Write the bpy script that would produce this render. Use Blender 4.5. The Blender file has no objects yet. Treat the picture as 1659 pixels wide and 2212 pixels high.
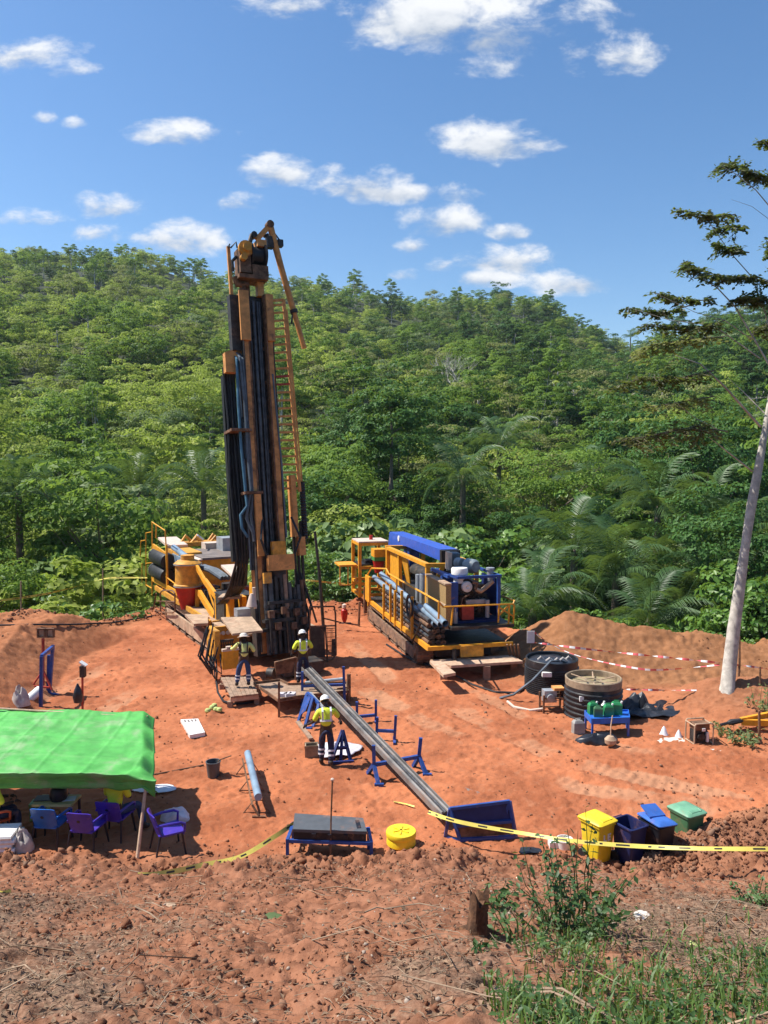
import bpy, bmesh, math, random
import numpy as np
from mathutils import Vector, Matrix, Euler

SC = bpy.context.scene
COL = SC.collection
# ---------------------------------------------------------------- camera, sky, sun, exposure
PX_F, PX_CX, PX_CY = 1663.0, 829.5, 1106.0        # focal length and centre in units of a 1659 x 2212 view
EYE = Vector((0.0, 0.0, 7.7))
PITCH = math.atan(116.0 / PX_F)

def ray(px, py):
    a = (px - PX_CX) / PX_F
    b = -(py - PX_CY) / PX_F
    return Vector((a, math.cos(PITCH) + b * math.sin(PITCH), -math.sin(PITCH) + b * math.cos(PITCH)))

cam_d = bpy.data.cameras.new('camera')
cam = bpy.data.objects.new('camera', cam_d)
COL.objects.link(cam)
cam.location = EYE
cam.rotation_euler = (math.pi / 2 - PITCH, 0, 0)
cam_d.sensor_fit = 'VERTICAL'
cam_d.sensor_height = 24.0
cam_d.sensor_width = 18.0
cam_d.lens = 24.0 * PX_F / 2212.0
cam_d.clip_start = 0.1
cam_d.clip_end = 5000
SC.camera = cam

SUN_EL, SUN_AZ = math.radians(55), math.radians(-80)      # azimuth from +Y towards +X
SUN_DIR = Vector((math.sin(SUN_AZ) * math.cos(SUN_EL), math.cos(SUN_AZ) * math.cos(SUN_EL), math.sin(SUN_EL)))
sun_d = bpy.data.lights.new('sun', 'SUN')
sun_d.energy = 4.4
sun_d.angle = math.radians(0.5)
sun_d.color = (1.0, 0.95, 0.87)
sun = bpy.data.objects.new('sun', sun_d)
COL.objects.link(sun)
sun.location = SUN_DIR * 100
sun.rotation_euler = SUN_DIR.to_track_quat('Z', 'Y').to_euler()

SC.view_settings.view_transform = 'Standard'
SC.view_settings.look = 'None'
SC.view_settings.gamma = 1.0
SC.view_settings.use_curve_mapping = False
SC.view_settings.exposure = 0.8
SC.render.engine = 'CYCLES'
SC.cycles.use_denoising = True
SC.cycles.max_bounces = 7
SC.cycles.diffuse_bounces = 5
SC.cycles.glossy_bounces = 2
SC.cycles.transmission_bounces = 4
SC.cycles.transparent_max_bounces = 4
SC.cycles.caustics_reflective = False
SC.cycles.caustics_refractive = False

world = bpy.data.worlds.new('World')
SC.world = world
world.use_nodes = True

class NT:
    """short writer for shader node trees"""
    def __init__(s, tree):
        s.t = tree
        tree.nodes.clear()
    def n(s, typ, **kw):
        nd = s.t.nodes.new(typ)
        for k, v in kw.items():
            setattr(nd, k, v)
        return nd
    def link(s, a, b):
        s.t.links.new(a, b)
    def m(s, op, a, b=None, c=None, clamp=False):
        nd = s.t.nodes.new('ShaderNodeMath')
        nd.operation = op
        nd.use_clamp = clamp
        for i, v in enumerate((a, b, c)):
            if v is None:
                continue
            if isinstance(v, (int, float)):
                nd.inputs[i].default_value = v
            else:
                s.t.links.new(v, nd.inputs[i])
        return nd.outputs[0]
    def mix(s, f, a, b, blend='MIX'):
        nd = s.t.nodes.new('ShaderNodeMix')
        nd.data_type = 'RGBA'
        nd.blend_type = blend
        for i, v in ((0, f), (6, a), (7, b)):
            if isinstance(v, (int, float)):
                nd.inputs[i].default_value = v
            elif isinstance(v, tuple):
                nd.inputs[i].default_value = (v[0], v[1], v[2], 1)
            else:
                s.t.links.new(v, nd.inputs[i])
        return nd.outputs[2]
    def ramp(s, f, lo, hi):
        nd = s.t.nodes.new('ShaderNodeMapRange')
        nd.interpolation_type = 'SMOOTHSTEP'
        s.t.links.new(f, nd.inputs[0])
        nd.inputs[1].default_value = lo
        nd.inputs[2].default_value = hi
        return nd.outputs[0]
    def noise(s, vec, scale, detail=3, rough=0.55, dist=0.0):
        nd = s.t.nodes.new('ShaderNodeTexNoise')
        if vec is not None:
            s.t.links.new(vec, nd.inputs['Vector'])
        nd.inputs['Scale'].default_value = scale
        nd.inputs['Detail'].default_value = detail
        nd.inputs['Roughness'].default_value = rough
        nd.inputs['Distortion'].default_value = dist
        return nd.outputs[0]

def build_sky():
    w = NT(world.node_tree)
    out = w.n('ShaderNodeOutputWorld')
    sky = w.n('ShaderNodeTexSky', sky_type='NISHITA', sun_disc=False)
    sky.sun_elevation = SUN_EL
    sky.sun_rotation = SUN_AZ
    sky.altitude = 150
    sky.air_density = 1.0
    sky.dust_density = 0.6
    sky.ozone_density = 2.5
    hs = w.n('ShaderNodeHueSaturation')
    hs.inputs['Saturation'].default_value = 1.22
    w.link(sky.outputs[0], hs.inputs['Color'])
    bg = w.n('ShaderNodeBackground')
    w.link(hs.outputs[0], bg.inputs[0])
    bg.inputs[1].default_value = 0.095
    tc = w.n('ShaderNodeTexCoord')
    sep = w.n('ShaderNodeSeparateXYZ')
    w.link(tc.outputs['Generated'], sep.inputs[0])
    X, Y, Z = sep.outputs
    front = w.ramp(Y, 0.05, 0.2)
    ys = w.m('MAXIMUM', Y, 0.08)
    U = w.m('DIVIDE', X, ys)
    V = w.m('DIVIDE', Z, ys)
    cv = w.n('ShaderNodeCombineXYZ')
    w.link(U, cv.inputs[0])
    w.link(w.m('MULTIPLY', V, 1.8), cv.inputs[1])
    uv = cv.outputs[0]
    n1 = w.noise(uv, 8.0, 8, 0.6, 0.3)
    n2 = w.noise(uv, 26.0, 6, 0.62, 0.2)
    nz = w.m('ADD', w.m('MULTIPLY', w.m('SUBTRACT', n1, 0.5), 4.0), w.m('MULTIPLY', w.m('SUBTRACT', n2, 0.5), 1.6))
    # cumulus clouds of this afternoon: centre and half-size in view units, strength
    clouds = [(1010, 25, 300, 82, 1.0), (1120, 70, 170, 60, .9), (1060, 138, 75, 28, .5), (1225, 125, 45, 40, .55), (640, 5, 95, 42, .75), (1352, 112, 72, 46, .75),
              (50, 112, 110, 40, .75), (150, 150, 75, 26, .6), (385, 290, 100, 30, .8), (1075, 302, 125, 46, .95), (595, 370, 80, 36, .9), (790, 392, 110, 44, .95),
              (880, 415, 80, 26, .8), (985, 415, 80, 24, .7), (515, 435, 66, 24, .8), (960, 475, 98, 40, .95), (1095, 500, 50, 22, .8), (235, 445, 78, 30, .85),
              (60, 475, 95, 28, .75), (215, 500, 65, 24, .7), (390, 512, 115, 36, .9), (895, 530, 38, 20, .75), (1085, 560, 110, 34, .9), (950, 572, 36, 18, .6),
              (1245, 607, 100, 28, .85), (1050, 600, 80, 22, .8), (875, 592, 34, 15, .6), (95, 255, 28, 13, .5), (160, 265, 26, 12, .5), (1095, 245, 24, 10, .3)]
    dens = None
    tops = None
    for cx, cy, hw, hh, st in clouds:
        d = ray(cx, cy)
        u0, v0 = d.x / d.y, d.z / d.y
        a, b = 1.05 * hw / PX_F, 1.05 * hh / PX_F
        du = w.m('MULTIPLY', w.m('SUBTRACT', U, u0), 1 / a)
        dv = w.m('MULTIPLY', w.m('SUBTRACT', V, v0), 1 / b)
        r2 = w.m('ADD', w.m('MULTIPLY', du, du), w.m('MULTIPLY', dv, dv))
        k = w.m('SUBTRACT', st, w.m('MULTIPLY', r2, st * 0.9))
        dens = k if dens is None else w.m('MAXIMUM', dens, k)
        t = w.m('MULTIPLY', w.m('MAXIMUM', k, 0.0), dv)
        tops = t if tops is None else w.m('ADD', tops, t)
    dens = w.m('MAXIMUM', dens, -2.0)
    body = w.m('ADD', dens, nz)
    mask_f = w.m('MULTIPLY', w.ramp(body, 0.05, 1.15), front)
    # the same fair-weather cover where the camera does not look
    vz = w.m('MAXIMUM', Z, 0.08)
    cb = w.n('ShaderNodeCombineXYZ')
    w.link(w.m('DIVIDE', X, vz), cb.inputs[0])
    w.link(w.m('DIVIDE', Y, vz), cb.inputs[1])
    gen = w.ramp(w.noise(cb.outputs[0], 1.3, 7, 0.6), 0.60, 0.74)
    outside = w.m('MAXIMUM', w.m('SUBTRACT', 1.0, front), w.m('MAXIMUM', w.ramp(w.m('ABSOLUTE', U), 0.62, 0.8), w.ramp(V, 0.75, 0.95)))
    up = w.ramp(Z, 0.02, 0.12)
    mask = w.m('MAXIMUM', mask_f, w.m('MULTIPLY', w.m('MULTIPLY', gen, outside), up))
    shade = w.ramp(w.m('ADD', w.m('ADD', w.m('MULTIPLY', tops, 0.9), w.m('MULTIPLY', w.m('SUBTRACT', n2, 0.5), 0.9)), w.m('MULTIPLY', w.m('SUBTRACT', n1, 0.5), 1.2)), -0.55, 0.35)
    ccol = w.mix(shade, (0.44, 0.51, 0.62), (0.95, 0.96, 0.97))
    bc = w.n('ShaderNodeBackground')
    w.link(ccol, bc.inputs[0])
    bc.inputs[1].default_value = 0.62
    mx = w.n('ShaderNodeMixShader')
    w.link(w.m('MULTIPLY', mask, 0.96), mx.inputs[0])
    w.link(bg.outputs[0], mx.inputs[1])
    w.link(bc.outputs[0], mx.inputs[2])
    w.link(mx.outputs[0], out.inputs[0])
build_sky()

# ---------------------------------------------------------------- materials
MATS = {}
def mk(name, col, rough=0.6, metal=0.0, var=0.25, scale=5.0, dirt=None, damt=0.5, dscale=2.5, bump=0.0, bscale=30.0, spec=0.4, coat=0.0):
    m = bpy.data.materials.new(name)
    m.use_nodes = True
    w = NT(m.node_tree)
    out = w.n('ShaderNodeOutputMaterial')
    b = w.n('ShaderNodeBsdfPrincipled')
    tc = w.n('ShaderNodeTexCoord')
    oc = tc.outputs['Object']
    n = w.noise(oc, scale, 4, 0.6)
    lo = tuple(c * (1 - var) for c in col)
    hi = tuple(min(1, c * (1 + var)) for c in col)
    c = w.mix(w.ramp(n, 0.3, 0.7), lo, hi)
    if dirt:
        dn = w.noise(oc, dscale, 6, 0.7, 0.4)
        c = w.mix(w.ramp(dn, 0.72 - 0.42 * damt, 0.95 - 0.42 * damt), c, dirt)
    w.link(c, b.inputs['Base Color'])
    b.inputs['Roughness'].default_value = rough
    b.inputs['Metallic'].default_value = metal
    b.inputs['Specular IOR Level'].default_value = spec
    if coat:
        b.inputs['Coat Weight'].default_value = coat
    if bump:
        bn = w.n('ShaderNodeBump')
        bn.inputs['Strength'].default_value = bump
        bn.inputs['Distance'].default_value = 0.02
        w.link(w.noise(oc, bscale, 4, 0.6), bn.inputs['Height'])
        w.link(bn.outputs[0], b.inputs['Normal'])
    w.link(b.outputs[0], out.inputs[0])
    MATS[name] = m
    return m

def leafmat(name, dark, light, trans=0.25, spec=0.35, rough=0.5, rnd=0.5):
    m = bpy.data.materials.new(name)
    m.use_nodes = True
    w = NT(m.node_tree)
    out = w.n('ShaderNodeOutputMaterial')
    b = w.n('ShaderNodeBsdfPrincipled')
    tc = w.n('ShaderNodeTexCoord')
    oi = w.n('ShaderNodeObjectInfo')
    at = w.n('ShaderNodeAttribute', attribute_name='leafrnd')
    n = w.noise(tc.outputs['Object'], 0.9, 2, 0.5)
    f = w.m('ADD', w.m('MULTIPLY', at.outputs['Fac'], 0.55), w.m('ADD', w.m('MULTIPLY', oi.outputs['Random'], rnd), w.m('MULTIPLY', w.m('SUBTRACT', n, 0.5), 0.8)))
    f = w.m('SUBTRACT', f, 0.05, clamp=True)
    c = w.mix(f, dark, light)
    w.link(c, b.inputs['Base Color'])
    b.inputs['Roughness'].default_value = rough
    b.inputs['Specular IOR Level'].default_value = spec
    tr = w.n('ShaderNodeBsdfTranslucent')
    w.link(w.mix(0.5, c, (0.30, 0.42, 0.05)), tr.inputs[0])
    mx = w.n('ShaderNodeMixShader')
    mx.inputs[0].default_value = trans
    w.link(b.outputs[0], mx.inputs[1])
    w.link(tr.outputs[0], mx.inputs[2])
    w.link(mx.outputs[0], out.inputs[0])
    MATS[name] = m
    return m

DUST = (0.36, 0.20, 0.11)
mk('yellow', (0.70, 0.31, 0.022), 0.5, var=0.15, dirt=(0.42, 0.23, 0.09), damt=0.42, dscale=2.2, bump=0.1)
mk('yellow_worn', (0.60, 0.28, 0.035), 0.6, var=0.25, dirt=(0.34, 0.21, 0.11), damt=0.5, dscale=3.0, bump=0.2)
mk('mast_orange', (0.56, 0.26, 0.085), 0.65, var=0.35, scale=2, dirt=(0.15, 0.075, 0.04), damt=0.52, dscale=2.6, bump=0.2)
mk('jib_orange', (0.64, 0.29, 0.085), 0.6, var=0.25, scale=3, dirt=(0.25, 0.11, 0.05), damt=0.42, dscale=3, bump=0.15)
mk('tan_plate', (0.42, 0.29, 0.19), 0.8, var=0.25, scale=3, dirt=(0.30, 0.15, 0.09), damt=0.5, dscale=2.0, bump=0.2)
mk('pale_hood', (0.60, 0.47, 0.38), 0.6, var=0.12, dirt=(0.42, 0.27, 0.16), damt=0.4)
mk('grey_panel', (0.17, 0.14, 0.125), 0.7, var=0.3, scale=2, dirt=(0.27, 0.18, 0.13), damt=0.5)
mk('black_rubber', (0.016, 0.017, 0.02), 0.55, var=0.3, dirt=(0.05, 0.04, 0.035), damt=0.45)
mk('hose_grey', (0.10, 0.125, 0.15), 0.5, var=0.3, scale=3)
mk('hose_blue', (0.06, 0.16, 0.24), 0.5, var=0.3, scale=3)
mk('dark_steel', (0.045, 0.042, 0.04), 0.55, metal=0.3, var=0.4, scale=4, dirt=(0.16, 0.10, 0.065), damt=0.5, dscale=3)
mk('rod_steel', (0.085, 0.085, 0.09), 0.42, metal=0.5, var=0.4, scale=4, dirt=(0.20, 0.14, 0.10), damt=0.45, dscale=3)
mk('rusty', (0.17, 0.09, 0.05), 0.75, metal=0.2, var=0.5, scale=5, dirt=(0.33, 0.19, 0.12), damt=0.5, dscale=4)
mk('galv', (0.36, 0.38, 0.40), 0.45, metal=0.35, var=0.2, scale=3, dirt=(0.40, 0.30, 0.23), damt=0.35)
mk('pipe_blue', (0.20, 0.28, 0.36), 0.4, var=0.2, scale=2, dirt=(0.34, 0.29, 0.25), damt=0.4)
mk('track_steel', (0.20, 0.13, 0.09), 0.8, metal=0.2, var=0.4, scale=6, dirt=DUST, damt=0.6, dscale=4)
mk('red_paint', (0.42, 0.018, 0.012), 0.45, var=0.15, dirt=(0.30, 0.07, 0.035), damt=0.4)
mk('red_dull', (0.40, 0.05, 0.03), 0.6, var=0.2, dirt=DUST, damt=0.35)
mk('green_paint', (0.05, 0.22, 0.06), 0.5)
mk('blue_boom', (0.035, 0.10, 0.46), 0.42, var=0.12, dirt=(0.197, 0.133, 0.254), damt=0.46, dscale=3.2)
mk('blue_steel', (0.020, 0.066, 0.26), 0.5, var=0.2, dirt=(0.191, 0.118, 0.164), damt=0.46, dscale=3.2)
mk('blue_dark', (0.012, 0.024, 0.12), 0.55, var=0.2, dirt=(0.08, 0.07, 0.09), damt=0.4)
mk('white_paint', (0.76, 0.75, 0.72), 0.45, var=0.06, dirt=(0.524, 0.426, 0.371), damt=0.46, dscale=3.2)
mk('grille', (0.34, 0.22, 0.09), 0.7, var=0.25, scale=30, dirt=(0.22, 0.16, 0.12), damt=0.4)
mk('wood', (0.50, 0.345, 0.235), 0.75, var=0.18, scale=6, dirt=(0.40, 0.20, 0.11), damt=0.45, bump=0.25)
mk('wood_grey', (0.30, 0.20, 0.135), 0.85, var=0.25, scale=7, dirt=(0.33, 0.16, 0.09), damt=0.5, bump=0.3)
mk('grey_tray', (0.20, 0.185, 0.17), 0.55, metal=0.25, var=0.35, scale=1.5, dirt=(0.30, 0.21, 0.16), damt=0.5, dscale=1.4)
mk('black_plastic', (0.022, 0.024, 0.028), 0.42, var=0.25, dirt=(0.13, 0.11, 0.10), damt=0.42, dscale=2.0)
mk('black_sheet', (0.022, 0.025, 0.032), 0.32, var=0.3, dirt=(0.11, 0.09, 0.09), damt=0.42, dscale=3)
mk('tarp_green', (0.085, 0.37, 0.07), 0.55, var=0.16, scale=3, dirt=(0.22, 0.36, 0.16), damt=0.58, dscale=1.1, bump=0.25, bscale=9)
mk('chair_purple', (0.055, 0.028, 0.33), 0.4, var=0.12, dirt=(0.206, 0.101, 0.195), damt=0.46, dscale=3.2)
mk('chair_blue', (0.016, 0.11, 0.42), 0.4, var=0.12, dirt=(0.189, 0.138, 0.236), damt=0.46, dscale=3.2)
mk('chair_orange', (0.55, 0.09, 0.025), 0.4, var=0.12)
mk('chair_legs', (0.02, 0.018, 0.025), 0.4, var=0.2)
mk('yellow_plastic', (0.78, 0.57, 0.025), 0.42, var=0.06, dirt=(0.533, 0.345, 0.058), damt=0.46, dscale=3.2)
mk('bin_navy', (0.014, 0.02, 0.085), 0.45, var=0.2, dirt=(0.188, 0.097, 0.085), damt=0.46, dscale=3.2)
mk('bin_black', (0.012, 0.012, 0.017), 0.45, var=0.2, dirt=(0.187, 0.093, 0.054), damt=0.46, dscale=3.2)
mk('bin_blue', (0.05, 0.15, 0.50), 0.42, var=0.12, dirt=(0.204, 0.156, 0.272), damt=0.46, dscale=3.2)
mk('bin_green', (0.06, 0.16, 0.075), 0.45, var=0.15, dirt=(0.209, 0.16, 0.081), damt=0.46, dscale=3.2)
mk('lid_green', (0.15, 0.34, 0.21), 0.45, var=0.12, dirt=(0.249, 0.241, 0.141), damt=0.46, dscale=3.2)
mk('box_grey', (0.085, 0.092, 0.10), 0.5, var=0.12, dirt=(0.22, 0.129, 0.092), damt=0.46, dscale=3.2)
mk('jerry_green', (0.03, 0.24, 0.085), 0.4, var=0.18, dirt=(0.195, 0.196, 0.085), damt=0.46, dscale=3.2)
mk('jerry_grey', (0.30, 0.29, 0.27), 0.5, var=0.18)
mk('table_blue', (0.02, 0.13, 0.52), 0.45, var=0.12, dirt=(0.191, 0.147, 0.281), damt=0.46, dscale=3.2)
mk('white_bag', (0.66, 0.62, 0.66), 0.5, var=0.1, dirt=(0.55, 0.42, 0.36), damt=0.35, bump=0.3, bscale=14)
mk('grey_bag', (0.44, 0.40, 0.37), 0.6, var=0.2, dirt=(0.40, 0.27, 0.2), damt=0.4, bump=0.3, bscale=12)
mk('cloth_white', (0.72, 0.72, 0.76), 0.7, var=0.08, bump=0.2, bscale=9)
mk('tank_water', (0.33, 0.27, 0.16), 0.25, var=0.25, scale=2)
mk('tank_rim', (0.27, 0.20, 0.13), 0.8, var=0.3)
mk('tape_yellow', (0.72, 0.60, 0.12), 0.5, var=0.08)
mk('tape_print', (0.03, 0.03, 0.025), 0.5)
mk('tape_red', (0.62, 0.10, 0.11), 0.5, var=0.1)
mk('tape_white', (0.80, 0.78, 0.76), 0.5, var=0.05)
mk('bark_pale', (0.47, 0.43, 0.37), 0.85, var=0.25, scale=5, dirt=(0.22, 0.20, 0.175), damt=0.42, dscale=5.5, bump=0.4, bscale=9)
mk('bark', (0.16, 0.125, 0.095), 0.9, var=0.3, scale=4, bump=0.4, bscale=8)
mk('bark_white', (0.42, 0.39, 0.34), 0.9, var=0.25, scale=2)
mk('stump_wood', (0.10, 0.048, 0.024), 0.9, var=0.5, scale=9, dirt=(0.25, 0.12, 0.05), damt=0.5, dscale=8, bump=0.6, bscale=20)
mk('skin', (0.045, 0.024, 0.015), 0.5, var=0.1)
mk('hair', (0.008, 0.007, 0.006), 0.7)
mk('hivis', (0.66, 0.76, 0.045), 0.7, var=0.1, dirt=(0.58, 0.60, 0.18), damt=0.4, dscale=7, bump=0.3, bscale=16)
mk('hivis_faded', (0.60, 0.64, 0.22), 0.75, var=0.12, dirt=(0.50, 0.46, 0.20), damt=0.45, dscale=6, bump=0.3, bscale=16)
mk('reflective', (0.62, 0.62, 0.64), 0.45, var=0.08)
mk('navy_cloth', (0.018, 0.022, 0.055), 0.85, var=0.25, bump=0.3, bscale=18, dirt=(0.19, 0.098, 0.072), damt=0.46, dscale=3.2)
mk('denim', (0.03, 0.055, 0.14), 0.85, var=0.25, bump=0.3, bscale=18)
mk('boot', (0.05, 0.036, 0.028), 0.75, var=0.3, dirt=DUST, damt=0.4)
mk('helmet', (0.80, 0.79, 0.76), 0.35, var=0.03)
mk('hat_straw', (0.60, 0.53, 0.46), 0.75, var=0.12)
mk('glove', (0.02, 0.02, 0.022), 0.8)
mk('soil_lump', (0.21, 0.090, 0.048), 0.95, var=0.45, scale=2.2, dirt=(0.24, 0.150, 0.10), damt=0.62, dscale=1.1, bump=0.4, bscale=25, spec=0.15)
mk('twig', (0.27, 0.19, 0.125), 0.9, var=0.4, scale=2)
mk('dry_leaf', (0.22, 0.14, 0.085), 0.85, var=0.45, scale=1.7)
mk('pebble', (0.34, 0.27, 0.21), 0.8, var=0.2)
mk('gourd', (0.45, 0.50, 0.17), 0.5, var=0.2)
mk('paper', (0.62, 0.55, 0.47), 0.8, var=0.1)
mk('puddle_grey', (0.20, 0.155, 0.13), 0.6, var=0.2)
mk('laptop', (0.03, 0.032, 0.036), 0.4)
mk('table_top', (0.55, 0.42, 0.16), 0.5, var=0.15)
mk('green_box', (0.20, 0.33, 0.10), 0.5, var=0.15)
mk('pipe_grey', (0.20, 0.24, 0.26), 0.4, var=0.2, dirt=(0.3, 0.25, 0.22), damt=0.3)
mk('chrome', (0.5, 0.5, 0.5), 0.25, metal=0.8, var=0.2)

leafmat('leaf_mid', (0.055, 0.130, 0.020), (0.245, 0.375, 0.070), trans=0.45, spec=0.15)
leafmat('leaf_light', (0.210, 0.285, 0.040), (0.560, 0.620, 0.150), trans=0.5, spec=0.15)
leafmat('leaf_dark', (0.018, 0.062, 0.016), (0.095, 0.205, 0.045), spec=0.15)
leafmat('leaf_olive', (0.170, 0.190, 0.060), (0.350, 0.355, 0.150), spec=0.12, trans=0.42)
leafmat('leaf_grey', (0.105, 0.165, 0.065), (0.300, 0.370, 0.180), spec=0.12, trans=0.42)
leafmat('leaf_glossy', (0.045, 0.120, 0.016), (0.190, 0.330, 0.055), trans=0.3, spec=0.35, rough=0.42)
leafmat('leaf_pale', (0.090, 0.165, 0.050), (0.265, 0.365, 0.125), trans=0.3, spec=0.3, rough=0.45)
leafmat('leaf_palm', (0.034, 0.085, 0.028), (0.115, 0.195, 0.070), trans=0.3, spec=0.25, rough=0.42)
leafmat('leaf_brown', (0.040, 0.058, 0.020), (0.150, 0.150, 0.055), trans=0.35)
leafmat('grass_green', (0.034, 0.088, 0.016), (0.150, 0.235, 0.050), trans=0.25)
leafmat('weed_green', (0.026, 0.070, 0.020), (0.095, 0.170, 0.046), trans=0.22)

# ---------------------------------------------------------------- mesh building
class MB:
    def __init__(s):
        s.v, s.f, s.mi = [], [], []
        s.cur = 0
    def add(s, vs, fs):
        o = len(s.v)
        s.v.extend([tuple(p) for p in vs])
        s.f.extend([tuple(i + o for i in f) for f in fs])
        s.mi.extend([s.cur] * len(fs))
        return s
    def box(s, x0, x1, y0, y1, z0, z1):
        vs = [(x, y, z) for z in (z0, z1) for y in (y0, y1) for x in (x0, x1)]
        return s.add(vs, [(0, 2, 3, 1), (4, 5, 7, 6), (0, 1, 5, 4), (2, 6, 7, 3), (0, 4, 6, 2), (1, 3, 7, 5)])
    def bar(s, p, q, w, h=None, up=(0, 0, 1)):
        """rectangular bar from p to q, w across, h in the 'up' sense"""
        h = w if h is None else h
        p, q = Vector(p), Vector(q)
        d = (q - p).normalized()
        u = Vector(up)
        if abs(d.dot(u)) > 0.98:
            u = Vector((0, 1, 0)) if abs(d.y) < 0.9 else Vector((1, 0, 0))
        a = d.cross(u).normalized()
        b = a.cross(d).normalized()
        vs = []
        for c in (p, q):
            for i, j in ((-1, -1), (1, -1), (1, 1), (-1, 1)):
                vs.append(c + a * (i * w / 2) + b * (j * h / 2))
        return s.add(vs, [(3, 2, 1, 0), (4, 5, 6, 7), (0, 1, 5, 4), (1, 2, 6, 5), (2, 3, 7, 6), (3, 0, 4, 7)])
    def tube(s, pts, r, n=8, cap=True):
        pts = [Vector(p) for p in pts]
        rs = r if isinstance(r, (list, tuple)) else [r] * len(pts)
        vs, fs = [], []
        prev = None
        for i, p in enumerate(pts):
            if i == 0:
                d = pts[1] - p
            elif i == len(pts) - 1:
                d = p - pts[i - 1]
            else:
                d = (pts[i + 1] - p).normalized() + (p - pts[i - 1]).normalized()
            d = d.normalized() if d.length > 1e-9 else Vector((0, 0, 1))
            if prev is None:
                u = Vector((0, 0, 1)) if abs(d.z) < 0.9 else Vector((1, 0, 0))
                a = d.cross(u).normalized()
            else:
                a = (prev - d * prev.dot(d)).normalized()
            prev = a
            b = d.cross(a)
            for k in range(n):
                t = 2 * math.pi * k / n
                vs.append(p + (a * math.cos(t) + b * math.sin(t)) * rs[i])
        for i in range(len(pts) - 1):
            for k in range(n):
                k2 = (k + 1) % n
                fs.append((i * n + k, i * n + k2, (i + 1) * n + k2, (i + 1) * n + k))
        if cap:
            fs.append(tuple(range(n - 1, -1, -1)))
            o = (len(pts) - 1) * n
            fs.append(tuple(o + k for k in range(n)))
        return s.add(vs, fs)
    def cyl(s, p, q, r, n=16, r2=None):
        return s.tube([p, q], [r, r if r2 is None else r2], n)
    def lathe(s, base, prof, n=24, axis=(0, 0, 1), cap=True):
        """prof: (radius, height) pairs from base along axis"""
        ax = Vector(axis).normalized()
        u = Vector((1, 0, 0)) if abs(ax.x) < 0.9 else Vector((0, 1, 0))
        a = (u - ax * u.dot(ax)).normalized()
        b = ax.cross(a)
        base = Vector(base)
        vs, fs = [], []
        for r, h in prof:
            for k in range(n):
                t = 2 * math.pi * k / n
                vs.append(base + ax * h + (a * math.cos(t) + b * math.sin(t)) * r)
        for i in range(len(prof) - 1):
            for k in range(n):
                k2 = (k + 1) % n
                fs.append((i * n + k, i * n + k2, (i + 1) * n + k2, (i + 1) * n + k))
        if cap:
            fs.append(tuple(range(n - 1, -1, -1)))
            o = (len(prof) - 1) * n
            fs.append(tuple(o + k for k in range(n)))
        return s.add(vs, fs)
    def slab(s, poly, th, down=(0, 0, -1)):
        """flat polygon (top face, counter-clockwise from above) with thickness"""
        n = len(poly)
        dn = Vector(down) * th
        vs = [Vector(p) for p in poly] + [Vector(p) + dn for p in poly]
        fs = [tuple(range(n)), tuple(range(2 * n - 1, n - 1, -1))]
        for i in range(n):
            j = (i + 1) % n
            fs.append((i, n + i, n + j, j))
        return s.add(vs, fs)
    def xform(s, M):
        s.v = [tuple(M @ Vector(p)) for p in s.v]
        return s
    def mesh(s, name, mats):
        me = bpy.data.meshes.new(name)
        me.from_pydata(s.v, [], s.f)
        for m in (mats if isinstance(mats, (list, tuple)) else [mats]):
            me.materials.append(MATS[m] if isinstance(m, str) else m)
        if any(s.mi):
            me.polygons.foreach_set('material_index', s.mi)
        me.polygons.foreach_set('use_smooth', [True] * len(me.polygons))
        me.set_sharp_from_angle(angle=math.radians(38))
        me.update()
        return me

def tag(o, label=None, cat=None, group=None, kind=None):
    for k, v in (('label', label), ('category', cat), ('group', group), ('kind', kind)):
        if v:
            o[k] = v
    return o
def thing(name, label, cat, loc=(0, 0, 0), rotz=0.0, group=None):
    o = bpy.data.objects.new(name, None)
    COL.objects.link(o)
    o.empty_display_size = 0.2
    o.location = loc
    o.rotation_euler = (0, 0, rotz)
    return tag(o, label, cat, group)
def obj(name, me, parent=None):
    o = bpy.data.objects.new(name, me)
    COL.objects.link(o)
    if parent is not None:
        o.parent = parent
    return o
def part(name, mb, mat, parent, label=None):
    o = obj(name, mb.mesh(name, mat), parent)
    if label:
        o['label'] = label
    return o
def solo(name, mb, mat, label, cat, group=None, at=None, rotz=0.0):
    """a thing that is one mesh; without 'at' its coordinates are world ones and the origin goes to its base"""
    if at is None:
        P = np.array(mb.v)
        c = Vector(((P[:, 0].min() + P[:, 0].max()) / 2, (P[:, 1].min() + P[:, 1].max()) / 2, P[:, 2].min()))
        mb.xform(Matrix.Translation(-c))
        at = c
    o = obj(name, mb.mesh(name, mat))
    o.location = at
    o.rotation_euler = (0, 0, rotz)
    return tag(o, label, cat, group)
def copy_tree(o, parent=None):
    c = o.copy()
    COL.objects.link(c)
    if parent is not None:
        c.parent = parent
    for ch in list(o.children):
        copy_tree(ch, c)
    return c
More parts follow.
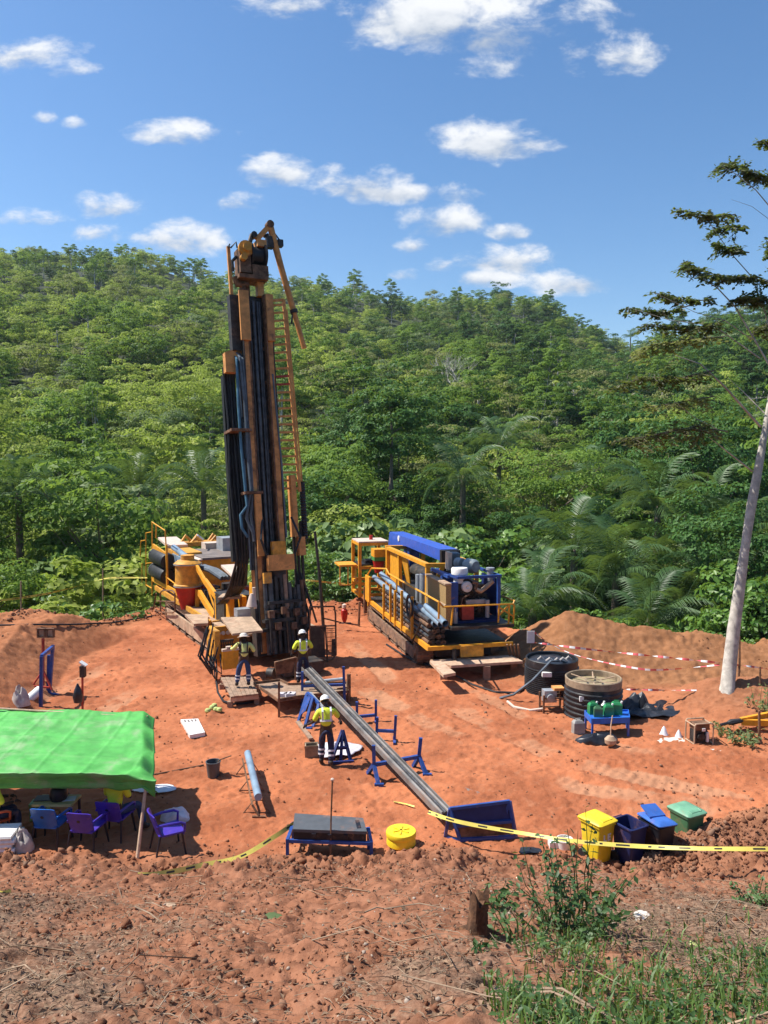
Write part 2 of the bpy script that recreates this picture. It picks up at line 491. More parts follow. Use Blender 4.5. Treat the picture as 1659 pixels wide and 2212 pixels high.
def mesh_np(name, V, F, mats, smooth=False, attr=None):
    """fast mesh from arrays; F is (n,3) or (n,4); attr: {name: per-vertex floats}"""
    me = bpy.data.meshes.new(name)
    n, k = F.shape
    me.vertices.add(len(V))
    me.vertices.foreach_set('co', np.ascontiguousarray(V, dtype=np.float32).ravel())
    me.loops.add(n * k)
    me.loops.foreach_set('vertex_index', np.ascontiguousarray(F, dtype=np.int32).ravel())
    me.polygons.add(n)
    me.polygons.foreach_set('loop_start', np.arange(0, n * k, k, dtype=np.int32))
    if smooth:
        me.polygons.foreach_set('use_smooth', np.ones(n, dtype=bool))
    for m in (mats if isinstance(mats, (list, tuple)) else [mats]):
        me.materials.append(MATS[m])
    if attr:
        for an, av in attr.items():
            a = me.attributes.new(an, 'FLOAT', 'POINT')
            a.data.foreach_set('value', np.ascontiguousarray(av, dtype=np.float32))
    me.update(calc_edges=True)
    me.validate()
    return me
# ---------------------------------------------------------------- noise and the lie of the land
RNG = np.random.default_rng(7)
random.seed(7)
_PERM = np.random.default_rng(3).random((256, 256)).astype(np.float32)
def vnoise(x, y, seed=0):
    x = np.asarray(x, dtype=np.float64) + seed * 17.37
    y = np.asarray(y, dtype=np.float64) + seed * 9.13
    xi, yi = np.floor(x).astype(np.int64), np.floor(y).astype(np.int64)
    fx, fy = x - xi, y - yi
    fx, fy = fx * fx * (3 - 2 * fx), fy * fy * (3 - 2 * fy)
    g = lambda a, b: _PERM[(a + 31 * seed) & 255, (b + 57 * seed) & 255]
    return (g(xi, yi) * (1 - fx) + g(xi + 1, yi) * fx) * (1 - fy) + (g(xi, yi + 1) * (1 - fx) + g(xi + 1, yi + 1) * fx) * fy
def fbm(x, y, sc, octv=4, seed=0, gain=0.5):
    t, a, n = 0.0, 1.0, 0.0
    for i in range(octv):
        t = t + a * (vnoise(np.asarray(x) * sc * 2 ** i, np.asarray(y) * sc * 2 ** i, seed + i) - 0.5)
        n += a
        a *= gain
    return t / n * 2            # about -1 .. 1
def sstep(a, b, x):
    t = np.clip((np.asarray(x, dtype=float) - a) / (b - a), 0, 1)
    return t * t * (3 - 2 * t)

EDGE_X = [-60, -17, -14.5, -11.5, -6, 0, 4, 6, 9, 14, 18, 60]
EDGE_Y = [22, 29, 32.5, 38.5, 40, 39.7, 37, 33.5, 32, 30.5, 28, 22]
def edge_y(x):
    return np.interp(x, EDGE_X, EDGE_Y) + 0.35 * np.sin(np.asarray(x) * 0.9)

SKYLINE = [(-400, 520), (0, 525), (60, 530), (150, 536), (250, 540), (330, 548), (420, 575), (480, 590), (560, 588), (640, 590), (700, 605), (800, 622), (900, 640),
           (1000, 632), (1080, 625), (1150, 632), (1220, 668), (1300, 712), (1350, 742), (1400, 735), (1480, 700), (1550, 678), (1659, 665), (2000, 640)]
_su = [ray(*p).x / ray(*p).y for p in SKYLINE]
_se = [ray(*p).z / ray(*p).y for p in SKYLINE]
CREST = 420.0
VALLEY = -4.5
def worley(x, y, cell, seed=0, size=0.62):
    """rounded lumps on a jittered grid, 0 .. 1"""
    x, y = np.asarray(x) / cell, np.asarray(y) / cell
    xi, yi = np.floor(x).astype(np.int64), np.floor(y).astype(np.int64)
    best = np.zeros(np.shape(x))
    for i in (-1, 0, 1):
        for j in (-1, 0, 1):
            a, b = xi + i, yi + j
            jx = _PERM[(a + 13 * seed) & 255, (b + 7 * seed) & 255]
            jy = _PERM[(a + 101 + seed) & 255, (b + 55) & 255]
            hh = _PERM[(a + 17) & 255, (b + 191 + 3 * seed) & 255]
            d2 = ((x - a - jx) ** 2 + (y - b - jy) ** 2) / (size * (0.35 + 0.65 * hh)) ** 2
            best = np.maximum(best, np.sqrt(np.maximum(0, 1 - d2)) * (0.25 + 0.75 * hh))
    return best
def hill(x, y):
    x, y = np.asarray(x, dtype=float), np.asarray(y, dtype=float)
    r = np.hypot(x, y)
    u = x / np.maximum(y, 0.3 * r + 1e-3)
    u = np.clip(u, -1.2, 1.2)
    e = np.interp(u, _su, _se)
    crest = CREST + 30 * np.sin(u * 9.0)
    zc = 7.7 + e * crest * np.cos(np.arctan(u)) - 7.5
    t = (r - 62) / (crest - 62)
    rise = VALLEY + (zc - VALLEY) * np.clip(t, 0, 1) ** 1.12
    rise = np.where(t > 1, zc - (r - crest) * 0.22, rise)
    rise = np.where(t < 0, VALLEY, rise)
    return rise + fbm(x, y, 0.018, 3, 5) * 4.5 * sstep(70, 150, r)

def h_low(x, y):
    """the land without its clods"""
    x, y = np.asarray(x, dtype=float), np.asarray(y, dtype=float)
    s = 14.25 + 0.18 * np.sin(x * 0.8 + 1) + 0.12 * np.sin(x * 2.1) - y
    z = 0.42 * 0.5 * (s + np.sqrt(s * s + 0.25)) - 0.02
    z = np.where(y > 18, 0, z)
    # heaps on and beside the pad
    z = z + 1.15 * sstep(4.6, 7.7, x) * np.exp(-((y - 14.45 - 0.05 * (x - 6)) / 0.72) ** 2) * (0.85 + 0.3 * fbm(x, y, 0.8, 2, 15))
    z = z + 0.85 * np.exp(-(((x - 11.4) / 2.3) ** 2 + ((y - 23.7) / 1.25) ** 2))
    z = z + 0.45 * np.exp(-(((x - 10.6) / 1.2) ** 2 + ((y - 21.6) / 1.0) ** 2))
    ax, ay, bx, by = 7.1, 29.3, 15.5, 28.4
    tt = np.clip(((x - ax) * (bx - ax) + (y - ay) * (by - ay)) / ((bx - ax) ** 2 + (by - ay) ** 2), 0, 1)
    dd = np.hypot(x - ax - tt * (bx - ax), y - ay - tt * (by - ay))
    hg = 1.9 - 1.45 * tt ** 0.8 + 0.22 * fbm(x, y, 0.9, 3, 8)
    z = z + hg * np.clip(1 - dd / (1.2 + 1.35 * hg), 0, 1) ** 1.25
    # cut bank on the left
    z = z + np.clip((-x - 11.2 + 0.5 * np.sin(y * 0.6)) * 0.7, 0, 1.3) * sstep(17, 23, y) * sstep(35, 31, y)
    # rim of pushed-up soil and the fall beyond it
    q = y - edge_y(x)
    rim = np.where(x < 5, 0.22 + 0.53 * sstep(-11, -6.5, x), 0.35) * np.exp(-((q + 0.9) / 0.9) ** 2) * (0.75 + 0.5 * fbm(x, y, 0.7, 3, 12))
    z = z + rim
    drop = np.maximum(-0.62 * np.maximum(q, 0) - 0.02 * np.maximum(q, 0) ** 2, VALLEY)
    far = drop
    z = np.where(q > 0, z * np.exp(-np.maximum(q, 0) * 0.5) + far, z)
    r = np.hypot(x, y)
    hh = hill(x, y)
    return np.where((q > 0) & (r > 55), np.maximum(z, hh), z)
def hz(x, y):
    return float(h_low(x, y))
def G(px, py, dz=0.0):
    """the point of the ground seen at (px, py)"""
    d = ray(px, py)
    t = 4.0
    for i in range(900):
        p = EYE + d * t
        gap = p.z - (hz(p.x, p.y) + dz)
        if gap < 0.004:
            break
        t += max(0.01, gap * 0.35 / max(0.15, abs(d.z) + 0.3))
    return EYE + d * t
def D(px, py, depth):
    d = ray(px, py)
    return EYE + d * (depth / d.y)
def Z(px, py, z):
    d = ray(px, py)
    return EYE + d * ((z - EYE.z) / d.z)

class Frame:
    """a machine's own axes: x to its right, y to its rear, z up"""
    def __init__(s, o, deg):
        s.o = Vector(o)
        s.rot = math.radians(deg)
        s.M = Matrix.Translation(s.o) @ Matrix.Rotation(s.rot, 4, 'Z')
        s.I = s.M.inverted()
    def at(s, px, py, ax, val):
        c = s.I @ EYE
        d = (s.I.to_3x3()) @ ray(px, py)
        i = 'xyz'.index(ax)
        return c + d * ((val - c[i]) / d[i])

# crawler paths pressed into the pad: (points, width)
RUTS = [([(0.2, 26.4), (-1.5, 32), (-2.6, 36)], 0.45), ([(1.6, 25.2), (2.6, 22.5), (4.6, 19.2), (8, 17)], 0.5), ([(-0.5, 25), (1.5, 21.5), (4.6, 17.5), (9, 15.8)], 0.5),
        ([(-7.8, 27), (-8.6, 23), (-8.2, 19)], 0.5), ([(-10, 29), (-11, 24), (-10.2, 19)], 0.5), ([(2.5, 26), (4.6, 21.5), (8, 18.7), (12, 18)], 0.4)]
def seg_dist(x, y, pts):
    best = np.full(np.shape(x), 1e9)
    along = np.zeros(np.shape(x))
    acc = 0.0
    for (ax, ay), (bx, by) in zip(pts[:-1], pts[1:]):
        L = math.hypot(bx - ax, by - ay)
        t = np.clip(((x - ax) * (bx - ax) + (y - ay) * (by - ay)) / L ** 2, 0, 1)
        d = np.hypot(x - ax - t * (bx - ax), y - ay - t * (by - ay))
        along = np.where(d < best, acc + t * L, along)
        best = np.minimum(best, d)
        acc += L
    return best, along

def ground_mat(name):
    m = bpy.data.materials.new(name)
    m.use_nodes = True
    w = NT(m.node_tree)
    out = w.n('ShaderNodeOutputMaterial')
    b = w.n('ShaderNodeBsdfPrincipled')
    pos = w.n('ShaderNodeNewGeometry').outputs['Position']
    lit = w.n('ShaderNodeAttribute', attribute_name='litter').outputs['Fac']
    tan = w.n('ShaderNodeAttribute', attribute_name='tan').outputs['Fac']
    dry = w.n('ShaderNodeAttribute', attribute_name='dry').outputs['Fac']
    n1 = w.noise(pos, 0.45, 5, 0.6)
    n2 = w.noise(pos, 3.2, 6, 0.65)
    n3 = w.noise(pos, 22.0, 4, 0.6)
    red = w.mix(w.ramp(n1, 0.33, 0.68), (0.305, 0.098, 0.043), (0.49, 0.172, 0.077))
    red = w.mix(w.m('MULTIPLY', w.ramp(n2, 0.5, 0.78), 0.55), red, (0.42, 0.195, 0.108))
    red = w.mix(w.m('MULTIPLY', w.ramp(n2, 0.47, 0.27), 0.75), red, (0.185, 0.064, 0.032))
    red = w.mix(w.m('MULTIPLY', w.ramp(n3, 0.55, 0.75), 0.35), red, (0.43, 0.22, 0.125))
    red = w.mix(w.m('MULTIPLY', w.ramp(n3, 0.42, 0.25), 0.45), red, (0.165, 0.056, 0.029))
    tn = w.mix(w.ramp(n2, 0.3, 0.7), (0.235, 0.104, 0.046), (0.335, 0.155, 0.072))
    c = w.mix(tan, red, tn)
    slp = w.n('ShaderNodeAttribute', attribute_name='dug').outputs['Fac']
    dug = w.mix(w.ramp(n2, 0.32, 0.68), (0.155, 0.068, 0.038), (0.31, 0.142, 0.082))
    dug = w.mix(w.m('MULTIPLY', w.ramp(n3, 0.55, 0.75), 0.3), dug, (0.40, 0.22, 0.13))
    c = w.mix(w.m('MULTIPLY', slp, 0.85), c, dug)
    gr = w.mix(w.ramp(n3, 0.3, 0.7), (0.095, 0.055, 0.036), (0.29, 0.18, 0.118))
    lf = w.m('ADD', lit, w.m('MULTIPLY', w.m('SUBTRACT', n2, 0.5), 0.9))
    c = w.mix(w.ramp(lf, 0.32, 0.78), c, gr)
    c = w.mix(w.m('MULTIPLY', w.ramp(w.m('ADD', dry, w.m('MULTIPLY', w.m('SUBTRACT', n2, 0.5), 0.7)), 0.35, 0.9), 0.65), c, (0.44, 0.23, 0.13))
    w.link(c, b.inputs['Base Color'])
    b.inputs['Roughness'].default_value = 0.95
    b.inputs['Specular IOR Level'].default_value = 0.12
    bn = w.n('ShaderNodeBump')
    bn.inputs['Strength'].default_value = 0.55
    bn.inputs['Distance'].default_value = 0.03
    w.link(w.m('ADD', n3, w.m('MULTIPLY', w.noise(pos, 75.0, 3, 0.6), 0.4)), bn.inputs['Height'])
    w.link(bn.outputs[0], b.inputs['Normal'])
    w.link(b.outputs[0], out.inputs[0])
    MATS[name] = m
ground_mat('red_soil')
mk('undergrowth_soil', (0.030, 0.042, 0.014), 0.95, var=0.5, scale=0.15, dirt=(0.07, 0.06, 0.03), damt=0.3, dscale=0.07)

def zones(x, y):
    q = y - edge_y(x)
    slope = sstep(15.1, 13.6, y)
    ax, ay, bx, by = 7.1, 29.3, 15.5, 28.4
    tt = np.clip(((x - ax) * (bx - ax) + (y - ay) * (by - ay)) / ((bx - ax) ** 2 + (by - ay) ** 2), 0, 1)
    dd = np.hypot(x - ax - tt * (bx - ax), y - ay - tt * (by - ay))
    pile = sstep(4.6, 2.6, dd)
    heap = np.exp(-(((x - 11.2) / 3.0) ** 2 + ((y - 23.2) / 2.3) ** 2)) + 1.1 * sstep(4.0, 6.0, x) * np.exp(-((y - 14.4) / 1.0) ** 2)
    return q, slope, pile, np.clip(heap, 0, 1)

def surface(X, Y):
    """the soil with its clods: height and the shares of the soil kinds"""
    Zb = h_low(X, Y)
    q, slope, pile, heap = zones(X, Y)
    rough = np.clip(slope * (0.55 + 0.9 * np.exp(-((Y - 13.4) / 0.9) ** 2)) + 0.5 * heap + 0.35 * pile + np.exp(-((q + 0.9) / 1.2) ** 2) * 0.5 + 0.5 * sstep(-11, -13, X) * sstep(17, 22, Y), 0, 1.4)
    wx, wy = X + 0.10 * fbm(X, Y, 4.0, 2, 20), Y + 0.10 * fbm(X, Y, 4.0, 2, 26)
    clod = 0.13 * worley(wx, wy, 0.42, 1) * (0.4 + 0.6 * sstep(-0.3, 0.4, fbm(X, Y, 0.8, 2, 22))) + 0.075 * worley(wx, wy, 0.19, 2) + 0.04 * worley(wx, wy, 0.10, 5)
    clod = clod - 0.08 + 0.20 * fbm(X, Y, 1.0, 4, 29, 0.6) + 0.16 * worley(wx, wy, 0.95, 6) * sstep(-0.1, 0.4, fbm(X, Y, 0.5, 2, 28)) + 0.03 * fbm(X, Y, 9.0, 3, 27, 0.6)
    pad = fbm(X, Y, 0.55, 3, 30) * 0.05 + fbm(X, Y, 3.5, 4, 33, 0.6) * 0.045 + 0.055 * worley(wx, wy, 0.30, 3, 0.5) * sstep(0.0, 0.4, fbm(X, Y, 0.9, 2, 36)) + 0.03 * worley(wx, wy, 0.13, 4, 0.5)
    # the ground is scraped in long strokes across the view
    pad = pad + fbm(X * 0.35, Y * 2.6, 1.0, 3, 41) * 0.04
    z = Zb + clod * rough + pad * (1 - 0.6 * slope)
    dry = np.zeros_like(X)
    for pts, wd in RUTS:
        d, al = seg_dist(X, Y, pts)
        k = sstep(wd, wd * 0.6, d)
        br = sstep(-0.25, 0.25, fbm(X, Y, 0.8, 3, 44))
        z = z + br * (k * (0.012 * np.sin(al * 2 * math.pi / 0.24) - 0.02) + 0.03 * np.exp(-((d - wd * 1.15) / 0.12) ** 2))
        dry = np.maximum(dry, k * (0.25 + 0.45 * br))
    # scraped ledge between the two machines
    d, al = seg_dist(X, Y, [(-0.9, 25.45), (1.5, 25.2), (4.3, 25.3)])
    side = sstep(0.0, 0.16, Y - np.interp(X, [-0.9, 1.5, 4.3], [25.45, 25.2, 25.3]))
    z = z - 0.12 * side * sstep(1.2, 0.2, d)
    litter = slope * np.clip(0.09 + 0.68 * sstep(12.8, 8.5, Y) * (0.6 + 0.6 * fbm(X, Y, 0.45, 3, 50)) + 0.5 * fbm(X, Y, 0.5, 3, 55) + 0.25 * sstep(-2, 4, X) * sstep(13.6, 11, Y), 0, 1)
    tan = np.clip(pile + 0.55 * heap + 0.55 * sstep(-10.5, -12.5, X) * sstep(17, 22, Y) + 0.35 * slope, 0, 1)
    dry = np.clip(dry + 0.35 * sstep(0.1, 0.5, fbm(X, Y, 0.3, 3, 60)) * (1 - slope), 0, 1)
    return z, litter, tan, dry, np.clip(slope + 0.5 * heap * (1 - pile), 0, 1)

def build_ground():
    rows = [2.2]
    while rows[-1] < 46:
        yv = rows[-1]
        rows.append(yv + (0.022 + 0.0017 * yv if yv < 15.5 else 0.04 + 0.0026 * (yv - 15.5)))
    rows = np.array(rows)
    ncol = 680
    c = np.linspace(-1, 1, ncol)
    Y = np.repeat(rows[:, None], ncol, 1)
    X = c[None, :] * (0.74 * rows + 2.6)[:, None]
    z, litter, tan, dry, dug = surface(X, Y)
    V = np.stack([X, Y, z], -1).reshape(-1, 3)
    nr = len(rows)
    i = (np.arange(nr - 1)[:, None] * ncol + np.arange(ncol - 1)[None, :]).ravel()
    F = np.stack([i, i + 1, i + ncol + 1, i + ncol], 1)
    me = mesh_np('ground', V, F, 'red_soil', True, {'litter': litter.ravel(), 'tan': tan.ravel(), 'dry': dry.ravel(), 'dug': dug.ravel()})
    tag(obj('ground', me), kind='structure')
    # land all round: valley, hill, and the slope the camera stands on
    gx = np.concatenate([np.arange(-1500, -500, 50), np.arange(-500, 500, 8), np.arange(500, 1501, 50)]).astype(float)
    gy = np.concatenate([np.arange(-600, -100, 50), np.arange(-100, 620, 6), np.arange(620, 2001, 60)]).astype(float)
    X, Y = np.meshgrid(gx, gy)
    z = h_low(X, Y)
    z = np.where(Y < 15, np.minimum(z, 7 + 0.25 * np.maximum(-Y, 0)), z)
    z = np.where((Y < 46.5) & (Y > -8) & (np.abs(X) < 0.76 * np.maximum(Y, 0) + 12), z - 1.0, z)
    V = np.stack([X, Y, z], -1).reshape(-1, 3)
    ncol, nr = len(gx), len(gy)
    i = (np.arange(nr - 1)[:, None] * ncol + np.arange(ncol - 1)[None, :]).ravel()
    F = np.stack([i, i + 1, i + ncol + 1, i + ncol], 1)
    tag(obj('hill_terrain', mesh_np('hill_terrain', V, F, 'undergrowth_soil', True)), kind='structure')
build_ground()

# ---------------------------------------------------------------- leaves, trees
def leaf_arrays(C, N, size, aspect=0.5, fold=0.15, rng=RNG, droop=0.0):
    """one folded leaf (two triangles) per centre: C, N (n,3); size (n,)"""
    n = len(C)
    N = N / np.linalg.norm(N, axis=1, keepdims=True)
    r = rng.normal(size=(n, 3))
    T = np.cross(N, r)
    T /= np.linalg.norm(T, axis=1, keepdims=True) + 1e-9
    if droop:
        T[:, 2] -= droop
        T /= np.linalg.norm(T, axis=1, keepdims=True)
    B = np.cross(N, T)
    B /= np.linalg.norm(B, axis=1, keepdims=True) + 1e-9
    s = size[:, None]
    V = np.empty((n, 4, 3))
    V[:, 0] = C - T * s * 0.5
    V[:, 1] = C + B * s * aspect * 0.5 + N * s * fold + T * s * 0.05
    V[:, 2] = C + T * s * 0.5
    V[:, 3] = C - B * s * aspect * 0.5 + N * s * fold + T * s * 0.05
    i = np.arange(n)[:, None] * 4
    F = np.concatenate([i + np.array([[0, 2, 1]]), i + np.array([[0, 3, 2]])], 0)
    rnd = np.repeat(rng.random(n), 4)
    return V.reshape(-1, 3), F, rnd
def merge(parts):
    V, F, R, o = [], [], [], 0
    for v, f, r in parts:
        V.append(v); F.append(f + o); R.append(r)
        o += len(v)
    return np.concatenate(V), np.concatenate(F), np.concatenate(R)

def crown_data(seed, R, zlo, zhi, clumps, per, leaf, lobes=0.3, umbrella=0.6, inner=0.15, aspect=0.55, top_bias=0.2):
    """clumps of leaves spread over an uneven dome between zlo and zhi; returns arrays and clump centres"""
    rng = np.random.default_rng(seed)
    d = rng.normal(size=(clumps, 3))
    d /= np.linalg.norm(d, axis=1, keepdims=True)
    d[:, 2] = d[:, 2] * 0.85 + top_bias
    rad = 0.55 + 0.45 * rng.random(clumps) ** 0.5
    ang = np.arctan2(d[:, 1], d[:, 0])
    lob = 1 + lobes * np.sin(ang * 2 + seed) * np.cos(ang * 3 + 2 * seed) + rng.normal(size=clumps) * lobes * 0.4
    C = d * (rad * lob)[:, None] * np.array([R, R, (zhi - zlo) / 2]) + np.array([0, 0, (zlo + zhi) / 2])
    cr = R * rng.uniform(0.22, 0.42, clumps)
    k = np.repeat(np.arange(clumps), per)
    m = len(k)
    e = rng.normal(size=(m, 3))
    e /= np.linalg.norm(e, axis=1, keepdims=True)
    e[:, 2] = np.abs(e[:, 2]) * 0.9 - 0.25
    rr = np.where(rng.random(m) < inner, rng.random(m), 0.7 + 0.35 * rng.random(m))
    P = C[k] + e * (cr[k] * rr)[:, None] * np.array([1, 1, umbrella])
    N = e * 0.7 + d[k] * 0.35 + np.array([0, 0, 0.38]) + rng.normal(size=(m, 3)) * 0.34
    sz = leaf * rng.uniform(0.65, 1.35, m)
    return leaf_arrays(P, N, sz, aspect, 0.12, rng), C

def trunk_mb(seed, h, r, C, limbs=7, lean=0.06):
    rng = random.Random(seed)
    mb = MB()
    top = Vector((rng.uniform(-1, 1) * lean * h, rng.uniform(-1, 1) * lean * h, h))
    mid = top * 0.5 + Vector((rng.uniform(-1, 1), rng.uniform(-1, 1), 0)) * lean * h * 0.5
    mb.tube([(0, 0, -0.6), (0, 0, 0.2), mid, top], [r * 1.35, r, r * 0.75, r * 0.35], 8)
    idx = list(range(len(C)))
    rng.shuffle(idx)
    for i in idx[:limbs]:
        e = Vector(C[i])
        t = rng.uniform(0.55, 0.95)
        s = mid.lerp(top, (t - 0.5) * 2) if t > 0.5 else mid * t * 2
        m2 = s.lerp(e, 0.5) + Vector((0, 0, -0.08 * h + 0.1))
        mb.tube([s, m2, e], [r * 0.4, r * 0.25, r * 0.08], 5, cap=False)
    return mb

TREE_MESH = {}
def tree_kind(key, seed, R, zlo, zhi, clumps, per, leaf, mat, trunk_r, bark='bark', **kw):
    (V, F, rnd), C = crown_data(seed, R, zlo, zhi, clumps, per, leaf, **kw)
    crown = mesh_np(key + '_crown', V, F, mat, False, {'leafrnd': rnd})
    trunk = trunk_mb(seed, zlo * 0.5 + zhi * 0.5, trunk_r, C, 8).mesh(key + '_trunk', bark)
    TREE_MESH[key] = (crown, trunk)

# kinds of trees: key, seed, crown radius, crown from .. to, clumps, leaves each, leaf size, leaf, trunk radius
for i in range(3):
    tree_kind(f'broad{i}', 11 + i, 3.6 + 0.3 * i, 2.5, 8.8 + i, 62, (110, 62, 150)[i], (0.30, 0.44, 0.24)[i], 'leaf_mid', 0.20, lobes=0.35)
    tree_kind(f'light{i}', 31 + i, 3.4 + 0.3 * i, 2.2, 7.6 + i, (58, 46, 60)[i], (105, 44, 130)[i], (0.29, 0.50, 0.25)[i], 'leaf_light', 0.16, lobes=0.4)
    tree_kind(f'dark{i}', 51 + i, 3.7, 1.4, 10.0 + i, 74, (110, 64, 120)[i], (0.31, 0.44, 0.28)[i], 'leaf_dark', 0.22, lobes=0.25)
    tree_kind(f'olive{i}', 71 + i, 3.3, 3.0, 7.6 + i, 48, 90, 0.25, 'leaf_olive', 0.14, 'bark_white', lobes=0.5, umbrella=0.4)
    tree_kind(f'grey{i}', 91 + i, 3.2, 1.8, 7.4 + i, 54, (100, 54, 110)[i], (0.27, 0.42, 0.25)[i], 'leaf_grey', 0.15, 'bark_white', lobes=0.4)
    tree_kind(f'shrub{i}', 111 + i, 2.1, 0.2, 3.6 + 0.4 * i, 38, 44, 0.29, 'leaf_glossy', 0.07, lobes=0.35, aspect=0.62)
    tree_kind(f'sunny{i}', 171 + i, 2.2, 0.3, 3.9 + 0.4 * i, 38, 34, 0.38, 'leaf_light', 0.08, lobes=0.4, aspect=0.66)
    tree_kind(f'bigleaf{i}', 131 + i, 2.5, 0.5, 4.8 + 0.5 * i, 40, 26, 0.52, 'leaf_pale', 0.09, lobes=0.35, aspect=0.8)
    tree_kind(f'slim{i}', 151 + i, 2.1, 7.0, 12.5 + i, 28, 90, 0.30, 'leaf_mid', 0.16, 'bark_white', lobes=0.5)
# far trees: one mesh each, for the wooded hillside
FAR = []
for i, (mat, R, lo, hi_, cl, per, lf) in enumerate([('leaf_mid', 4.2, 2, 9.5, 40, 80, 0.46), ('leaf_light', 4.0, 2, 8.5, 38, 80, 0.45), ('leaf_dark', 4.3, 1.5, 11, 42, 80, 0.48), ('leaf_olive', 4.0, 2.5, 8.5, 34, 66, 0.42),
                                                    ('leaf_grey', 3.8, 2, 8.5, 36, 72, 0.45), ('leaf_mid', 2.6, 6.5, 13, 24, 72, 0.42), ('leaf_light', 3.4, 1, 6, 32, 72, 0.45), ('leaf_dark', 3.2, 5, 13.5, 30, 80, 0.46)]):
    (V, F, rnd), C = crown_data(200 + i, R, lo, hi_, cl, per, lf, lobes=0.4, inner=0.1)
    nv, nf = len(V), len(F)
    t = trunk_mb(200 + i, (lo + hi_) / 2, 0.22, C, 5)
    tv = np.array(t.v)
    tf = []
    for f in t.f:
        for k in range(1, len(f) - 1):
            tf.append((f[0], f[k], f[k + 1]))
    V = np.concatenate([V, tv]); F = np.concatenate([F, np.array(tf) + nv]); rnd = np.concatenate([rnd, np.zeros(len(tv))])
    me = mesh_np('hillside_tree', V, F, [mat, 'bark_white' if i in (5, 7, 3) else 'bark'], False, {'leafrnd': rnd})
    mi = np.zeros(len(F), dtype=np.int32); mi[nf:] = 1
    me.polygons.foreach_set('material_index', mi)
    FAR.append(me)

def frond_mesh(name, L, rise, fall, seed, pairs=42, mat='leaf_palm'):
    """an arching feather leaf along +x"""
    rng = np.random.default_rng(seed)
    t = np.linspace(0, 1, 9)
    px = L * t * (1 - 0.12 * t * t)
    pz = rise * L * t - fall * L * t ** 2.3
    V, F, R = [], [], []
    w = 0.035
    for i in range(9):
        ww = w * (1 - 0.8 * t[i])
        V += [(px[i], -ww, pz[i]), (px[i], ww, pz[i])]
    for i in range(8):
        a = i * 2
        F += [(a, a + 2, a + 3), (a, a + 3, a + 1)]
    for s in (-1, 1):
        for j in range(pairs):
            u = 0.10 + 0.88 * (j + 0.5) / pairs + rng.normal() * 0.004
            x0, z0 = np.interp(u, t, px), np.interp(u, t, pz)
            ln = L * 0.26 * math.sin(math.pi * (0.16 + 0.78 * u)) ** 0.7 * rng.uniform(0.85, 1.1)
            wd = 0.030 * L / 3.5
            dx = 0.55 + 0.25 * u
            dr = -rng.uniform(0.25, 0.75)
            o = len(V)
            mx_, my_, mz_ = x0 + ln * dx * 0.5, s * ln * 0.55, z0 + 0.06 * ln
            V += [(x0 - wd * 0.4, 0, z0), (x0 + wd * 0.4, 0, z0), (mx_ - wd * 0.9, my_, mz_), (mx_ + wd * 0.9, my_, mz_ + wd * 0.3), (x0 + ln * dx, s * ln * 0.92, z0 + dr * ln * 0.6)]
            F += [(o, o + 1, o + 3), (o, o + 3, o + 2), (o + 2, o + 3, o + 4)]
    V, F = np.array(V, dtype=float), np.array(F)
    return mesh_np(name, V, F, mat, False, {'leafrnd': np.repeat(rng.random(1), len(V)) * 0 + 0.4})
FRONDS = [frond_mesh('frond', 4.0, 0.75, 0.95, 1), frond_mesh('frond', 3.6, 0.55, 1.05, 2), frond_mesh('frond', 4.2, 0.95, 0.85, 3)]

def place_tree(key, name, label, cat, group, x, y, s=1.0, rot=None, z=None):
    crown, trunk = TREE_MESH[key]
    t = thing(name, label, cat, (x, y, hz(x, y) - 0.15 if z is None else z), random.uniform(0, 6.28) if rot is None else rot, group)
    t.scale = (s * random.uniform(0.92, 1.08), s * random.uniform(0.92, 1.08), s)
    obj('trunk', trunk, t)
    obj('crown', crown, t)
    return t
def palm(x, y, hgt, s, label, group=None, n=18, z=None, name='palm_tree'):
    t = thing(name, label, 'palm tree', (x, y, hz(x, y) - 0.1 if z is None else z), random.uniform(0, 6.28), group)
    mb = MB()
    pr = [(0.26, -0.5)] + [(0.24 + 0.03 * (i % 2) - 0.04 * i / 10, hgt * i / 10) for i in range(11)] + [(0.05, hgt + 0.35)]
    mb.lathe((0, 0, 0), pr, 9)
    part('trunk', mb, 'bark', t)
    for i in range(n):
        f = obj('frond', FRONDS[i % 3], t)
        el = random.uniform(-0.25, 0.55) + (0.35 if i % 3 == 2 else 0)
        f.location = (0, 0, hgt - 0.05 + 0.2 * (i % 3 == 2))
        f.rotation_euler = (random.uniform(-0.2, 0.2), -el, i * 2.399 + random.uniform(-0.2, 0.2))
        f.scale = (s, s, s)
    return t

# --- forest: hand-placed trees first
HAND = []
def by_pixel(px, py, depth):
    p = D(px, py, depth)
    HAND.append((p.x, p.y))
    return p
p = by_pixel(845, 1030, 66)
big = place_tree('dark1', 'leafy_tree', 'tall dark green leafy tree rising behind the gap between the two drill machines', 'tree', None, p.x, p.y, 1.0)
big.location.z = p.z - 0.6; big.scale = (.80, .80, 0.80)
p = by_pixel(985, 850, 170)
dead = thing('bare_tree', 'grey leafless tree halfway up the wooded hill', 'tree', (p.x, p.y, hz(p.x, p.y)))
mb = MB(); rr = random.Random(5)
def twiggy(mb, a, d, L, r, lev):
    b = a + d * L
    mb.tube([a, a.lerp(b, .5) + Vector((rr.uniform(-.1, .1), rr.uniform(-.1, .1), 0)) * L, b], [r, r * .8, r * .55], 5, cap=False)
    if lev:
        for k in range(3):
            twiggy(mb, b, (d + Vector((rr.uniform(-.9, .9), rr.uniform(-.9, .9), rr.uniform(.0, .6)))).normalized(), L * rr.uniform(.55, .8), r * .55, lev - 1)
base_z = hz(p.x, p.y)
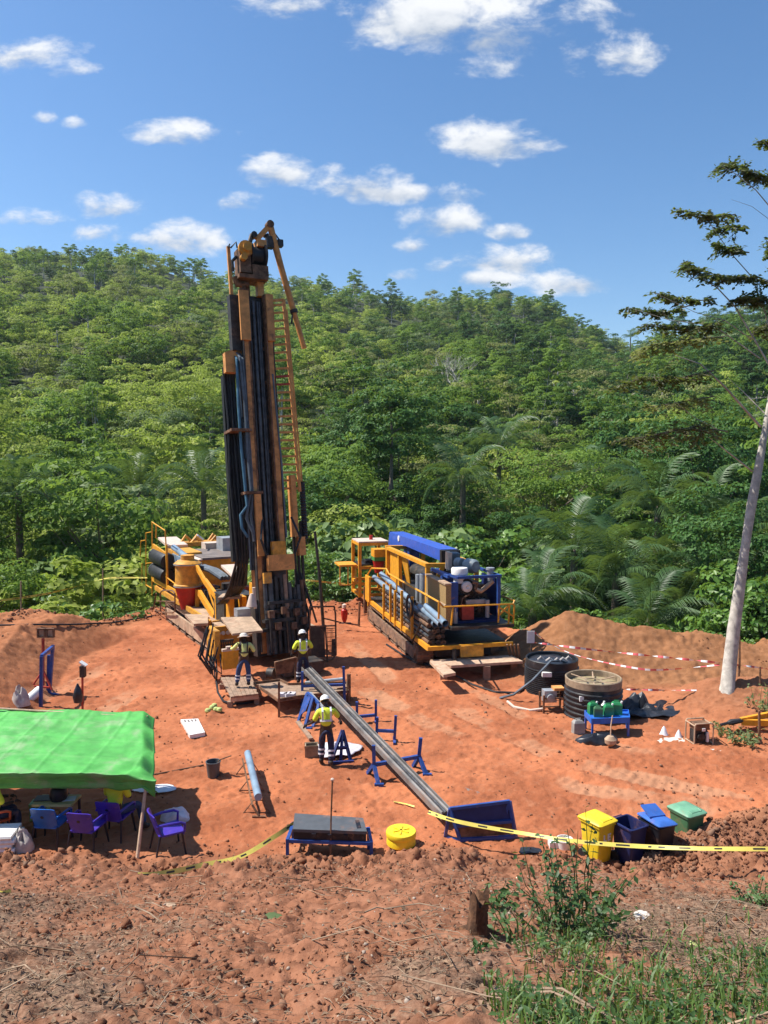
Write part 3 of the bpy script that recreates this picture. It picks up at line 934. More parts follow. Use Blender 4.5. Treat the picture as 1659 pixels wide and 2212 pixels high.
for k in range(4):
    twiggy(mb, Vector((rr.uniform(-2, 2), 0, 0)), Vector((rr.uniform(-.2, .2), 0, 1)).normalized(), max(5.0, (p.z - base_z) * .6), .22, 3)
part('trunk', mb, 'bark_white', dead)

palms = [(1078, 975, 74, 5.5, 1.15, 'palm with a visible trunk standing alone right of the tall dark tree', None),
         (300, 1075, 66, 2.2, 1.1, 'dark palm crown above the bushes left of the drill mast', None), (440, 1075, 62, 2.4, 1.15, 'palm whose fronds hang just left of the drill mast', None),
         (40, 1090, 50, 3.2, .8, 'umbrella-like palm with thin trunk at the left forest edge', None),
         (1240, 1215, 47, 1.3, 1.05, None, 1), (1330, 1270, 43, 1.0, 1.1, None, 1), (1440, 1290, 43.5, 1.0, 1.15, None, 1), (1540, 1300, 40, 1.0, .95, None, 1), (1180, 1320, 41, .6, .85, None, 1),
         (1420, 1120, 52, 2.0, 1.15, None, 1), (1540, 1130, 56, 2.0, 1.1, None, 1), (1270, 1060, 66, 2.4, 1.1, None, 1), (1000, 1050, 60, 2.0, 1.0, None, 1), (1150, 1350, 39, .4, .7, None, 1),
         (1400, 1370, 38, .5, .85, None, 1), (1600, 1215, 46, 1.5, 1.0, None, 1), (930, 1010, 86, 3.5, 1.0, None, 1), (1500, 1040, 80, 3.0, 1.0, None, 1)]
for px, py, dp, hgt, s, lab, grp in palms:
    p = by_pixel(px, py, dp)
    zz = hz(p.x, p.y)
    if grp:
        col = 'above the carrier' if px < 1080 else 'above the peak of the soil pile' if px < 1300 else 'over the long back of the soil pile' if px < 1470 else 'close left of the pale trunk' if px < 1580 else 'behind the pale trunk'
        row = 'low oil palm' if py > 1260 else 'oil palm in the middle rows' if py > 1100 else 'oil palm high at the back'
        lab = f'{row}, {col}'
    palm(p.x, p.y, max(0.8, p.z - zz + 0.6), s, lab, f'oil palms {col}' if grp else None, 17)
for px, py in ((1362, 728), (1404, 722)):
    p = D(px, py, 330); zz = hz(p.x, p.y)
    tkey = 'palm silhouette' if px < 1380 else 'thin tree'
    if px < 1380:
        palm(p.x, p.y, max(6, p.z - zz), 1.1, 'small far palm against the sky in the dip of the ridge', None, 12)
for px, py, dp, sc, lab in ((690, 850, 120, .55, 'small bare pale tree on the hill just right of the mast ladder'), (400, 770, 190, .8, 'bare pale branches showing among yellow-green trees left of the mast'), (785, 800, 150, .75, 'pair of bare pale trunks on the hill above the carrier'), (1215, 800, 150, .7, 'bare pale trunk on the hill above the soil pile'), (1480, 1010, 70, .3, 'small bare tree left of the pale leaning trunk')):
    p = D(px, py, dp); HAND.append((p.x, p.y))
    b_ = copy_tree(dead); b_.location = (p.x, p.y, max(hz(p.x, p.y), p.z - 15 * sc)); b_.scale = (sc, sc, sc); b_.rotation_euler.z = px; b_['label'] = lab
# near shrubs with large leaves just past the rim: (pixel, depth, kind, scale)
near = [(420, 1165, 44.5, 'shrub0', 1.25, 'bright green large-leaved shrub right behind the engine housing of the drill rig'), (620, 1110, 56, 'bigleaf0', 1.3, None), (690, 1100, 55, 'bigleaf1', 1.3, None), (760, 1085, 54, 'bigleaf2', 1.35, None), (830, 1075, 54, 'bigleaf0', 1.4, None), (900, 1080, 52, 'bigleaf1', 1.35, None),
        (660, 1190, 46, 'bigleaf2', 1.1, None), (720, 1160, 47, 'bigleaf0', 1.15, None), (790, 1140, 48, 'bigleaf1', 1.2, None), (960, 1110, 50, 'shrub1', 1.6, None), (1040, 1130, 49, 'shrub2', 1.7, None),
        (1110, 1190, 45, 'shrub0', 1.6, None), (1080, 1230, 43, 'shrub1', 1.4, None), (1180, 1130, 52, 'bigleaf2', 1.2, None), (1320, 985, 62, 'shrub2', 2.0, None), (1380, 1010, 60, 'shrub0', 1.8, None), (1310, 1080, 56, 'shrub1', 1.7, None),
        (700, 1225, 42, 'shrub1', .9, None), (655, 1240, 42.5, 'shrub2', .9, None), (745, 1245, 41.5, 'shrub0', .8, None),
        (290, 1130, 45, 'sunny1', 1.5, None), (230, 1120, 47, 'sunny0', 1.55, None), (60, 1180, 40, 'sunny0', 1.3, None), (130, 1160, 42, 'sunny2', 1.3, None), (190, 1195, 40, 'shrub2', 1.1, None),
        (250, 1210, 42.5, 'sunny1', 1.0, None), (20, 1250, 36, 'shrub1', 1.1, None), (95, 1255, 37, 'sunny2', 1.0, None), (150, 1265, 38.5, 'shrub1', .85, None), (285, 1235, 42.5, 'shrub2', .8, None), (200, 1255, 40.5, 'shrub0', .7, None),
        (345, 1150, 46, 'sunny0', 1.2, None), (20, 1120, 46, 'bigleaf1', 1.1, None), (170, 1085, 52, 'sunny1', 1.6, None), (380, 1090, 56, 'sunny2', 1.5, None),
        (1640, 1180, 38, 'shrub1', 1.6, None), (1600, 1330, 33, 'shrub2', 1.0, None), (1655, 1320, 32, 'shrub0', 1.2, None), (1600, 1390, 31.5, 'shrub1', .7, None), (1655, 1400, 31, 'shrub2', .7, None), (1530, 1385, 33.5, 'shrub0', .7, None)]
for px, py, dp, key, s, lab in near:
    p = by_pixel(px, py, dp)
    top = TREE_MESH[key][0]
    zz = hz(p.x, p.y)
    hmax = {'shrub': 3.9, 'bigleaf': 5.2, 'sunny': 4.2}[key[:-1]] * s
    side = 'at the far left' if px < 110 else 'left of the drill rig' if px < 400 else 'between rig and carrier' if px < 730 else 'behind the carrier' if px < 950 else 'right of the carrier' if px < 1250 else 'above the soil pile' if px < 1500 else 'behind the pale leaning tree'
    kind = {'s': 'glossy green shrub', 'b': 'pale large-leaved shrub', 'y': 'sunlit yellow-green shrub'}['y' if key.startswith('sunny') else key[0]]
    place_tree(key, 'shrub', lab or f"{'low ' if s < 1 else 'tall ' if s > 1.45 else ''}{kind} beyond the rim of the clearing, {side}", 'shrub', None if lab else f"{'low ' if s < 1 else 'tall ' if s > 1.45 else ''}{kind}s {side}", p.x, p.y, s, z=min(zz - 0.15, p.z - hmax * 0.55) if p.z - hmax * 0.55 > zz else zz - 0.15)

# --- forest: scattered trees, the largest in view as things, the rest as one wood
def scatter():
    pts = []
    rng = np.random.default_rng(21)
    r = 45.0
    while r < 470:
        sp = 3.8 + 0.0135 * r
        amax = 0.60 if r > 60 else 0.56
        k = int(2 * amax * r / sp)
        for i in range(k + 1):
            a = -amax + 2 * amax * (i + rng.uniform(-.5, .5) + .5) / (k + 1)
            rr_ = r + rng.uniform(-.6, .6) * sp
            pts.append((rr_ * math.sin(a), rr_ * math.cos(a)))
        r += sp
    return np.array(pts)
P = scatter()
q = P[:, 1] - edge_y(P[:, 0])
P = P[q > 4.0]
H = np.array(HAND)
keep = np.min(np.hypot(P[:, None, 0] - H[None, :, 0], P[:, None, 1] - H[None, :, 1]), axis=1) > 2.0
P = P[keep]
R_ = np.hypot(P[:, 0], P[:, 1])
ZZ = h_low(P[:, 0], P[:, 1])
U_ = P[:, 0] / P[:, 1]
patch = fbm(P[:, 0], P[:, 1], 0.035, 3, 70)
patch2 = fbm(P[:, 0], P[:, 1], 0.02, 2, 77)
KINDS = {'broad': ('round-crowned green tree', 'round-crowned green forest trees'), 'light': ('sunlit yellow-green tree', 'yellow-green forest trees'),
         'dark': ('dense dark green tree', 'dense dark forest trees'), 'olive': ('thin-crowned olive tree', 'thin olive forest trees'),
         'grey': ('grey-green tree', 'grey-green forest trees'), 'slim': ('slim pale-trunked tree', 'slim pale-trunked forest trees'), 'shrub': ('low leafy bush', 'low leafy forest trees')}
order = np.argsort(R_)
N_THINGS = 290
far_pts, far_id, far_s, far_r = [], [], [], []
rk = np.random.default_rng(5)
for n, i in enumerate(order):
    x, y, r, u = P[i, 0], P[i, 1], R_[i], U_[i]
    sun_side = np.clip(0.58 - u * 1.5 + patch[i] * 1.1 + (0.18 if r > 110 else -0.12), 0, 1)   # lighter leaf colours at left imitate sunlight, darker ones at right cloud shade
    w = np.array([0.9, 4.2 * sun_side ** 1.3, 1.1 * (1 - sun_side), 0.55, 0.5, 0.5 if 80 < r < 260 else 0.2, 0.25 if r < 110 else 0])
    if r > 300 and patch2[i] < 0:
        w[5] += 1.4; w[2] += .8
    k = rk.choice(7, p=w / w.sum())
    if n < N_THINGS:
        key = list(KINDS)[k]
        lab, grp = KINDS[key]
        where = ('left of the drill mast' if u < -.22 else 'just right of the drill mast' if u < -.03 else 'behind the compressor carrier' if u < .17 else 'behind the soil pile' if u < .36 else 'round the pale leaning tree')
        where += ', near the clearing' if r < 58 else ', amid the forest' if r < 82 else ', on the hill foot'
        s = rk.choice([rk.uniform(0.5, 0.85), rk.uniform(0.85, 1.3)]) * (1.0 if r > 52 else 0.7)
        size = 'small ' if s < .72 else 'tall ' if s > 1.1 else ''
        place_tree(f'{key}{rk.integers(3)}', 'shrub' if key == 'shrub' else 'forest_tree', f'{size}{lab}, {where}', 'tree', f'{size}{grp} {where}', x, y, s * (1.3 if key == 'shrub' else 1))
    else:
        far_pts.append((x, y, ZZ[i] - 0.6))
        far_id.append({0: 0, 1: 1 if rk.random() < .6 else 6, 2: 2 if rk.random() < .7 else 7, 3: 3, 4: 4, 5: 5, 6: 6}[k])
        far_s.append(rk.choice([rk.uniform(0.45, 0.8), rk.uniform(0.7, 1.25)]) * (1.15 if (r > 380 and rk.random() < .12) else 1))
        far_r.append(rk.uniform(0, 6.28))

def instanced(name, meshes, pts, ids, scs, rots, label=None):
    """one stuff object: geometry nodes set the meshes on the points of a cloud"""
    me = bpy.data.meshes.new(name)
    me.vertices.add(len(pts))
    me.vertices.foreach_set('co', np.array(pts, dtype=np.float32).ravel())
    for an, typ, arr in (('kind_id', 'INT', ids), ('size', 'FLOAT', scs), ('turn', 'FLOAT', rots)):
        a = me.attributes.new(an, typ, 'POINT')
        a.data.foreach_set('value', np.array(arr, dtype=np.int32 if typ == 'INT' else np.float32))
    o = obj(name, me)
    ng = bpy.data.node_groups.new(name, 'GeometryNodeTree')
    ng.interface.new_socket('Geometry', in_out='INPUT', socket_type='NodeSocketGeometry')
    ng.interface.new_socket('Geometry', in_out='OUTPUT', socket_type='NodeSocketGeometry')
    N_, L_ = ng.nodes, ng.links
    gi, go = N_.new('NodeGroupInput'), N_.new('NodeGroupOutput')
    join = N_.new('GeometryNodeJoinGeometry')
    def attr(nm, typ):
        a = N_.new('GeometryNodeInputNamedAttribute'); a.data_type = typ
        a.inputs['Name'].default_value = nm
        return next(s for s in a.outputs if s.enabled)
    cx = N_.new('ShaderNodeCombineXYZ'); L_.new(attr('turn', 'FLOAT'), cx.inputs[2])
    for k, m in enumerate(meshes):
        src = bpy.data.objects.new(name + '_source', m)
        oi = N_.new('GeometryNodeObjectInfo'); oi.inputs['Object'].default_value = src
        cmp = N_.new('FunctionNodeCompare'); cmp.data_type = 'INT'; cmp.operation = 'EQUAL'
        ins = [s for s in cmp.inputs if s.enabled]
        L_.new(attr('kind_id', 'INT'), ins[0]); ins[1].default_value = k
        ip = N_.new('GeometryNodeInstanceOnPoints')
        L_.new(gi.outputs[0], ip.inputs['Points']); L_.new(cmp.outputs[0], ip.inputs['Selection'])
        L_.new(oi.outputs['Geometry'], ip.inputs['Instance'])
        L_.new(cx.outputs[0], ip.inputs['Rotation']); L_.new(attr('size', 'FLOAT'), ip.inputs['Scale'])
        L_.new(ip.outputs[0], join.inputs[0])
    L_.new(join.outputs[0], go.inputs[0])
    md = o.modifiers.new('instances', 'NODES'); md.node_group = ng
    return tag(o, label, kind='stuff')
instanced('hillside_forest', FAR, far_pts, far_id, far_s, far_r)

# low growth that hides the soil between the trees
rg = np.random.default_rng(8)
up, ui, us, ur = [], [], [], []
for _ in range(5200):
    r = 34 + 110 * rg.random() ** 1.6
    a = rg.uniform(-.58, .58)
    x, y = r * math.sin(a), r * math.cos(a)
    if y - float(edge_y(x)) < 1.2:
        continue
    up.append((x, y, hz(x, y) - 0.2)); ui.append(int(rg.integers(3))); us.append(rg.uniform(.35, .8)); ur.append(rg.uniform(0, 6.28))
low = []
for i, mat in enumerate(('leaf_mid', 'leaf_dark', 'leaf_glossy')):
    (V, F, rnd), C = crown_data(300 + i, 2.0, 0.0, 2.4, 16, 26, 0.36, lobes=0.4)
    low.append(mesh_np('undergrowth_clump', V, F, mat, False, {'leafrnd': rnd}))
instanced('undergrowth', low, up, ui, us, ur)
# ---------------------------------------------------------------- the two tracked drill machines
R1 = Frame((-3.65, 28.5, 0.0), 29)
R2 = Frame((3.27, 27.6, 0.0), 14)
def a1(x, y, ax, v):            # pixel of a close view of the rig -> a point on one of its planes
    return R1.at(270 + .3092 * x, 1080 + .3092 * y, ax, v)
def a4(x, y, ax, v):
    return R1.at(291.6 + .1497 * x, 1112.4 + .1497 * y, ax, v)
def a5(x, y, ax, v):
    return R1.at(453.6 + .1888 * x, 1269 + .1888 * y, ax, v)
def b3(x, y, ax, v):
    return R2.at(702 + .2767 * x, 1107 + .2767 * y, ax, v)

def track(parent, x0, x1, y0, y1, h, plate_mat):
    """one crawler track: belt, shoes, frame plate, wheels"""
    xm, w = (x0 + x1) / 2, x1 - x0
    r = h / 2 - 0.03
    def loop(rad, k):
        pts = []
        n = 9
        for i in range(n + 1):
            t = -math.pi / 2 - math.pi * i / n
            pts.append((y0 + r + .03 + math.cos(t) * rad, h / 2 + math.sin(t) * rad))
        m = max(2, int((y1 - y0 - h) / k))
        for i in range(1, m):
            pts.append((y0 + h / 2 + (y1 - y0 - h) * i / m, h / 2 + rad))
        for i in range(n + 1):
            t = math.pi / 2 - math.pi * i / n
            pts.append((y1 - h / 2 + math.cos(t) * rad, h / 2 + math.sin(t) * rad))
        for i in range(1, m):
            pts.append((y1 - h / 2 - (y1 - y0 - h) * i / m, h / 2 - rad))
        return pts
    mb = MB()
    lo, li = loop(r, .25), loop(r - .05, .25)
    n = len(lo)
    vs = [(x, p[0], p[1]) for x in (x0, x1) for ring in (lo, li) for p in ring]
    fs = []
    for i in range(n):
        j = (i + 1) % n
        fs += [(i, j, 2 * n + j, 2 * n + i), (n + j, n + i, 3 * n + i, 3 * n + j), (j, i, n + i, n + j), (2 * n + i, 2 * n + j, 3 * n + j, 3 * n + i)]
    mb.add(vs, fs)
    belt = part('track_belt', mb, 'track_steel', parent)
    sh = MB()
    fine = loop(r, .22)
    for i, p in enumerate(fine):
        q = fine[(i + 1) % len(fine)]
        c = Vector((0, (p[0] + q[0]) / 2, (p[1] + q[1]) / 2))
        d = Vector((0, q[0] - p[0], q[1] - p[1]))
        if d.length < .05:
            continue
        d.normalize()
        nrm = Vector((0, d.z, -d.y))
        if (c - Vector((0, (y0 + y1) / 2, h / 2))).dot(nrm) < 0:
            nrm = -nrm
        a = c + nrm * .02
        sh.bar(a + Vector((x0 - .02, 0, 0)), a + Vector((x1 + .02, 0, 0)), .045, .03, up=nrm)
    part('track_shoe', sh, 'track_steel', belt)['kind'] = 'stuff'
    fr = MB()
    for sx in ((x0 - .04, x0 + .05), (x1 - .05, x1 + .04)):
        fr.box(sx[0], sx[1], y0 + h * .55, y1 - h * .55, h * .22, h * .72)
    part('track_frame', fr, plate_mat, parent)
    for yy in (y0 + h / 2, y1 - h / 2):
        wl = MB()
        wl.lathe((x0 - .03, yy, h / 2), [(.02, -.03), (r * .35, -.03), (r * .4, .02), (r * .8, .02), (r * .84, .06), (r * .84, w), (.02, w)], 18, axis=(1, 0, 0))
        part('track_wheel', wl, 'rusty', parent)
    for i in range(5):
        wl = MB()
        yy = y0 + h + (y1 - y0 - 2 * h) * (i + .5) / 5
        wl.lathe((x0 - .05, yy, .16), [(.02, 0), (.11, 0), (.11, w + .1), (.02, w + .1)], 10, axis=(1, 0, 0))
        part('track_roller', wl, 'dark_steel', parent)

def rail(parent, pts, r=.03, mat='yellow', name='handrail', n=6):
    mb = MB()
    for p in pts:
        mb.tube(p, r, n)
    return part(name, mb, mat, parent)

def build_drill_rig():
    rig = thing('drill_rig', 'large yellow tracked drill rig with a tall rusty orange mast and black hoses', 'drill rig', R1.o, R1.rot)
    track(rig, -2.15, -1.6, 2.3, 10.2, 0.95, 'tan_plate')
    track(rig, 1.15, 1.7, 2.3, 10.2, 0.95, 'tan_plate')
    mb = MB(); mb.box(-1.5, 1.1, 1.0, 12.6, .45, .98); mb.box(-.5, .4, .3, 1.0, .4, .95)
    part('chassis', mb, 'dark_steel', rig)
    # deck, its yellow edge and the walkway on the left
    mb = MB(); mb.box(-1.8, 1.6, .8, 13.4, 1.0, 1.09)
    deck = part('deck', mb, 'tan_plate', rig)
    mb = MB(); mb.box(-1.9, -1.81, 3.6, 13.5, .93, 1.16); mb.box(-1.9, 1.65, 13.41, 13.5, .93, 1.16); mb.box(-1.8, -.9, 3.5, 3.58, .9, 1.15)
    part('deck_edge', mb, 'yellow_worn', deck)
    # rear upper frame with rails
    X = -1.8
    P = lambda x, y: a4(x, y, 'x', X)
    rail(rig, [[P(248, 480), P(246, 100), P(435, 225), P(448, 440)], [P(300, 330), P(306, 150)]], .035)
    rail(rig, [[P(160, 1130), P(156, 260), P(238, 245)], [P(75, 600), P(85, 375), P(150, 365)], [P(100, 700), P(100, 1000)], [P(160, 700), P(238, 690)], [P(160, 1010), P(245, 1060)]], .03)
    rail(rig, [[P(248, 1160), P(242, 735), P(640, 1040), P(650, 1200)], [P(395, 860), P(400, 1090)], [P(600, 1010), P(605, 1220)]], .035)
    mb = MB(); mb.bar(P(250, 920), P(650, 1150), .07, .22); part('side_beam', mb, 'yellow', rig)
    mb = MB(); mb.bar(P(262, 450), P(445, 580), .08, .26); mb.bar(P(455, 430), P(466, 1010), .09, .11); mb.bar(P(250, 480), P(262, 900), .09, .11)
    part('upper_frame', mb, 'yellow', rig)
    for (cx, cy) in ((365, 615), (360, 825)):
        c = a4(cx, cy, 'x', X + .1)
        mb = MB(); mb.lathe(c + Vector((0, -.2, 0)), [(.02, -1.5), (.36, -1.5), (.40, -1.42), (.40, .9), (.36, 1.0), (.02, 1.0)], 20, axis=(0, 1, 0))
        tk = part('air_tank', mb, 'black_rubber', rig)
        mb = MB(); mb.lathe(c + Vector((0, .8, 0)), [(.41, 0), (.41, .09)], 20, axis=(0, 1, 0)); part('tank_band', mb, 'chrome', tk)
    mb = MB(); q = [a4(*p, 'z', 3.25) for p in ((470, 440), (760, 425), (600, 312), (330, 322))]
    mb.slab(q, .12); part('rear_hood', mb, 'pale_hood', rig)
    mb = MB(); mb.box(-1.35, -.2, 10.6, 13.3, 1.1, 3.1); part('rear_cabinet', mb, 'yellow_worn', rig)
    # engine housing
    mb = MB(); mb.box(-.75, 1.55, 9.05, 12.9, 1.9, 2.9); mb.box(-.75, -.62, 9.05, 12.9, 1.1, 1.9); mb.box(1.42, 1.55, 9.05, 12.9, 1.1, 1.9); mb.box(-.6, 1.4, 9.4, 12.9, 1.1, 1.89)
    hood = part('engine_housing', mb, 'yellow', rig)
    mb = MB(); mb.slab([(-.62, 9.0, 3.0), (1.6, 9.0, 3.0), (1.6, 12.9, 3.0), (-.62, 12.9, 3.0)], .098); part('roof_panel', mb, 'grey_panel', hood)
    mb = MB(); mb.slab([(-1.35, 9.5, 2.75), (-.66, 9.0, 2.96), (-.66, 11.9, 2.96), (-1.35, 11.6, 2.75)], .08); part('side_apron', mb, 'pale_hood', hood)
    mb = MB()
    c = a4(960, 410, 'z', 3.1)
    for k in range(5):
        o = Vector((random.uniform(-.9, .9), random.uniform(-.2, .4), 0))
        mb.tube([c + o + Vector((-.3, 0, .05)), c + o + Vector((0, .1, random.uniform(.25, .45))), c + o + Vector((.35, 0, .05))], .09, 8)
    mb.box(c.x - 1.1, c.x + .9, c.y - .3, c.y + .5, 3.0, 3.22)
    part('exhaust_manifold', mb, 'yellow_worn', hood)
    mb = MB(); c = a4(1400, 450, 'z', 3.2); mb.box(c.x - .55, c.x + .45, c.y - .2, c.y + .9, 2.9, 3.65); part('oil_cooler', mb, 'galv', rig)
    mb = MB(); c = a4(1150, 450, 'z', 3.2); mb.box(c.x - .3, c.x + .5, c.y + .6, c.y + 1.4, 2.95, 3.3); part('cooler_hood', mb, 'pale_hood', rig)
    mb = MB(); mb.cyl(a4(980, 350, 'z', 3.5), a4(900, 290, 'z', 3.8), .05, 8); part('exhaust_stack', mb, 'cloth_white', rig)
    # grey air pipe and the dust cyclone
    mb = MB(); mb.tube([a4(575, 520, 'x', -1.2) + Vector((.3, .5, -.5)), a4(560, 465, 'x', -1.2), a4(720, 590, 'x', -1.25), a4(890, 715, 'x', -1.35)], .15, 12); part('air_pipe', mb, 'pipe_blue', rig)
    mb = MB(); mb.bar(a4(610, 610, 'x', -1.15), a4(770, 690, 'x', -1.2), .5, .42); part('filter_box', mb, 'pipe_blue', rig)
    c = a4(765, 1030, 'x', -1.7)
    mb = MB(); mb.lathe((c.x, c.y, 0), [(.30, c.z - 1.18), (.33, c.z - 1.02), (.33, c.z - .98), (.58, c.z), (.02, c.z)], 24); cyc = part('dust_cyclone', mb, 'red_paint', rig)
    mb = MB(); mb.lathe((c.x, c.y, 0), [(.62, c.z), (.62, c.z + .1), (.56, c.z + .14), (.54, c.z + .95), (.60, c.z + .98), (.60, c.z + 1.06), (.45, c.z + 1.18), (.30, c.z + 1.22), (.30, c.z + 1.42), (.02, c.z + 1.42)], 24); part('cyclone_drum', mb, 'yellow_worn', cyc)
    mb = MB(); mb.lathe((c.x, c.y, 0), [(.63, c.z + 1.0), (.63, c.z + 1.05)], 24, cap=False); mb.lathe((c.x, c.y, 0), [(.64, c.z + .02), (.64, c.z + .07)], 24, cap=False); part('cyclone_clamp', mb, 'galv', cyc)
    mb = MB(); mb.lathe((c.x, c.y, 0), [(.2, c.z - 1.42), (.36, c.z - 1.38), (.36, c.z - 1.2), (.30, c.z - 1.17)], 20); part('cyclone_outlet', mb, 'black_rubber', cyc)
    mb = MB(); mb.bar((c.x + .5, c.y + .1, 1.05), (c.x + .5, c.y + .1, c.z + .7), .16); mb.bar((c.x - .1, c.y - .25, 1.05), (c.x + .5, c.y - .1, c.z - .3), .1); part('cyclone_stand', mb, 'yellow', rig)
    # yellow swinging booms towards the console
    X = -1.45
    P = lambda x, y: a4(x, y, 'x', X)
    mb = MB(); mb.bar(P(890, 750), P(1010, 960), .12, .2); mb.bar(P(1010, 950), P(1175, 1180), .14, .24); mb.bar(P(1175, 1170), P(1185, 1500), .13, .13); mb.bar(P(1050, 1060), P(1150, 1350), .05, .06)
    part('upper_boom', mb, 'yellow', rig)
    mb = MB(); mb.bar(P(930, 1120), P(1150, 1480), .15, .26); mb.bar(P(900, 1080), P(895, 1430), .15, .17); mb.bar(P(1140, 1450), P(1125, 1640), .12, .12)
    part('lower_boom', mb, 'yellow', rig)
    mb = MB(); q = [a4(*p, 'z', 1.2) for p in ((850, 1570), (1055, 1560), (1050, 1435), (720, 1430))]; mb.slab(q, .1); part('step_plate', mb, 'tan_plate', rig)
    # cabinets between the deck and the mast
    mb = MB(); q = [a4(*p, 'z', 2.35) for p in ((1195, 1190), (1520, 1180), (1520, 1120), (1270, 1130))]; mb.slab(q, .09); part('cabinet_roof', mb, 'tan_plate', rig)
    mb = MB()
    for xx, yy in ((-1.45, 2.3), (-.95, 2.3), (-.5, 1.8)):
        mb.box(xx, xx + .18, yy, yy + .5, 1.09, 2.25)
    part('cabinet_post', mb, 'yellow', rig)
    mb = MB(); mb.box(-1.5, -.2, 2.9, 4.3, 1.1, 2.2); part('valve_bank', mb, 'dark_steel', rig)
    mb = MB(); mb.box(-.55, .1, 1.3, 2.6, 1.1, 2.75); part('valve_cabinet', mb, 'yellow', rig)
    q = [a4(*p, 'z', 2.9) for p in ((1400, 870), (1470, 800), (1470, 705), (1240, 720))]
    mb = MB(); mb.slab(q, .1); part('sloping_plate', mb, 'pale_hood', rig)
    mb = MB()
    for k in range(26):
        x, y, z = random.uniform(-1.3, 1.2), random.uniform(4.4, 8.6), 1.1
        kind = k % 3
        if kind == 0: mb.box(x - .2, x + .2, y - .3, y + .3, z, z + random.uniform(.3, .9))
        elif kind == 1: mb.cyl((x, y, z), (x, y, z + random.uniform(.5, 1.0)), random.uniform(.1, .2), 10)
        else: mb.tube([(x, y, 1.2), (x + .4, y - .5, random.uniform(1.4, 2.0)), (x + .6, y - 1.2, random.uniform(1.2, 1.9))], .06, 6)
    part('engine_block', mb, 'dark_steel', rig)
    mb = MB()
    for x, y, s in ((-.9, 7.2, .25), (.4, 6.2, .3), (-.5, 5.2, .2)): mb.box(x - s, x + s, y - s, y + s, 1.1, 2.0)
    part('hydraulic_pump', mb, 'red_dull', rig)
    mb = MB()
    for dx in (0, .16, -.14): mb.tube([a4(950, 745, 'x', -1.0) + Vector((dx, 0, 0)), a4(1130, 800, 'x', -.8) + Vector((dx, 0, 0)), a4(1300, 880, 'x', -.5) + Vector((dx, 0, -.1))], .11, 8)
    part('suction_hose', mb, 'hose_grey', rig)
    # ladder step by the track and the loop of bare tube beside it
    c = a4(420, 1400, 'x', -2.1)
    mb = MB()
    P = lambda x, y: a4(x, y, 'x', -2.3)
    mb.tube([P(370, 1400), P(368, 1120), P(400, 1090), P(540, 1090), P(575, 1130), P(578, 1390), P(540, 1410), P(390, 1405)], .035, 6)
    mb.tube([P(305, 1130), P(242, 1500)], .035, 6); mb.tube([P(375, 1245), P(575, 1250)], .03, 6); mb.tube([P(300, 1240), P(372, 1245)], .025, 6); mb.tube([P(275, 1380), P(380, 1395)], .025, 6)
    part('access_step', mb, 'rusty', rig)
    # --- driller's console with sloped roof
    Y = -1.3
    mb = MB()
    q = [a5(125, 340, 'z', 1.95), a5(255, 528, 'z', 1.72), a5(605, 490, 'z', 1.72), a5(480, 333, 'z', 1.95)]
    mb.slab(q, .07); part('console_roof', mb, 'tan_plate', rig)
    A, B_ = a5(150, 945, 'y', Y), a5(330, 930, 'y', Y)
    mb = MB(); x0, x1 = A.x, B_.x
    t0 = a5(150, 735, 'y', Y).z
    mb.box(x0, x1, Y, Y + .75, A.z, t0); cons = part('console', mb, 'yellow', rig)
    mb = MB(); mb.box(x0 - .02, x1 + .03, Y - .03, Y + .1, t0, t0 + .08); mb.cyl((x0 + .2, Y + .02, t0 + .08), (x0 + .2, Y + .02, t0 + .16), .09, 12); part('console_ledge', mb, 'pale_hood', cons)
    mb = MB(); mb.box(x0 - .18, x0, Y + .3, Y + 1.3, A.z + .2, 1.75); mb.box(x0, x1 + .35, Y + 1.0, Y + 1.1, t0, 1.74); part('console_panel', mb, 'yellow_worn', cons)
    mb = MB()
    for i in range(7):
        lx = x0 + .1 + i * (x1 - x0 - .1) / 7
        mb.cyl((lx, Y + .5, t0), (lx, Y + .45, t0 + .25), .02, 6); mb.box(lx - .03, lx + .03, Y + .4, Y + .5, t0 + .22, t0 + .3)
    part('control_lever', mb, 'dark_steel', cons)
    mb = MB()
    for i in range(4):
        mb.lathe((x0 + .15 + .17 * i, Y + .98, t0 + .42), [(.01, 0), (.07, 0), (.07, .04), (.01, .04)], 12, axis=(0, -1, 0))
    part('gauge', mb, 'white_paint', cons)
    mb = MB(); c = a5(390, 310, 'z', 2.0); mb.box(c.x - .25, c.x + .25, c.y, c.y + .4, 1.9, 2.2); part('junction_box', mb, 'galv', rig)
    mb = MB(); bx = x0 - .22
    for k in range(11):
        o = Vector((random.uniform(-.22, .12), random.uniform(-.1, .6), 0))
        zt = random.uniform(1.2, 2.0)
        mb.tube([Vector((bx, Y + .2, zt)) + o, Vector((bx - random.uniform(.1, .4), Y, zt * .5)) + o, Vector((bx, Y - .15, random.uniform(.2, .6))) + o, Vector((bx + .1, Y + .3, random.uniform(.5, 1.0))) + o], .028, 6)
    part('console_hose', mb, 'black_rubber', rig)
    # hose that drops to the ground and runs round the platform
    mb = MB(); P = lambda x, y, z: R1.I @ Z(453.6 + .1888 * x, 1269 + .1888 * y, z)
    mb.tube([P(80, 960, .9), P(72, 1060, .5), P(90, 1200, .2), P(150, 1300, .06), P(260, 1330, .05), P(400, 1325, .05), P(560, 1290, .05)], .035, 6); part('ground_hose', mb, 'black_rubber', rig)

    # --- mast
    lean = math.radians(8)
    MM = Matrix.Translation((-0.12, 0.25, 0.15)) @ Matrix.Rotation(-lean, 4, 'X')
    MI = MM.inverted()
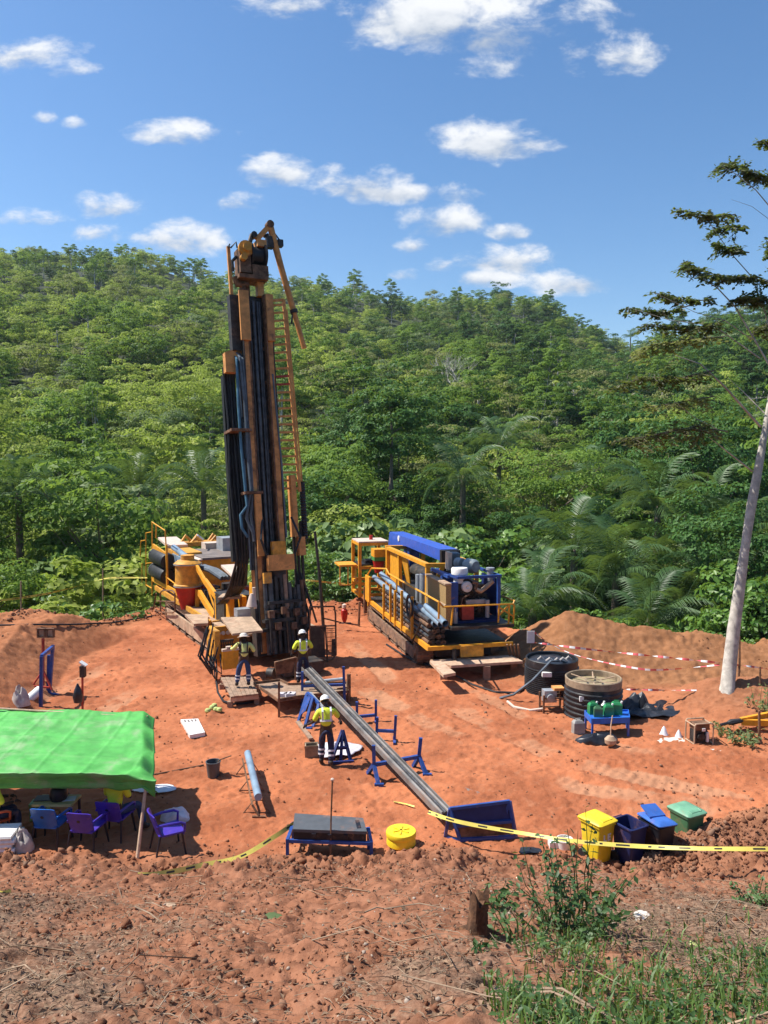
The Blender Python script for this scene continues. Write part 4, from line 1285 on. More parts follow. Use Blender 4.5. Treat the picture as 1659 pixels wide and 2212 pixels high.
    def mp(px, py, off=0.0):
        """(across, up) on the mast plane set 'off' to the rear"""
        c = MI @ (R1.I @ EYE); d = MI.to_3x3() @ (R1.I.to_3x3() @ ray(px, py))
        p = c + d * ((off - c.y) / d.y)
        return p
    m2 = lambda x, y, off=0.0: mp(459 + .3172 * x, 459 + .3172 * y, off)
    def mpart(name, mb, mat, parent=rig):
        return part(name, mb.xform(MM), mat, parent)
    top = m2(280, 560).z
    L = lambda x, y, o=0.0: m2(x, y, o)
    l0, l1 = L(175, 700).x, L(390, 700).x
    mb = MB()          # main channel: two flanges and a web behind
    for x in (l0 + .12, l1 - .12):
        s = 1 if x < 0 else -1
        mb.box(x - .07, x + .07, -.28, .38, .3, top)
        mb.box(min(x + s * .07, x + s * .19), max(x + s * .07, x + s * .19), -.28, -.2, .3, top - 1.9)
    mast = mpart('mast', mb, 'mast_orange')
    for x0, w_, mt in ((l0 + .045, .035, 'dark_steel'), (l0 + .255, .06, 'rusty'), (l1 - .31, .055, 'rusty'), (l1 - .04, .03, 'dark_steel'), (l0 + .34, .04, 'dark_steel')):
        mb = MB(); mb.box(x0, x0 + w_, -.300, -.03, .35, top - .05); mpart('mast_rail', mb, mt, mast)
    gx0, gx1 = m2(190, 1200).x, l0 + .04
    mb = MB(); mb.box(gx0, gx1, .10, .16, 4.2, m2(200, 1000).z); mpart('hose_backplate', mb, 'dark_steel', mast)
    for k in range(7):
        x0 = gx0 + (gx1 - gx0) * (k + .5) / 7
        sw = .03 * math.sin(k * 2.1)
        mb = MB(); mb.tube([(x0, .02, 3.4 + .2 * (k % 3)), (x0 + sw, -.02, 5.5), (x0 - sw, .0, 8.0), (x0, .02, m2(200, 990).z + .12 * math.sin(k))], .042, 6); mpart('guide_hose', mb, ('hose_grey', 'black_rubber', 'rusty', 'black_rubber', 'hose_grey', 'black_rubber', 'rod_steel')[k], mast)
    mb = MB(); mb.box(l0 + .2, l1 - .2, .12, .36, .3, top - .02); mpart('mast_web', mb, 'dark_steel', mast)
    mb = MB()
    for k in range(9):
        zz = 1.2 + k * (top - 2) / 9
        mb.box(l0 + .2, l1 - .2, .05, .118, zz, zz + .12)
    mpart('mast_brace', mb, 'rusty', mast)
    mb = MB()          # chain and feed cylinders inside the channel
    for x, r in ((-.22, .06), (-.05, .085), (.12, .05), (.2, .04)):
        mb.cyl((x + (l0 + l1) / 2, -.08, .8), (x + (l0 + l1) / 2, -.08, top - .3), r, 10)
    mpart('feed_cylinder', mb, 'rod_steel', mast)
    mb = MB(); mb.box(l0 - .05, l0 + .33, -.38, -.29, m2(270, 890).z, top); mpart('mast_plate', mb, 'jib_orange', mast)
    mb = MB(); mb.box(l1 - .26, l1 + .03, -.38, -.29, m2(370, 890).z, top - .05); mpart('mast_plate', mb, 'mast_orange', mast)
    mb = MB(); mb.box(l0 + .1, l0 + .34, -.4, -.3, m2(300, 1905).z - 4.4 if False else 3.9, m2(300, 1925).z); mpart('mast_plate', mb, 'jib_orange', mast)
    mb = MB(); xx = l0 - .28; mb.box(xx - .03, l0 + .04, -.05, .3, m2(190, 940).z, top - .1); mpart('side_channel', mb, 'dark_steel', mast)
    # strut on the far left
    a, b = L(112, 225), L(162, 955)
    mb = MB(); mb.bar((a.x, .1, a.z), (b.x, .1, b.z), .12, .12); st = mpart('mast_strut', mb, 'jib_orange')
    mb = MB(); mb.tube([L(105, 240), L(118, 215)], .03, 6); mb.tube([L(125, 240), L(160, 200), L(168, 240)], .035, 6); mpart('strut_hook', mb, 'dark_steel', st)
    # crown block with winch drum
    mb = MB(); a, b = L(165, 250), L(250, 430); mb.box(a.x, b.x, -.3, .35, b.z, a.z)
    crown = mpart('crown_block', mb, 'rusty')
    mb = MB(); c = L(305, 300); mb.lathe((c.x - .34, .05, c.z), [(.02, 0), (.52, 0), (.52, .07), (.36, .1), (.36, .52), (.52, .55), (.52, .62), (.02, .62)], 22, axis=(1, 0, 0)); mpart('winch_drum', mb, 'black_rubber', crown)
    mb = MB(); c = L(210, 265); mb.lathe((c.x, -.3, c.z), [(.02, -.22), (.16, -.22), (.16, -.1), (.3, -.08), (.3, .05)], 16, axis=(0, 1, 0))
    c = L(190, 330); mb.lathe((c.x, -.3, c.z), [(.02, -.2), (.13, -.2), (.13, 0)], 12, axis=(0, 1, 0)); mpart('winch_motor', mb, 'yellow_worn', crown)
    a = L(160, 440)
    mb = MB(); mb.box(a.x, L(355, 440).x, -.4, .4, a.z - .12, a.z + .03); mpart('crown_bracket', mb, 'rusty', crown)
    mb = MB(); mb.box(L(255, 420).x, L(360, 420).x, -.35, .3, a.z + .032, a.z + .45); mpart('crown_bracket', mb, 'rusty', crown)
    mb = MB(); mb.box(L(290, 230).x, L(350, 230).x, -.3, .3, L(290, 245).z, L(290, 200).z); mpart('crown_bracket', mb, 'jib_orange', crown)
    for pl, r in (([L(155, 440), L(170, 490), L(240, 495)], .13), ([L(215, 500), L(200, 560)], .1), ([L(140, 400), L(135, 330), L(165, 300)], .06), ([L(270, 150), L(245, 230)], .09), ([L(265, 350), L(280, 390), L(265, 420)], .05)):
        mb = MB(); mb.tube(pl, r, 8); mpart('crown_hose', mb, 'dark_steel' if r < .1 else 'rusty', crown)
    mb = MB(); mb.lathe(L(275, 160) + Vector((0, -.2, 0)), [(.02, 0), (.12, 0), (.12, .3), (.02, .3)], 12, axis=(0, 1, 0)); mpart('crown_pulley', mb, 'dark_steel', crown)
    mb = MB(); a = L(318, 440); mb.box(a.x - .13, a.x + .13, -.1, .15, top - .05, a.z); mpart('mast_neck', mb, 'jib_orange', crown)
    mb = MB()
    for x in (210, 240): 
        a = L(x, 500); mb.box(a.x - .08, a.x + .08, .0, .25, top - .05, L(x, 430).z)
    mpart('mast_neck', mb, 'rusty', crown)
    # jib
    mb = MB(); mb.bar(L(300, 185), L(385, 95), .16, .2); mb.tube([L(392, 85), L(430, 235), L(470, 385), L(553, 670)], [.13, .13, .125, .12], 12); mb.tube([L(553, 670), L(625, 925)], .105, 12)
    jib = mpart('jib_arm', mb, 'jib_orange')
    mb = MB(); mb.lathe(L(551, 662), [(.16, 0), (.16, .14)], 12, axis=(L(625, 925) - L(553, 670)).normalized()); mb.tube([L(545, 690), L(538, 755)], .035, 6); mpart('jib_collar', mb, 'dark_steel', jib)
    mb = MB(); mb.lathe(L(388, 85) + Vector((0, -.14, 0)), [(.02, 0), (.15, 0), (.15, .28), (.02, .28)], 14, axis=(0, 1, 0)); mpart('jib_pulley', mb, 'rusty', jib)
    mb = MB(); mb.tube([L(400, 110), L(440, 165), L(455, 185)], .03, 6); c = L(458, 212); mb.box(c.x - .11, c.x + .11, -.12, .12, c.z - .13, c.z + .13); mb.tube([L(350, 165), L(380, 150)], .06, 6); c = L(390, 200); mb.box(c.x - .13, c.x + .13, -.1, .15, c.z - .25, c.z + .2); mpart('floodlight', mb, 'dark_steel', jib)
    # ladder
    a, b = L(487, 590), L(598, 1900)
    c, d = L(385, 600), L(500, 1900)
    mb = MB(); mb.bar((a.x, .05, a.z), (b.x, .05, b.z), .11, .08); mb.bar((a.x + .11, .05, a.z - .4), (b.x + .13, .05, b.z), .05, .05); mb.bar((c.x, .05, c.z), (a.x, .05, a.z), .09, .08)
    lad = mpart('mast_ladder', mb, 'jib_orange')
    nr = 24
    for i in range(nr):
        t = (i + .6) / nr
        p, q2 = a.lerp(b, t), c.lerp(d, t)
        mb = MB(); mb.bar((q2.x - .05, .05, q2.z), (p.x, .05, p.z), .05, .075)
        mpart('rung', mb, 'red_dull' if i in (9, 10) else 'jib_orange', lad)
    # lower right bracket and hose coil
    mb = MB(); a = L(525, 1790); mb.box(a.x, a.x + .2, -.1, .3, L(525, 2210).z, a.z); a1_ = mp(645, 1165); mb.box(a1_.x - .05, a1_.x + .22, -.15, .25, mp(645, 1200).z, mp(645, 1160).z); mpart('rod_handler', mb, 'jib_orange')
    mb = MB(); x = mp(640, 1215).x
    for k in range(3): mb.cyl((x + .07 + .16 * k - .05, .15 + .05 * k, .3), (x + .07 + .16 * k - .05, .15, mp(650, 1070).z - .5 * k), .07, 8)
    mpart('hydraulic_cylinder', mb, 'dark_steel')
    mb = MB(); a = mp(654, 1040); 
    mb.lathe((a.x, .1, mp(654, 1165).z), [(.10 + .025 * (i % 2), i * .055) for i in range(42)], 10); mpart('corrugated_hose', mb, 'black_rubber')
    # hose bundle left of the mast
    hb = MB(); xa, xb = L(100, 1200).x, L(200, 1200).x
    zt = L(150, 1000).z
    for k in range(15):
        t = k / 14
        x = xa + (xb - xa) * t
        zz = zt - .25 + .35 * math.sin(t * math.pi)
        sw = random.uniform(-.05, .05)
        if k % 4 == 3: continue
        hb.tube([(x, .35, zz), (x + sw, .2 + .12 * (k % 3), zt * .8), (x - sw, .15 + .12 * (k % 3), zt * .6), (x + .05, .2, zt * .45), (x + .02 + .1 * (1 - t), .3 + .15 * (k % 3), zt * .34), (x - .02 - .06 * (1 - t), .8, zt * .25), (x - .02 - .1 * (1 - t), 1.3, zt * (.215 + .02 * t)), (x - .08 - .2 * (1 - t), 1.9 + .4 * t, zt * .19)], .048, 6)
    hs = mpart('hose_bundle', hb, 'black_rubber')
    hb = MB(); hb.box(xa - .04, xb - .12, .35, .6, zt * .33, L(100, 1100).z); mpart('hose_tray', hb, 'black_rubber', hs)
    for pts, mt in (([(165, 1000), (175, 1300), (195, 1600), (225, 1900), (235, 2000), (190, 2060), (200, 2150), (240, 2212)], 'hose_blue'), ([(185, 990), (220, 1300), (240, 1650), (262, 1890), (250, 1960), (230, 2080), (275, 2180), (285, 2240)], 'hose_grey'),
                    ([(205, 1000), (240, 1400), (265, 1750), (275, 1960), (262, 2060), (285, 2212)], 'hose_grey')):
        hb = MB(); hb.tube([L(pts[0][0] - 40, pts[0][1] + 40, .2), L(pts[0][0] - 20, pts[0][1] - 40, .1)] + [L(x, y, -.25) for x, y in pts], .055, 7); mpart('hose', hb, mt, hs)
    hb = MB(); hb.tube([L(410, 1100, -.3), L(440, 1400, -.3), L(470, 1700, -.3), L(490, 2000, -.3), L(505, 2212, -.3)], .035, 6); mpart('hose', hb, 'hose_grey', hs)
    hb = MB()
    for (xa_, xb_, y) in ((200, 320, 1915), (105, 245, 1490)):
        p, q2 = L(xa_, y), L(xb_, y); hb.box(p.x, q2.x, -.42, .5, p.z - .05, p.z + .05)
    mpart('hose_clamp', hb, 'rusty', hs)
    c = L(125, 1030)
    hb = MB(); hb.slab([(c.x - .24, -.12, c.z - .35), (c.x + .2, -.12, c.z - .35), (c.x + .25, -.12, c.z + .3), (c.x + .05, -.12, c.z + .5), (c.x - .24, -.12, c.z + .4)], .3, down=(0, 1, 0)); mpart('hose_guide', hb, 'jib_orange', mast)
    # rotary head
    p, q2 = mp(569, 1240), mp(622, 1197)
    mb = MB(); mb.box(p.x, q2.x, -.62, -.39, p.z + .1, q2.z); hd = mpart('rotary_head', mb, 'jib_orange')
    mb = MB(); mb.box(p.x + .2, q2.x - .3, -.6, -.39, q2.z, q2.z + .5); mb.box(p.x - .18, p.x + .12, -.55, -.38, p.z - .35, p.z + .05); mpart('head_motor', mb, 'yellow_worn', hd)
    mb = MB(); cx = (p.x + q2.x) / 2; mb.lathe((cx, -.2, p.z - .7), [(.12, 0), (.2, .1), (.2, .45), (.3, .5), (.3, .85)], 14); mpart('head_spindle', mb, 'dark_steel', hd)
    mb = MB()
    for s in (-.5, .55): mb.tube([(cx + s, -.5, q2.z - .1), (cx + s * 1.5, -.6, q2.z + .6), (cx + s * 1.1, -.35, q2.z + 1.4)], .045, 6)
    mpart('head_hose', mb, 'black_rubber', hd)
    # rods, guides and clamps in the lower mast
    zt = p.z - .05
    for k, (x, r, mt, yo) in enumerate(((-.62, .09, 'rod_steel', -.45), (-.42, .11, 'rod_steel', -.5), (-.2, .085, 'dark_steel', -.5), (0, .07, 'dark_steel', -.55), (.13, .075, 'wood_grey', -.6), (.32, .1, 'rod_steel', -.5), (.55, .085, 'dark_steel', -.4), (.74, .11, 'rod_steel', -.3), (.92, .07, 'rusty', -.3))):
        mb = MB(); mb.cyl((x, yo, .25), (x, yo + .1, zt * random.uniform(.8, 1.02)), r, 12)
        for zz in (zt * .35, zt * .62): mb.lathe((x, yo + .03, zz), [(r * 1.25, 0), (r * 1.25, .12)], 12)
        mpart('drill_rod', mb, mt)
    mb = MB(); mb.box(-1.0, 1.05, -.2, .3, .2, zt * .72); mpart('lower_mast_frame', mb, 'dark_steel')
    mb = MB()
    for k in range(4): mb.box(-.9 + .1 * k, .95 - .1 * k, -.62 - .05 * (k % 2), -.2, 1.1 + k * .33, 1.22 + k * .33)
    for x in (-.62, -.28, .1, .42, .75): mb.cyl((x, -.75, .35), (x, -.75, random.uniform(1.3, 2.0)), .05, 8)
    foot = mpart('foot_clamp', mb, 'dark_steel')
    mb = MB()
    for x, z in ((-.6, 1.75), (-.1, 1.85), (.4, 1.75), (-.35, 1.3), (.25, 1.25), (.7, 1.4)): mb.box(x - .1, x + .1, -.9, -.7, z - .13, z + .13)
    mpart('clamp_jaw', mb, 'rusty', foot)
    mb = MB(); mb.tube([(.85, .1, zt * 1.0), (1.05, 0, zt * .7), (1.18, -.1, zt * .5), (1.1, -.2, zt * .33)], .05, 6); mb.tube([(1.0, .1, zt * 1.0), (1.15, 0, zt * .8), (1.3, -.1, zt * .6), (1.0, -.3, zt * .3)], .05, 6); mpart('side_hose', mb, 'black_rubber')
    mb = MB(); a, b = mp(627, 1270), mp(692, 1330); mb.bar(mp(655, 1250), mp(684, 1345), .06, .06); mpart('stay_rod', mb, 'rusty')
    # yellow lever hanging left of the clamps
    mb = MB(); mb.cyl(a5(500, 0, 'y', -.7), a5(520, 240, 'y', -.7), .06, 8); mb.lathe(a5(478, 215, 'y', -.8), [(.2, 0), (.1, .35), (.05, .45)], 10); part('swivel', mb, 'pale_hood', rig)
    # --- steel table, safety cage, trays in front
    mb = MB()
    A = a5(740, 862, 'y', -2.6); B_ = a5(985, 802, 'y', -2.6); C_ = a5(985, 1060, 'y', -2.6); D_ = a5(760, 1000, 'y', -2.6)
    mb.slab([D_, C_ + Vector((-.15, 0, .3)), B_, A], .06, down=(0, 1, 0)); mb.bar(A, B_, .1, .06); mb.bar(B_, C_, .07, .07)
    part('break_out_table', mb, 'rusty', rig)
    mb = MB(); c = a5(700, 985, 'y', -2.4); mb.lathe(c, [(.02, -.12), (.2, -.12), (.2, .12), (.02, .12)], 14, axis=(.7, -.7, 0)); mb.box(-.9, .6, -2.0, -1.2, .1, .5); part('blowout_box', mb, 'dark_steel', rig)
    Yc = -.6
    P = lambda x, y: a5(x, y, 'y', Yc)
    mb = MB(); mb.tube([P(1140, 222), P(1420, 216), P(1436, 300), P(1442, 770), P(1390, 825), P(1300, 825)], .035, 6); mb.tube([P(1150, 445), P(1432, 438)], .03, 6); mb.tube([P(1140, 220), P(1150, 830)], .03, 6); mb.tube([P(1320, 430), P(1345, 860), P(1410, 1120)], .035, 6); mb.tube([P(1310, 355), P(1500, 402)], .03, 6)
    cage = part('safety_cage', mb, 'rusty', rig)
    mb = MB(); q = [P(1155, 450), P(1155, 790), P(1318, 800), P(1312, 445)]; mb.slab(q, .03, down=(0, 1, 0)); part('cage_mesh', mb, 'dark_steel', cage)
    mb = MB(); q = [P(1395, 595), P(1392, 790), P(1440, 775), P(1440, 590)]; mb.slab(q, .05, down=(0, 1, 0)); part('cage_plate', mb, 'dark_steel', cage)
    mb = MB()
    for i in range(6):
        t = i / 6; mb.tube([P(1330 + 15 * i, 460), P(1335 + 15 * i, 800)], .012, 4, cap=False)
    for i in range(7): mb.tube([P(1325, 470 + 50 * i), P(1436, 465 + 50 * i)], .012, 4, cap=False)
    part('cage_wire', mb, 'rusty', cage)
    return rig
drill_rig = build_drill_rig()
# pole that stands beside the rig's cage
p0, p1 = G(700, 1362), None
p1 = D(680, 1148, p0.y + .1)
mb = MB(); mb.tube([p0 - Vector((0, 0, .3)), p0.lerp(p1, .5) + Vector((.03, 0, 0)), p1], [.075, .07, .06], 8); solo('pole', mb, 'dark_steel', 'thin black upright pole at the right side of the drill rig', 'pole')

def build_booster():
    rig = thing('compressor_carrier', 'yellow tracked compressor carrier with a blue crane boom and an open blue engine bay', 'drill support vehicle', R2.o, R2.rot)
    track(rig, -1.85, -1.25, .9, 9.4, .85, 'track_steel')
    track(rig, .95, 1.55, .9, 9.4, .85, 'track_steel')
    mb = MB(); mb.box(-1.2, .9, .6, 9.4, .4, .9); part('chassis', mb, 'dark_steel', rig)
    mb = MB(); mb.box(-1.75, 1.3, .2, 10.0, .9, 1.0); deck = part('deck', mb, 'dark_steel', rig)
    mb = MB(); mb.box(-1.88, -1.76, -.3, 10.2, .9, 1.08); mb.box(-1.88, 1.35, -.42, -.3, .92, 1.06); part('deck_edge', mb, 'yellow', deck)
    mb = MB(); a, b = b3(1045, 1035, 'y', -.3), b3(1222, 1110, 'y', -.3); mb.box(a.x, b.x, -.5, -.43, b.z, a.z); part('name_plate', mb, 'yellow_worn', rig)
    # rod rack on the left: uprights and stacked rods
    X = -1.88
    for x, yt, yb in ((340, 500, 715), (460, 560, 815), (512, 560, 835), (548, 610, 870), (600, 610, 905), (680, 655, 965)):
        t, b = b3(x, yt, 'x', X), b3(x, yb, 'x', X)
        mb = MB(); mb.bar((X, t.y, b.z - .1), (X, t.y, t.z), .09, .1); part('rack_upright', mb, 'yellow', rig)
    mb = MB(); t, b = b3(350, 520, 'x', X), b3(345, 715, 'x', X); mb.box(X - .06, X + .03, t.y - .1, t.y + .75, 1.0, t.z + .1); part('rack_end_plate', mb, 'yellow', rig)
    for j in range(5):
        for i in range(4):
            z = 1.13 + .2 * j; x = X + .16 + .17 * i
            y0 = -.1 + random.uniform(-.12, .12)
            mb = MB(); mb.lathe((x, y0, z), [(.045, .04), (.05, 0), (.083, 0), (.083, 6.8), (.05, 6.8)], 10, axis=(0, 1, .0), cap=True); part('stacked_rod', mb, 'rusty' if (i + j) % 3 == 0 else 'rod_steel', rig)
    # three large grey pipes lying on the rack, slanting to the front
    for (pa, pb) in (((385, 505), (640, 720)), ((440, 480), (690, 700)), ((690, 740), (862, 872)), ((740, 735), (905, 872)), ((790, 730), (940, 868))):
        a, b = b3(*pa, 'x', X + .3), b3(*pb, 'x', X + .3)
        mb = MB(); d = (b - a); mb.tube([a, b], .115, 14, cap=False); mb.tube([a + d * .0, b], .098, 14, cap=False); part('steel_pipe', mb, 'pipe_blue', rig)
    mb = MB(); c = b3(660, 735, 'x', X - .02)
    for k in range(4): mb.tube([c + Vector((0, math.cos(t) * (.34 + .03 * k), math.sin(t) * (.36 + .03 * k))) for t in np.linspace(0, 6.28, 18)], .035, 5)
    part('cable_coil', mb, 'black_rubber', rig)
    mb = MB(); a = b3(750, 860, 'x', X); b = b3(680, 1010, 'x', X - .1); mb.tube([a, a.lerp(b, .5) + Vector((0, -.15, .1)), b], .035, 6); mb.tube([a + Vector((0, .1, 0)), a.lerp(b, .5) + Vector((0, .1, -.1)), b], .03, 6); part('strap', mb, 'dark_steel', rig)
    # handrails
    P = lambda x, y: b3(x, y, 'x', X)
    rail(rig, [[P(335, 640), P(335, 480), P(365, 435), P(480, 440), P(500, 480)], [P(500, 480), P(890, 700)], [P(560, 520), P(560, 620)], [P(890, 700), P(888, 830)]], .035)
    Yf = -.1
    Q = lambda x, y: b3(x, y, 'y', Yf)
    rail(rig, [[P(890, 700), Q(922, 737), Q(1200, 725), Q(1470, 714), Q(1478, 730), Q(1470, 868), Q(1350, 880)], [Q(1470, 714), b3(1480, 690, 'x', 1.55), b3(1382, 650, 'x', 1.55)], [Q(1360, 720), Q(1352, 860)], [Q(1440, 715), Q(1432, 868)], [Q(1360, 740), Q(1470, 810)], [Q(1360, 800), Q(1440, 720)], [Q(1000, 740), Q(985, 880)]], .035)
    mb = MB(); a, b = Q(1000, 890), Q(1470, 860); mb.box(a.x - .1, b.x, -.2, 1.6, b.z - .14, b.z - .04); part('engine_skid', mb, 'dark_steel', rig)
    # blue open engine bay
    Y = .3
    q = lambda x, y: b3(x, y, 'y', Y)
    zb = q(1000, 850).z; zt = q(1040, 520).z
    xl, xm, xr = q(985, 600).x, q(1040, 600).x, q(1372, 600).x
    mb = MB(); mb.box(xl, xm, Y, Y + .1, zb, zt - .12); part('bay_post', mb, 'blue_steel', rig)
    mb = MB(); mb.box(xr - .12, xr, Y, Y + .1, zb, zt); part('bay_post', mb, 'blue_steel', rig)
    mb = MB(); mb.box(xr - .02, xr + .04, Y + .12, Y + 1.9, zb, zt - .1); part('bay_panel', mb, 'blue_dark', rig)
    mb = MB(); mb.box(xm - .03, xr + .03, Y - .02, Y + .09, zt + .003, zt + .1); mb.box(xm - .35, xm - .25, Y + .2, Y + 2.2, zt + .01, zt + .12); mb.bar((xm, Y + .05, zt + .05), (xm - .3, Y + 2.0, zt + .06), .1, .1); mb.box(xr - .06, xr + .02, Y + .09, Y + 2.2, zt + .003, zt + .1); part('bay_beam', mb, 'blue_steel', rig)
    mb = MB(); mb.box(xl, xr, Y + .1, Y + 2.0, zb - .15, zb - .02); part('bay_floor', mb, 'blue_dark', rig)
    A, B_, C_, D_ = [b3(*p, 'x', xl - .02) for p in ((870, 515), (985, 555), (985, 835), (872, 715))]
    mb = MB(); mb.box(xl - .25, xl - .05, B_.y - .1, A.y + .6, zb - .2, zt - .15)
    rad = part('radiator', mb, 'grille', rig)
    mb = MB()
    for z in (zt - .15, (zb + zt) / 2 - .15, zb - .2): mb.box(xl - .29, xl - .04, B_.y - .12, A.y + .62, z - .03, z + .03)
    part('radiator_frame', mb, 'tan_plate', rad)
    # engine inside
    eng = MB(); ex = (xm + xr) / 2
    eng.box(ex - .55, ex + .5, Y + .5, Y + 1.8, zb, zb + .85); eng.box(ex - .4, ex + .35, Y + .4, Y + 1.8, zb + .85, zb + 1.25)
    for k in range(4): eng.cyl((ex - .45 + .3 * k, Y + .4, zb + .2), (ex - .45 + .3 * k, Y + .4, zb + .75), .07, 8)
    for k in range(7): eng.tube([(ex + random.uniform(-.6, .6), Y + .35, zb + random.uniform(.1, 1.2)), (ex + random.uniform(-.6, .6), Y + .25, zb + random.uniform(.2, 1.2)), (ex + random.uniform(-.6, .6), Y + .4, zb + random.uniform(.0, .6))], .035, 6)
    en = part('engine', eng, 'dark_steel', rig)
    mb = MB(); c = q(1118, 585); mb.lathe(c + Vector((0, .1, 0)), [(.02, .0), (.08, -.05), (.19, -.02), (.20, .0), (.21, .1), (.02, .12)], 20, axis=(0, 1, 0)); part('pulley', mb, 'white_paint', en)
    mb = MB(); mb.lathe(c + Vector((0, .18, 0)), [(.02, 0), (.29, 0), (.29, .1), (.02, .1)], 20, axis=(0, 1, 0)); part('fan_shroud', mb, 'black_rubber', en)
    mb = MB(); c = q(1080, 500); mb.lathe((c.x, Y + .4, zt - .2), [(.23, 0), (.23, .25), (.31, .32), (.31, .52), (.28, .56), (.02, .56)], 20); part('air_cleaner', mb, 'white_paint', en)
    mb = MB(); mb.tube([q(1180, 600), q(1215, 615), q(1250, 590), q(1310, 535)], .085, 10); part('exhaust_elbow', mb, 'tan_plate', en)
    mb = MB(); mb.tube([q(1155, 545), q(1190, 550), q(1175, 590), q(1210, 625)], .07, 8); mb.tube([q(1060, 730), q(1075, 670), q(1130, 640)], .03, 6); part('coolant_pipe', mb, 'rusty', en)
    mb = MB(); c = q(1110, 785); mb.box(c.x - .2, c.x + .26, Y, Y + .35, c.z - .25, c.z + .25); part('battery_box', mb, 'red_dull', en)
    mb = MB(); c = q(1210, 700); mb.box(c.x - .45, c.x + .3, Y + .2, Y + .5, c.z - .1, c.z + .06); c = q(1275, 750); mb.cyl((c.x, Y + .1, c.z - .35), (c.x, Y + .1, c.z + .3), .08, 10); part('oil_filter', mb, 'galv', en)
    mb = MB(); c = q(1235, 475); mb.lathe((c.x - .25, Y + 1.2, zt + .33), [(.02, 0), (.2, .03), (.27, .1), (.27, .5), (.2, .6), (.02, .62)], 18, axis=(.35, -.93, 0)); mb.lathe((c.x - .5, Y + 1.5, zt + .4), [(.02, 0), (.2, .03), (.2, .35), (.02, .4)], 14, axis=(.35, -.93, 0)); part('silencer', mb, 'pipe_grey', en)
    mb = MB(); c = q(1330, 480); mb.lathe((c.x, Y + .5, zt - .2), [(.12, 0), (.12, .4), (.16, .42), (.16, .5), (.02, .52)], 14); part('coolant_tank', mb, 'galv', en)
    mb = MB(); c = q(1010, 790); mb.cyl((c.x, Y - .1, zb - .05), (c.x, Y - .1, zb + .35), .09, 10); mb.cyl((c.x, Y - .1, zb + .35), (c.x, Y - .1, zb + .5), .04, 8); part('fuel_filter', mb, 'galv', en)
    # yellow protective frame over the middle
    zt2 = 3.5; y0, y1 = 2.8, 9.2
    mb = MB(); mb.bar((-.9, y0, zt2), (-.9, y1, zt2 - .03), .2, .14); mb.bar((-.98, y0, zt2), (1.05, y0 - .4, zt2), .16, .16); mb.bar((-1.0, y1, zt2), (.9, y1, zt2 - .05), .25, .16); mb.bar((1.0, y0 - .4, zt2 - .005), (.75, y1, zt2 + .1), .14, .14)
    mb.bar((-.9, y0 + .02, 1.0), (-.9, y0 + .02, zt2 - .07), .16, .16); mb.bar((1.0, y0 - .38, zt2 - .9), (1.0, y0 - .38, zt2 - .08), .15, .15); mb.bar((-.88, 6.9, 1.0), (-.88, 7.1, zt2 - .08), .15, .15); mb.bar((-.9, y1 - .1, 1.0), (-.9, y1 - .1, zt2 - .1), .2, .2); mb.bar((.8, y1 - .1, 1.0), (.8, y1 - .1, zt2 - .1), .2, .2)
    mb.bar((-.3, y0 - .1, zt2 - .08), (-.75, y0 - .05, 2.6), .14, .14); mb.bar((-.75, y0 - .05, 2.62), (-.75, y0 - .05, 1.0), .16, .16)
    part('protective_frame', mb, 'yellow', rig)
    mb = MB(); mb.box(-.85, -.78, 7.4, 8.9, 1.5, 3.3); mb.slab([(-.86, 5.9, 3.3), (-.86, 7.0, 3.36), (-.5, 7.0, 1.6), (-.5, 6.5, 1.6)], .06, down=(1, 0, 0)); part('frame_panel', mb, 'yellow', rig)
    mb = MB(); mb.box(-.7, .75, 3.2, 8.8, 1.0, 2.2); mb.cyl((-.2, 4.0, 2.2), (-.2, 4.0, 3.1), .3, 12); mb.cyl((.3, 5.4, 2.4), (.3, 8.4, 2.4), .4, 14); part('compressor', mb, 'dark_steel', rig)
    mb = MB(); mb.cyl((-.55, 4.4, 1.2), (-.55, 4.4, 2.9), .2, 12); mb.cyl((-.6, 5.0, 1.2), (-.6, 5.0, 2.8), .15, 10); mb.tube([(-.4, 3.6, 2.4), (.1, 3.4, 2.9), (.6, 3.5, 2.6)], .12, 8); part('receiver_tank', mb, 'galv', rig)
    mb = MB(); mb.box(-.1, .5, 3.3, 4.6, 2.6, 3.1); mb.box(-.5, -.2, 3.0, 3.3, 1.9, 2.5); part('separator', mb, 'blue_steel', rig)
    # blue crane boom lying over the frame
    A, B_ = b3(968, 287, 'x', .2), b3(557, 150, 'x', .2)
    A2, B2 = b3(965, 375, 'x', .2), b3(535, 262, 'x', .2)
    mb = MB()
    w = .36
    vs = [(.2 + s * w, p.y, p.z) for s in (-1, 1) for p in (A, A2, b3(690, 262, 'x', .2), b3(640, 255, 'x', .2), b3(545, 272, 'x', .2), B_)]
    n = 6
    mb.add(vs, [tuple(range(n))[::-1], tuple(range(n, 2 * n))] + [(i, (i + 1) % n, n + (i + 1) % n, n + i) for i in range(n)])
    boom = part('crane_boom', mb, 'blue_boom', rig)
    mb = MB(); c = b3(577, 203, 'x', .2 - w); mb.lathe(c + Vector((-.03, 0, 0)), [(.02, 0), (.14, 0), (.14, .03), (.02, .03)], 16, axis=(1, 0, 0)); part('boom_pin', mb, 'white_paint', boom)
    mb = MB(); mb.box(-.2, .6, A.y - .25, A.y - .01, A2.z - .55, A.z - .02); part('boom_head', mb, 'black_rubber', boom)
    mb = MB(); mb.box(.0, .5, 8.6, 9.6, 2.4, B2.z + .4); part('crane_column', mb, 'blue_steel', rig)
    c0 = b3(1000, 455, 'y', 2.3); c1 = b3(1000, 310, 'y', 2.3)
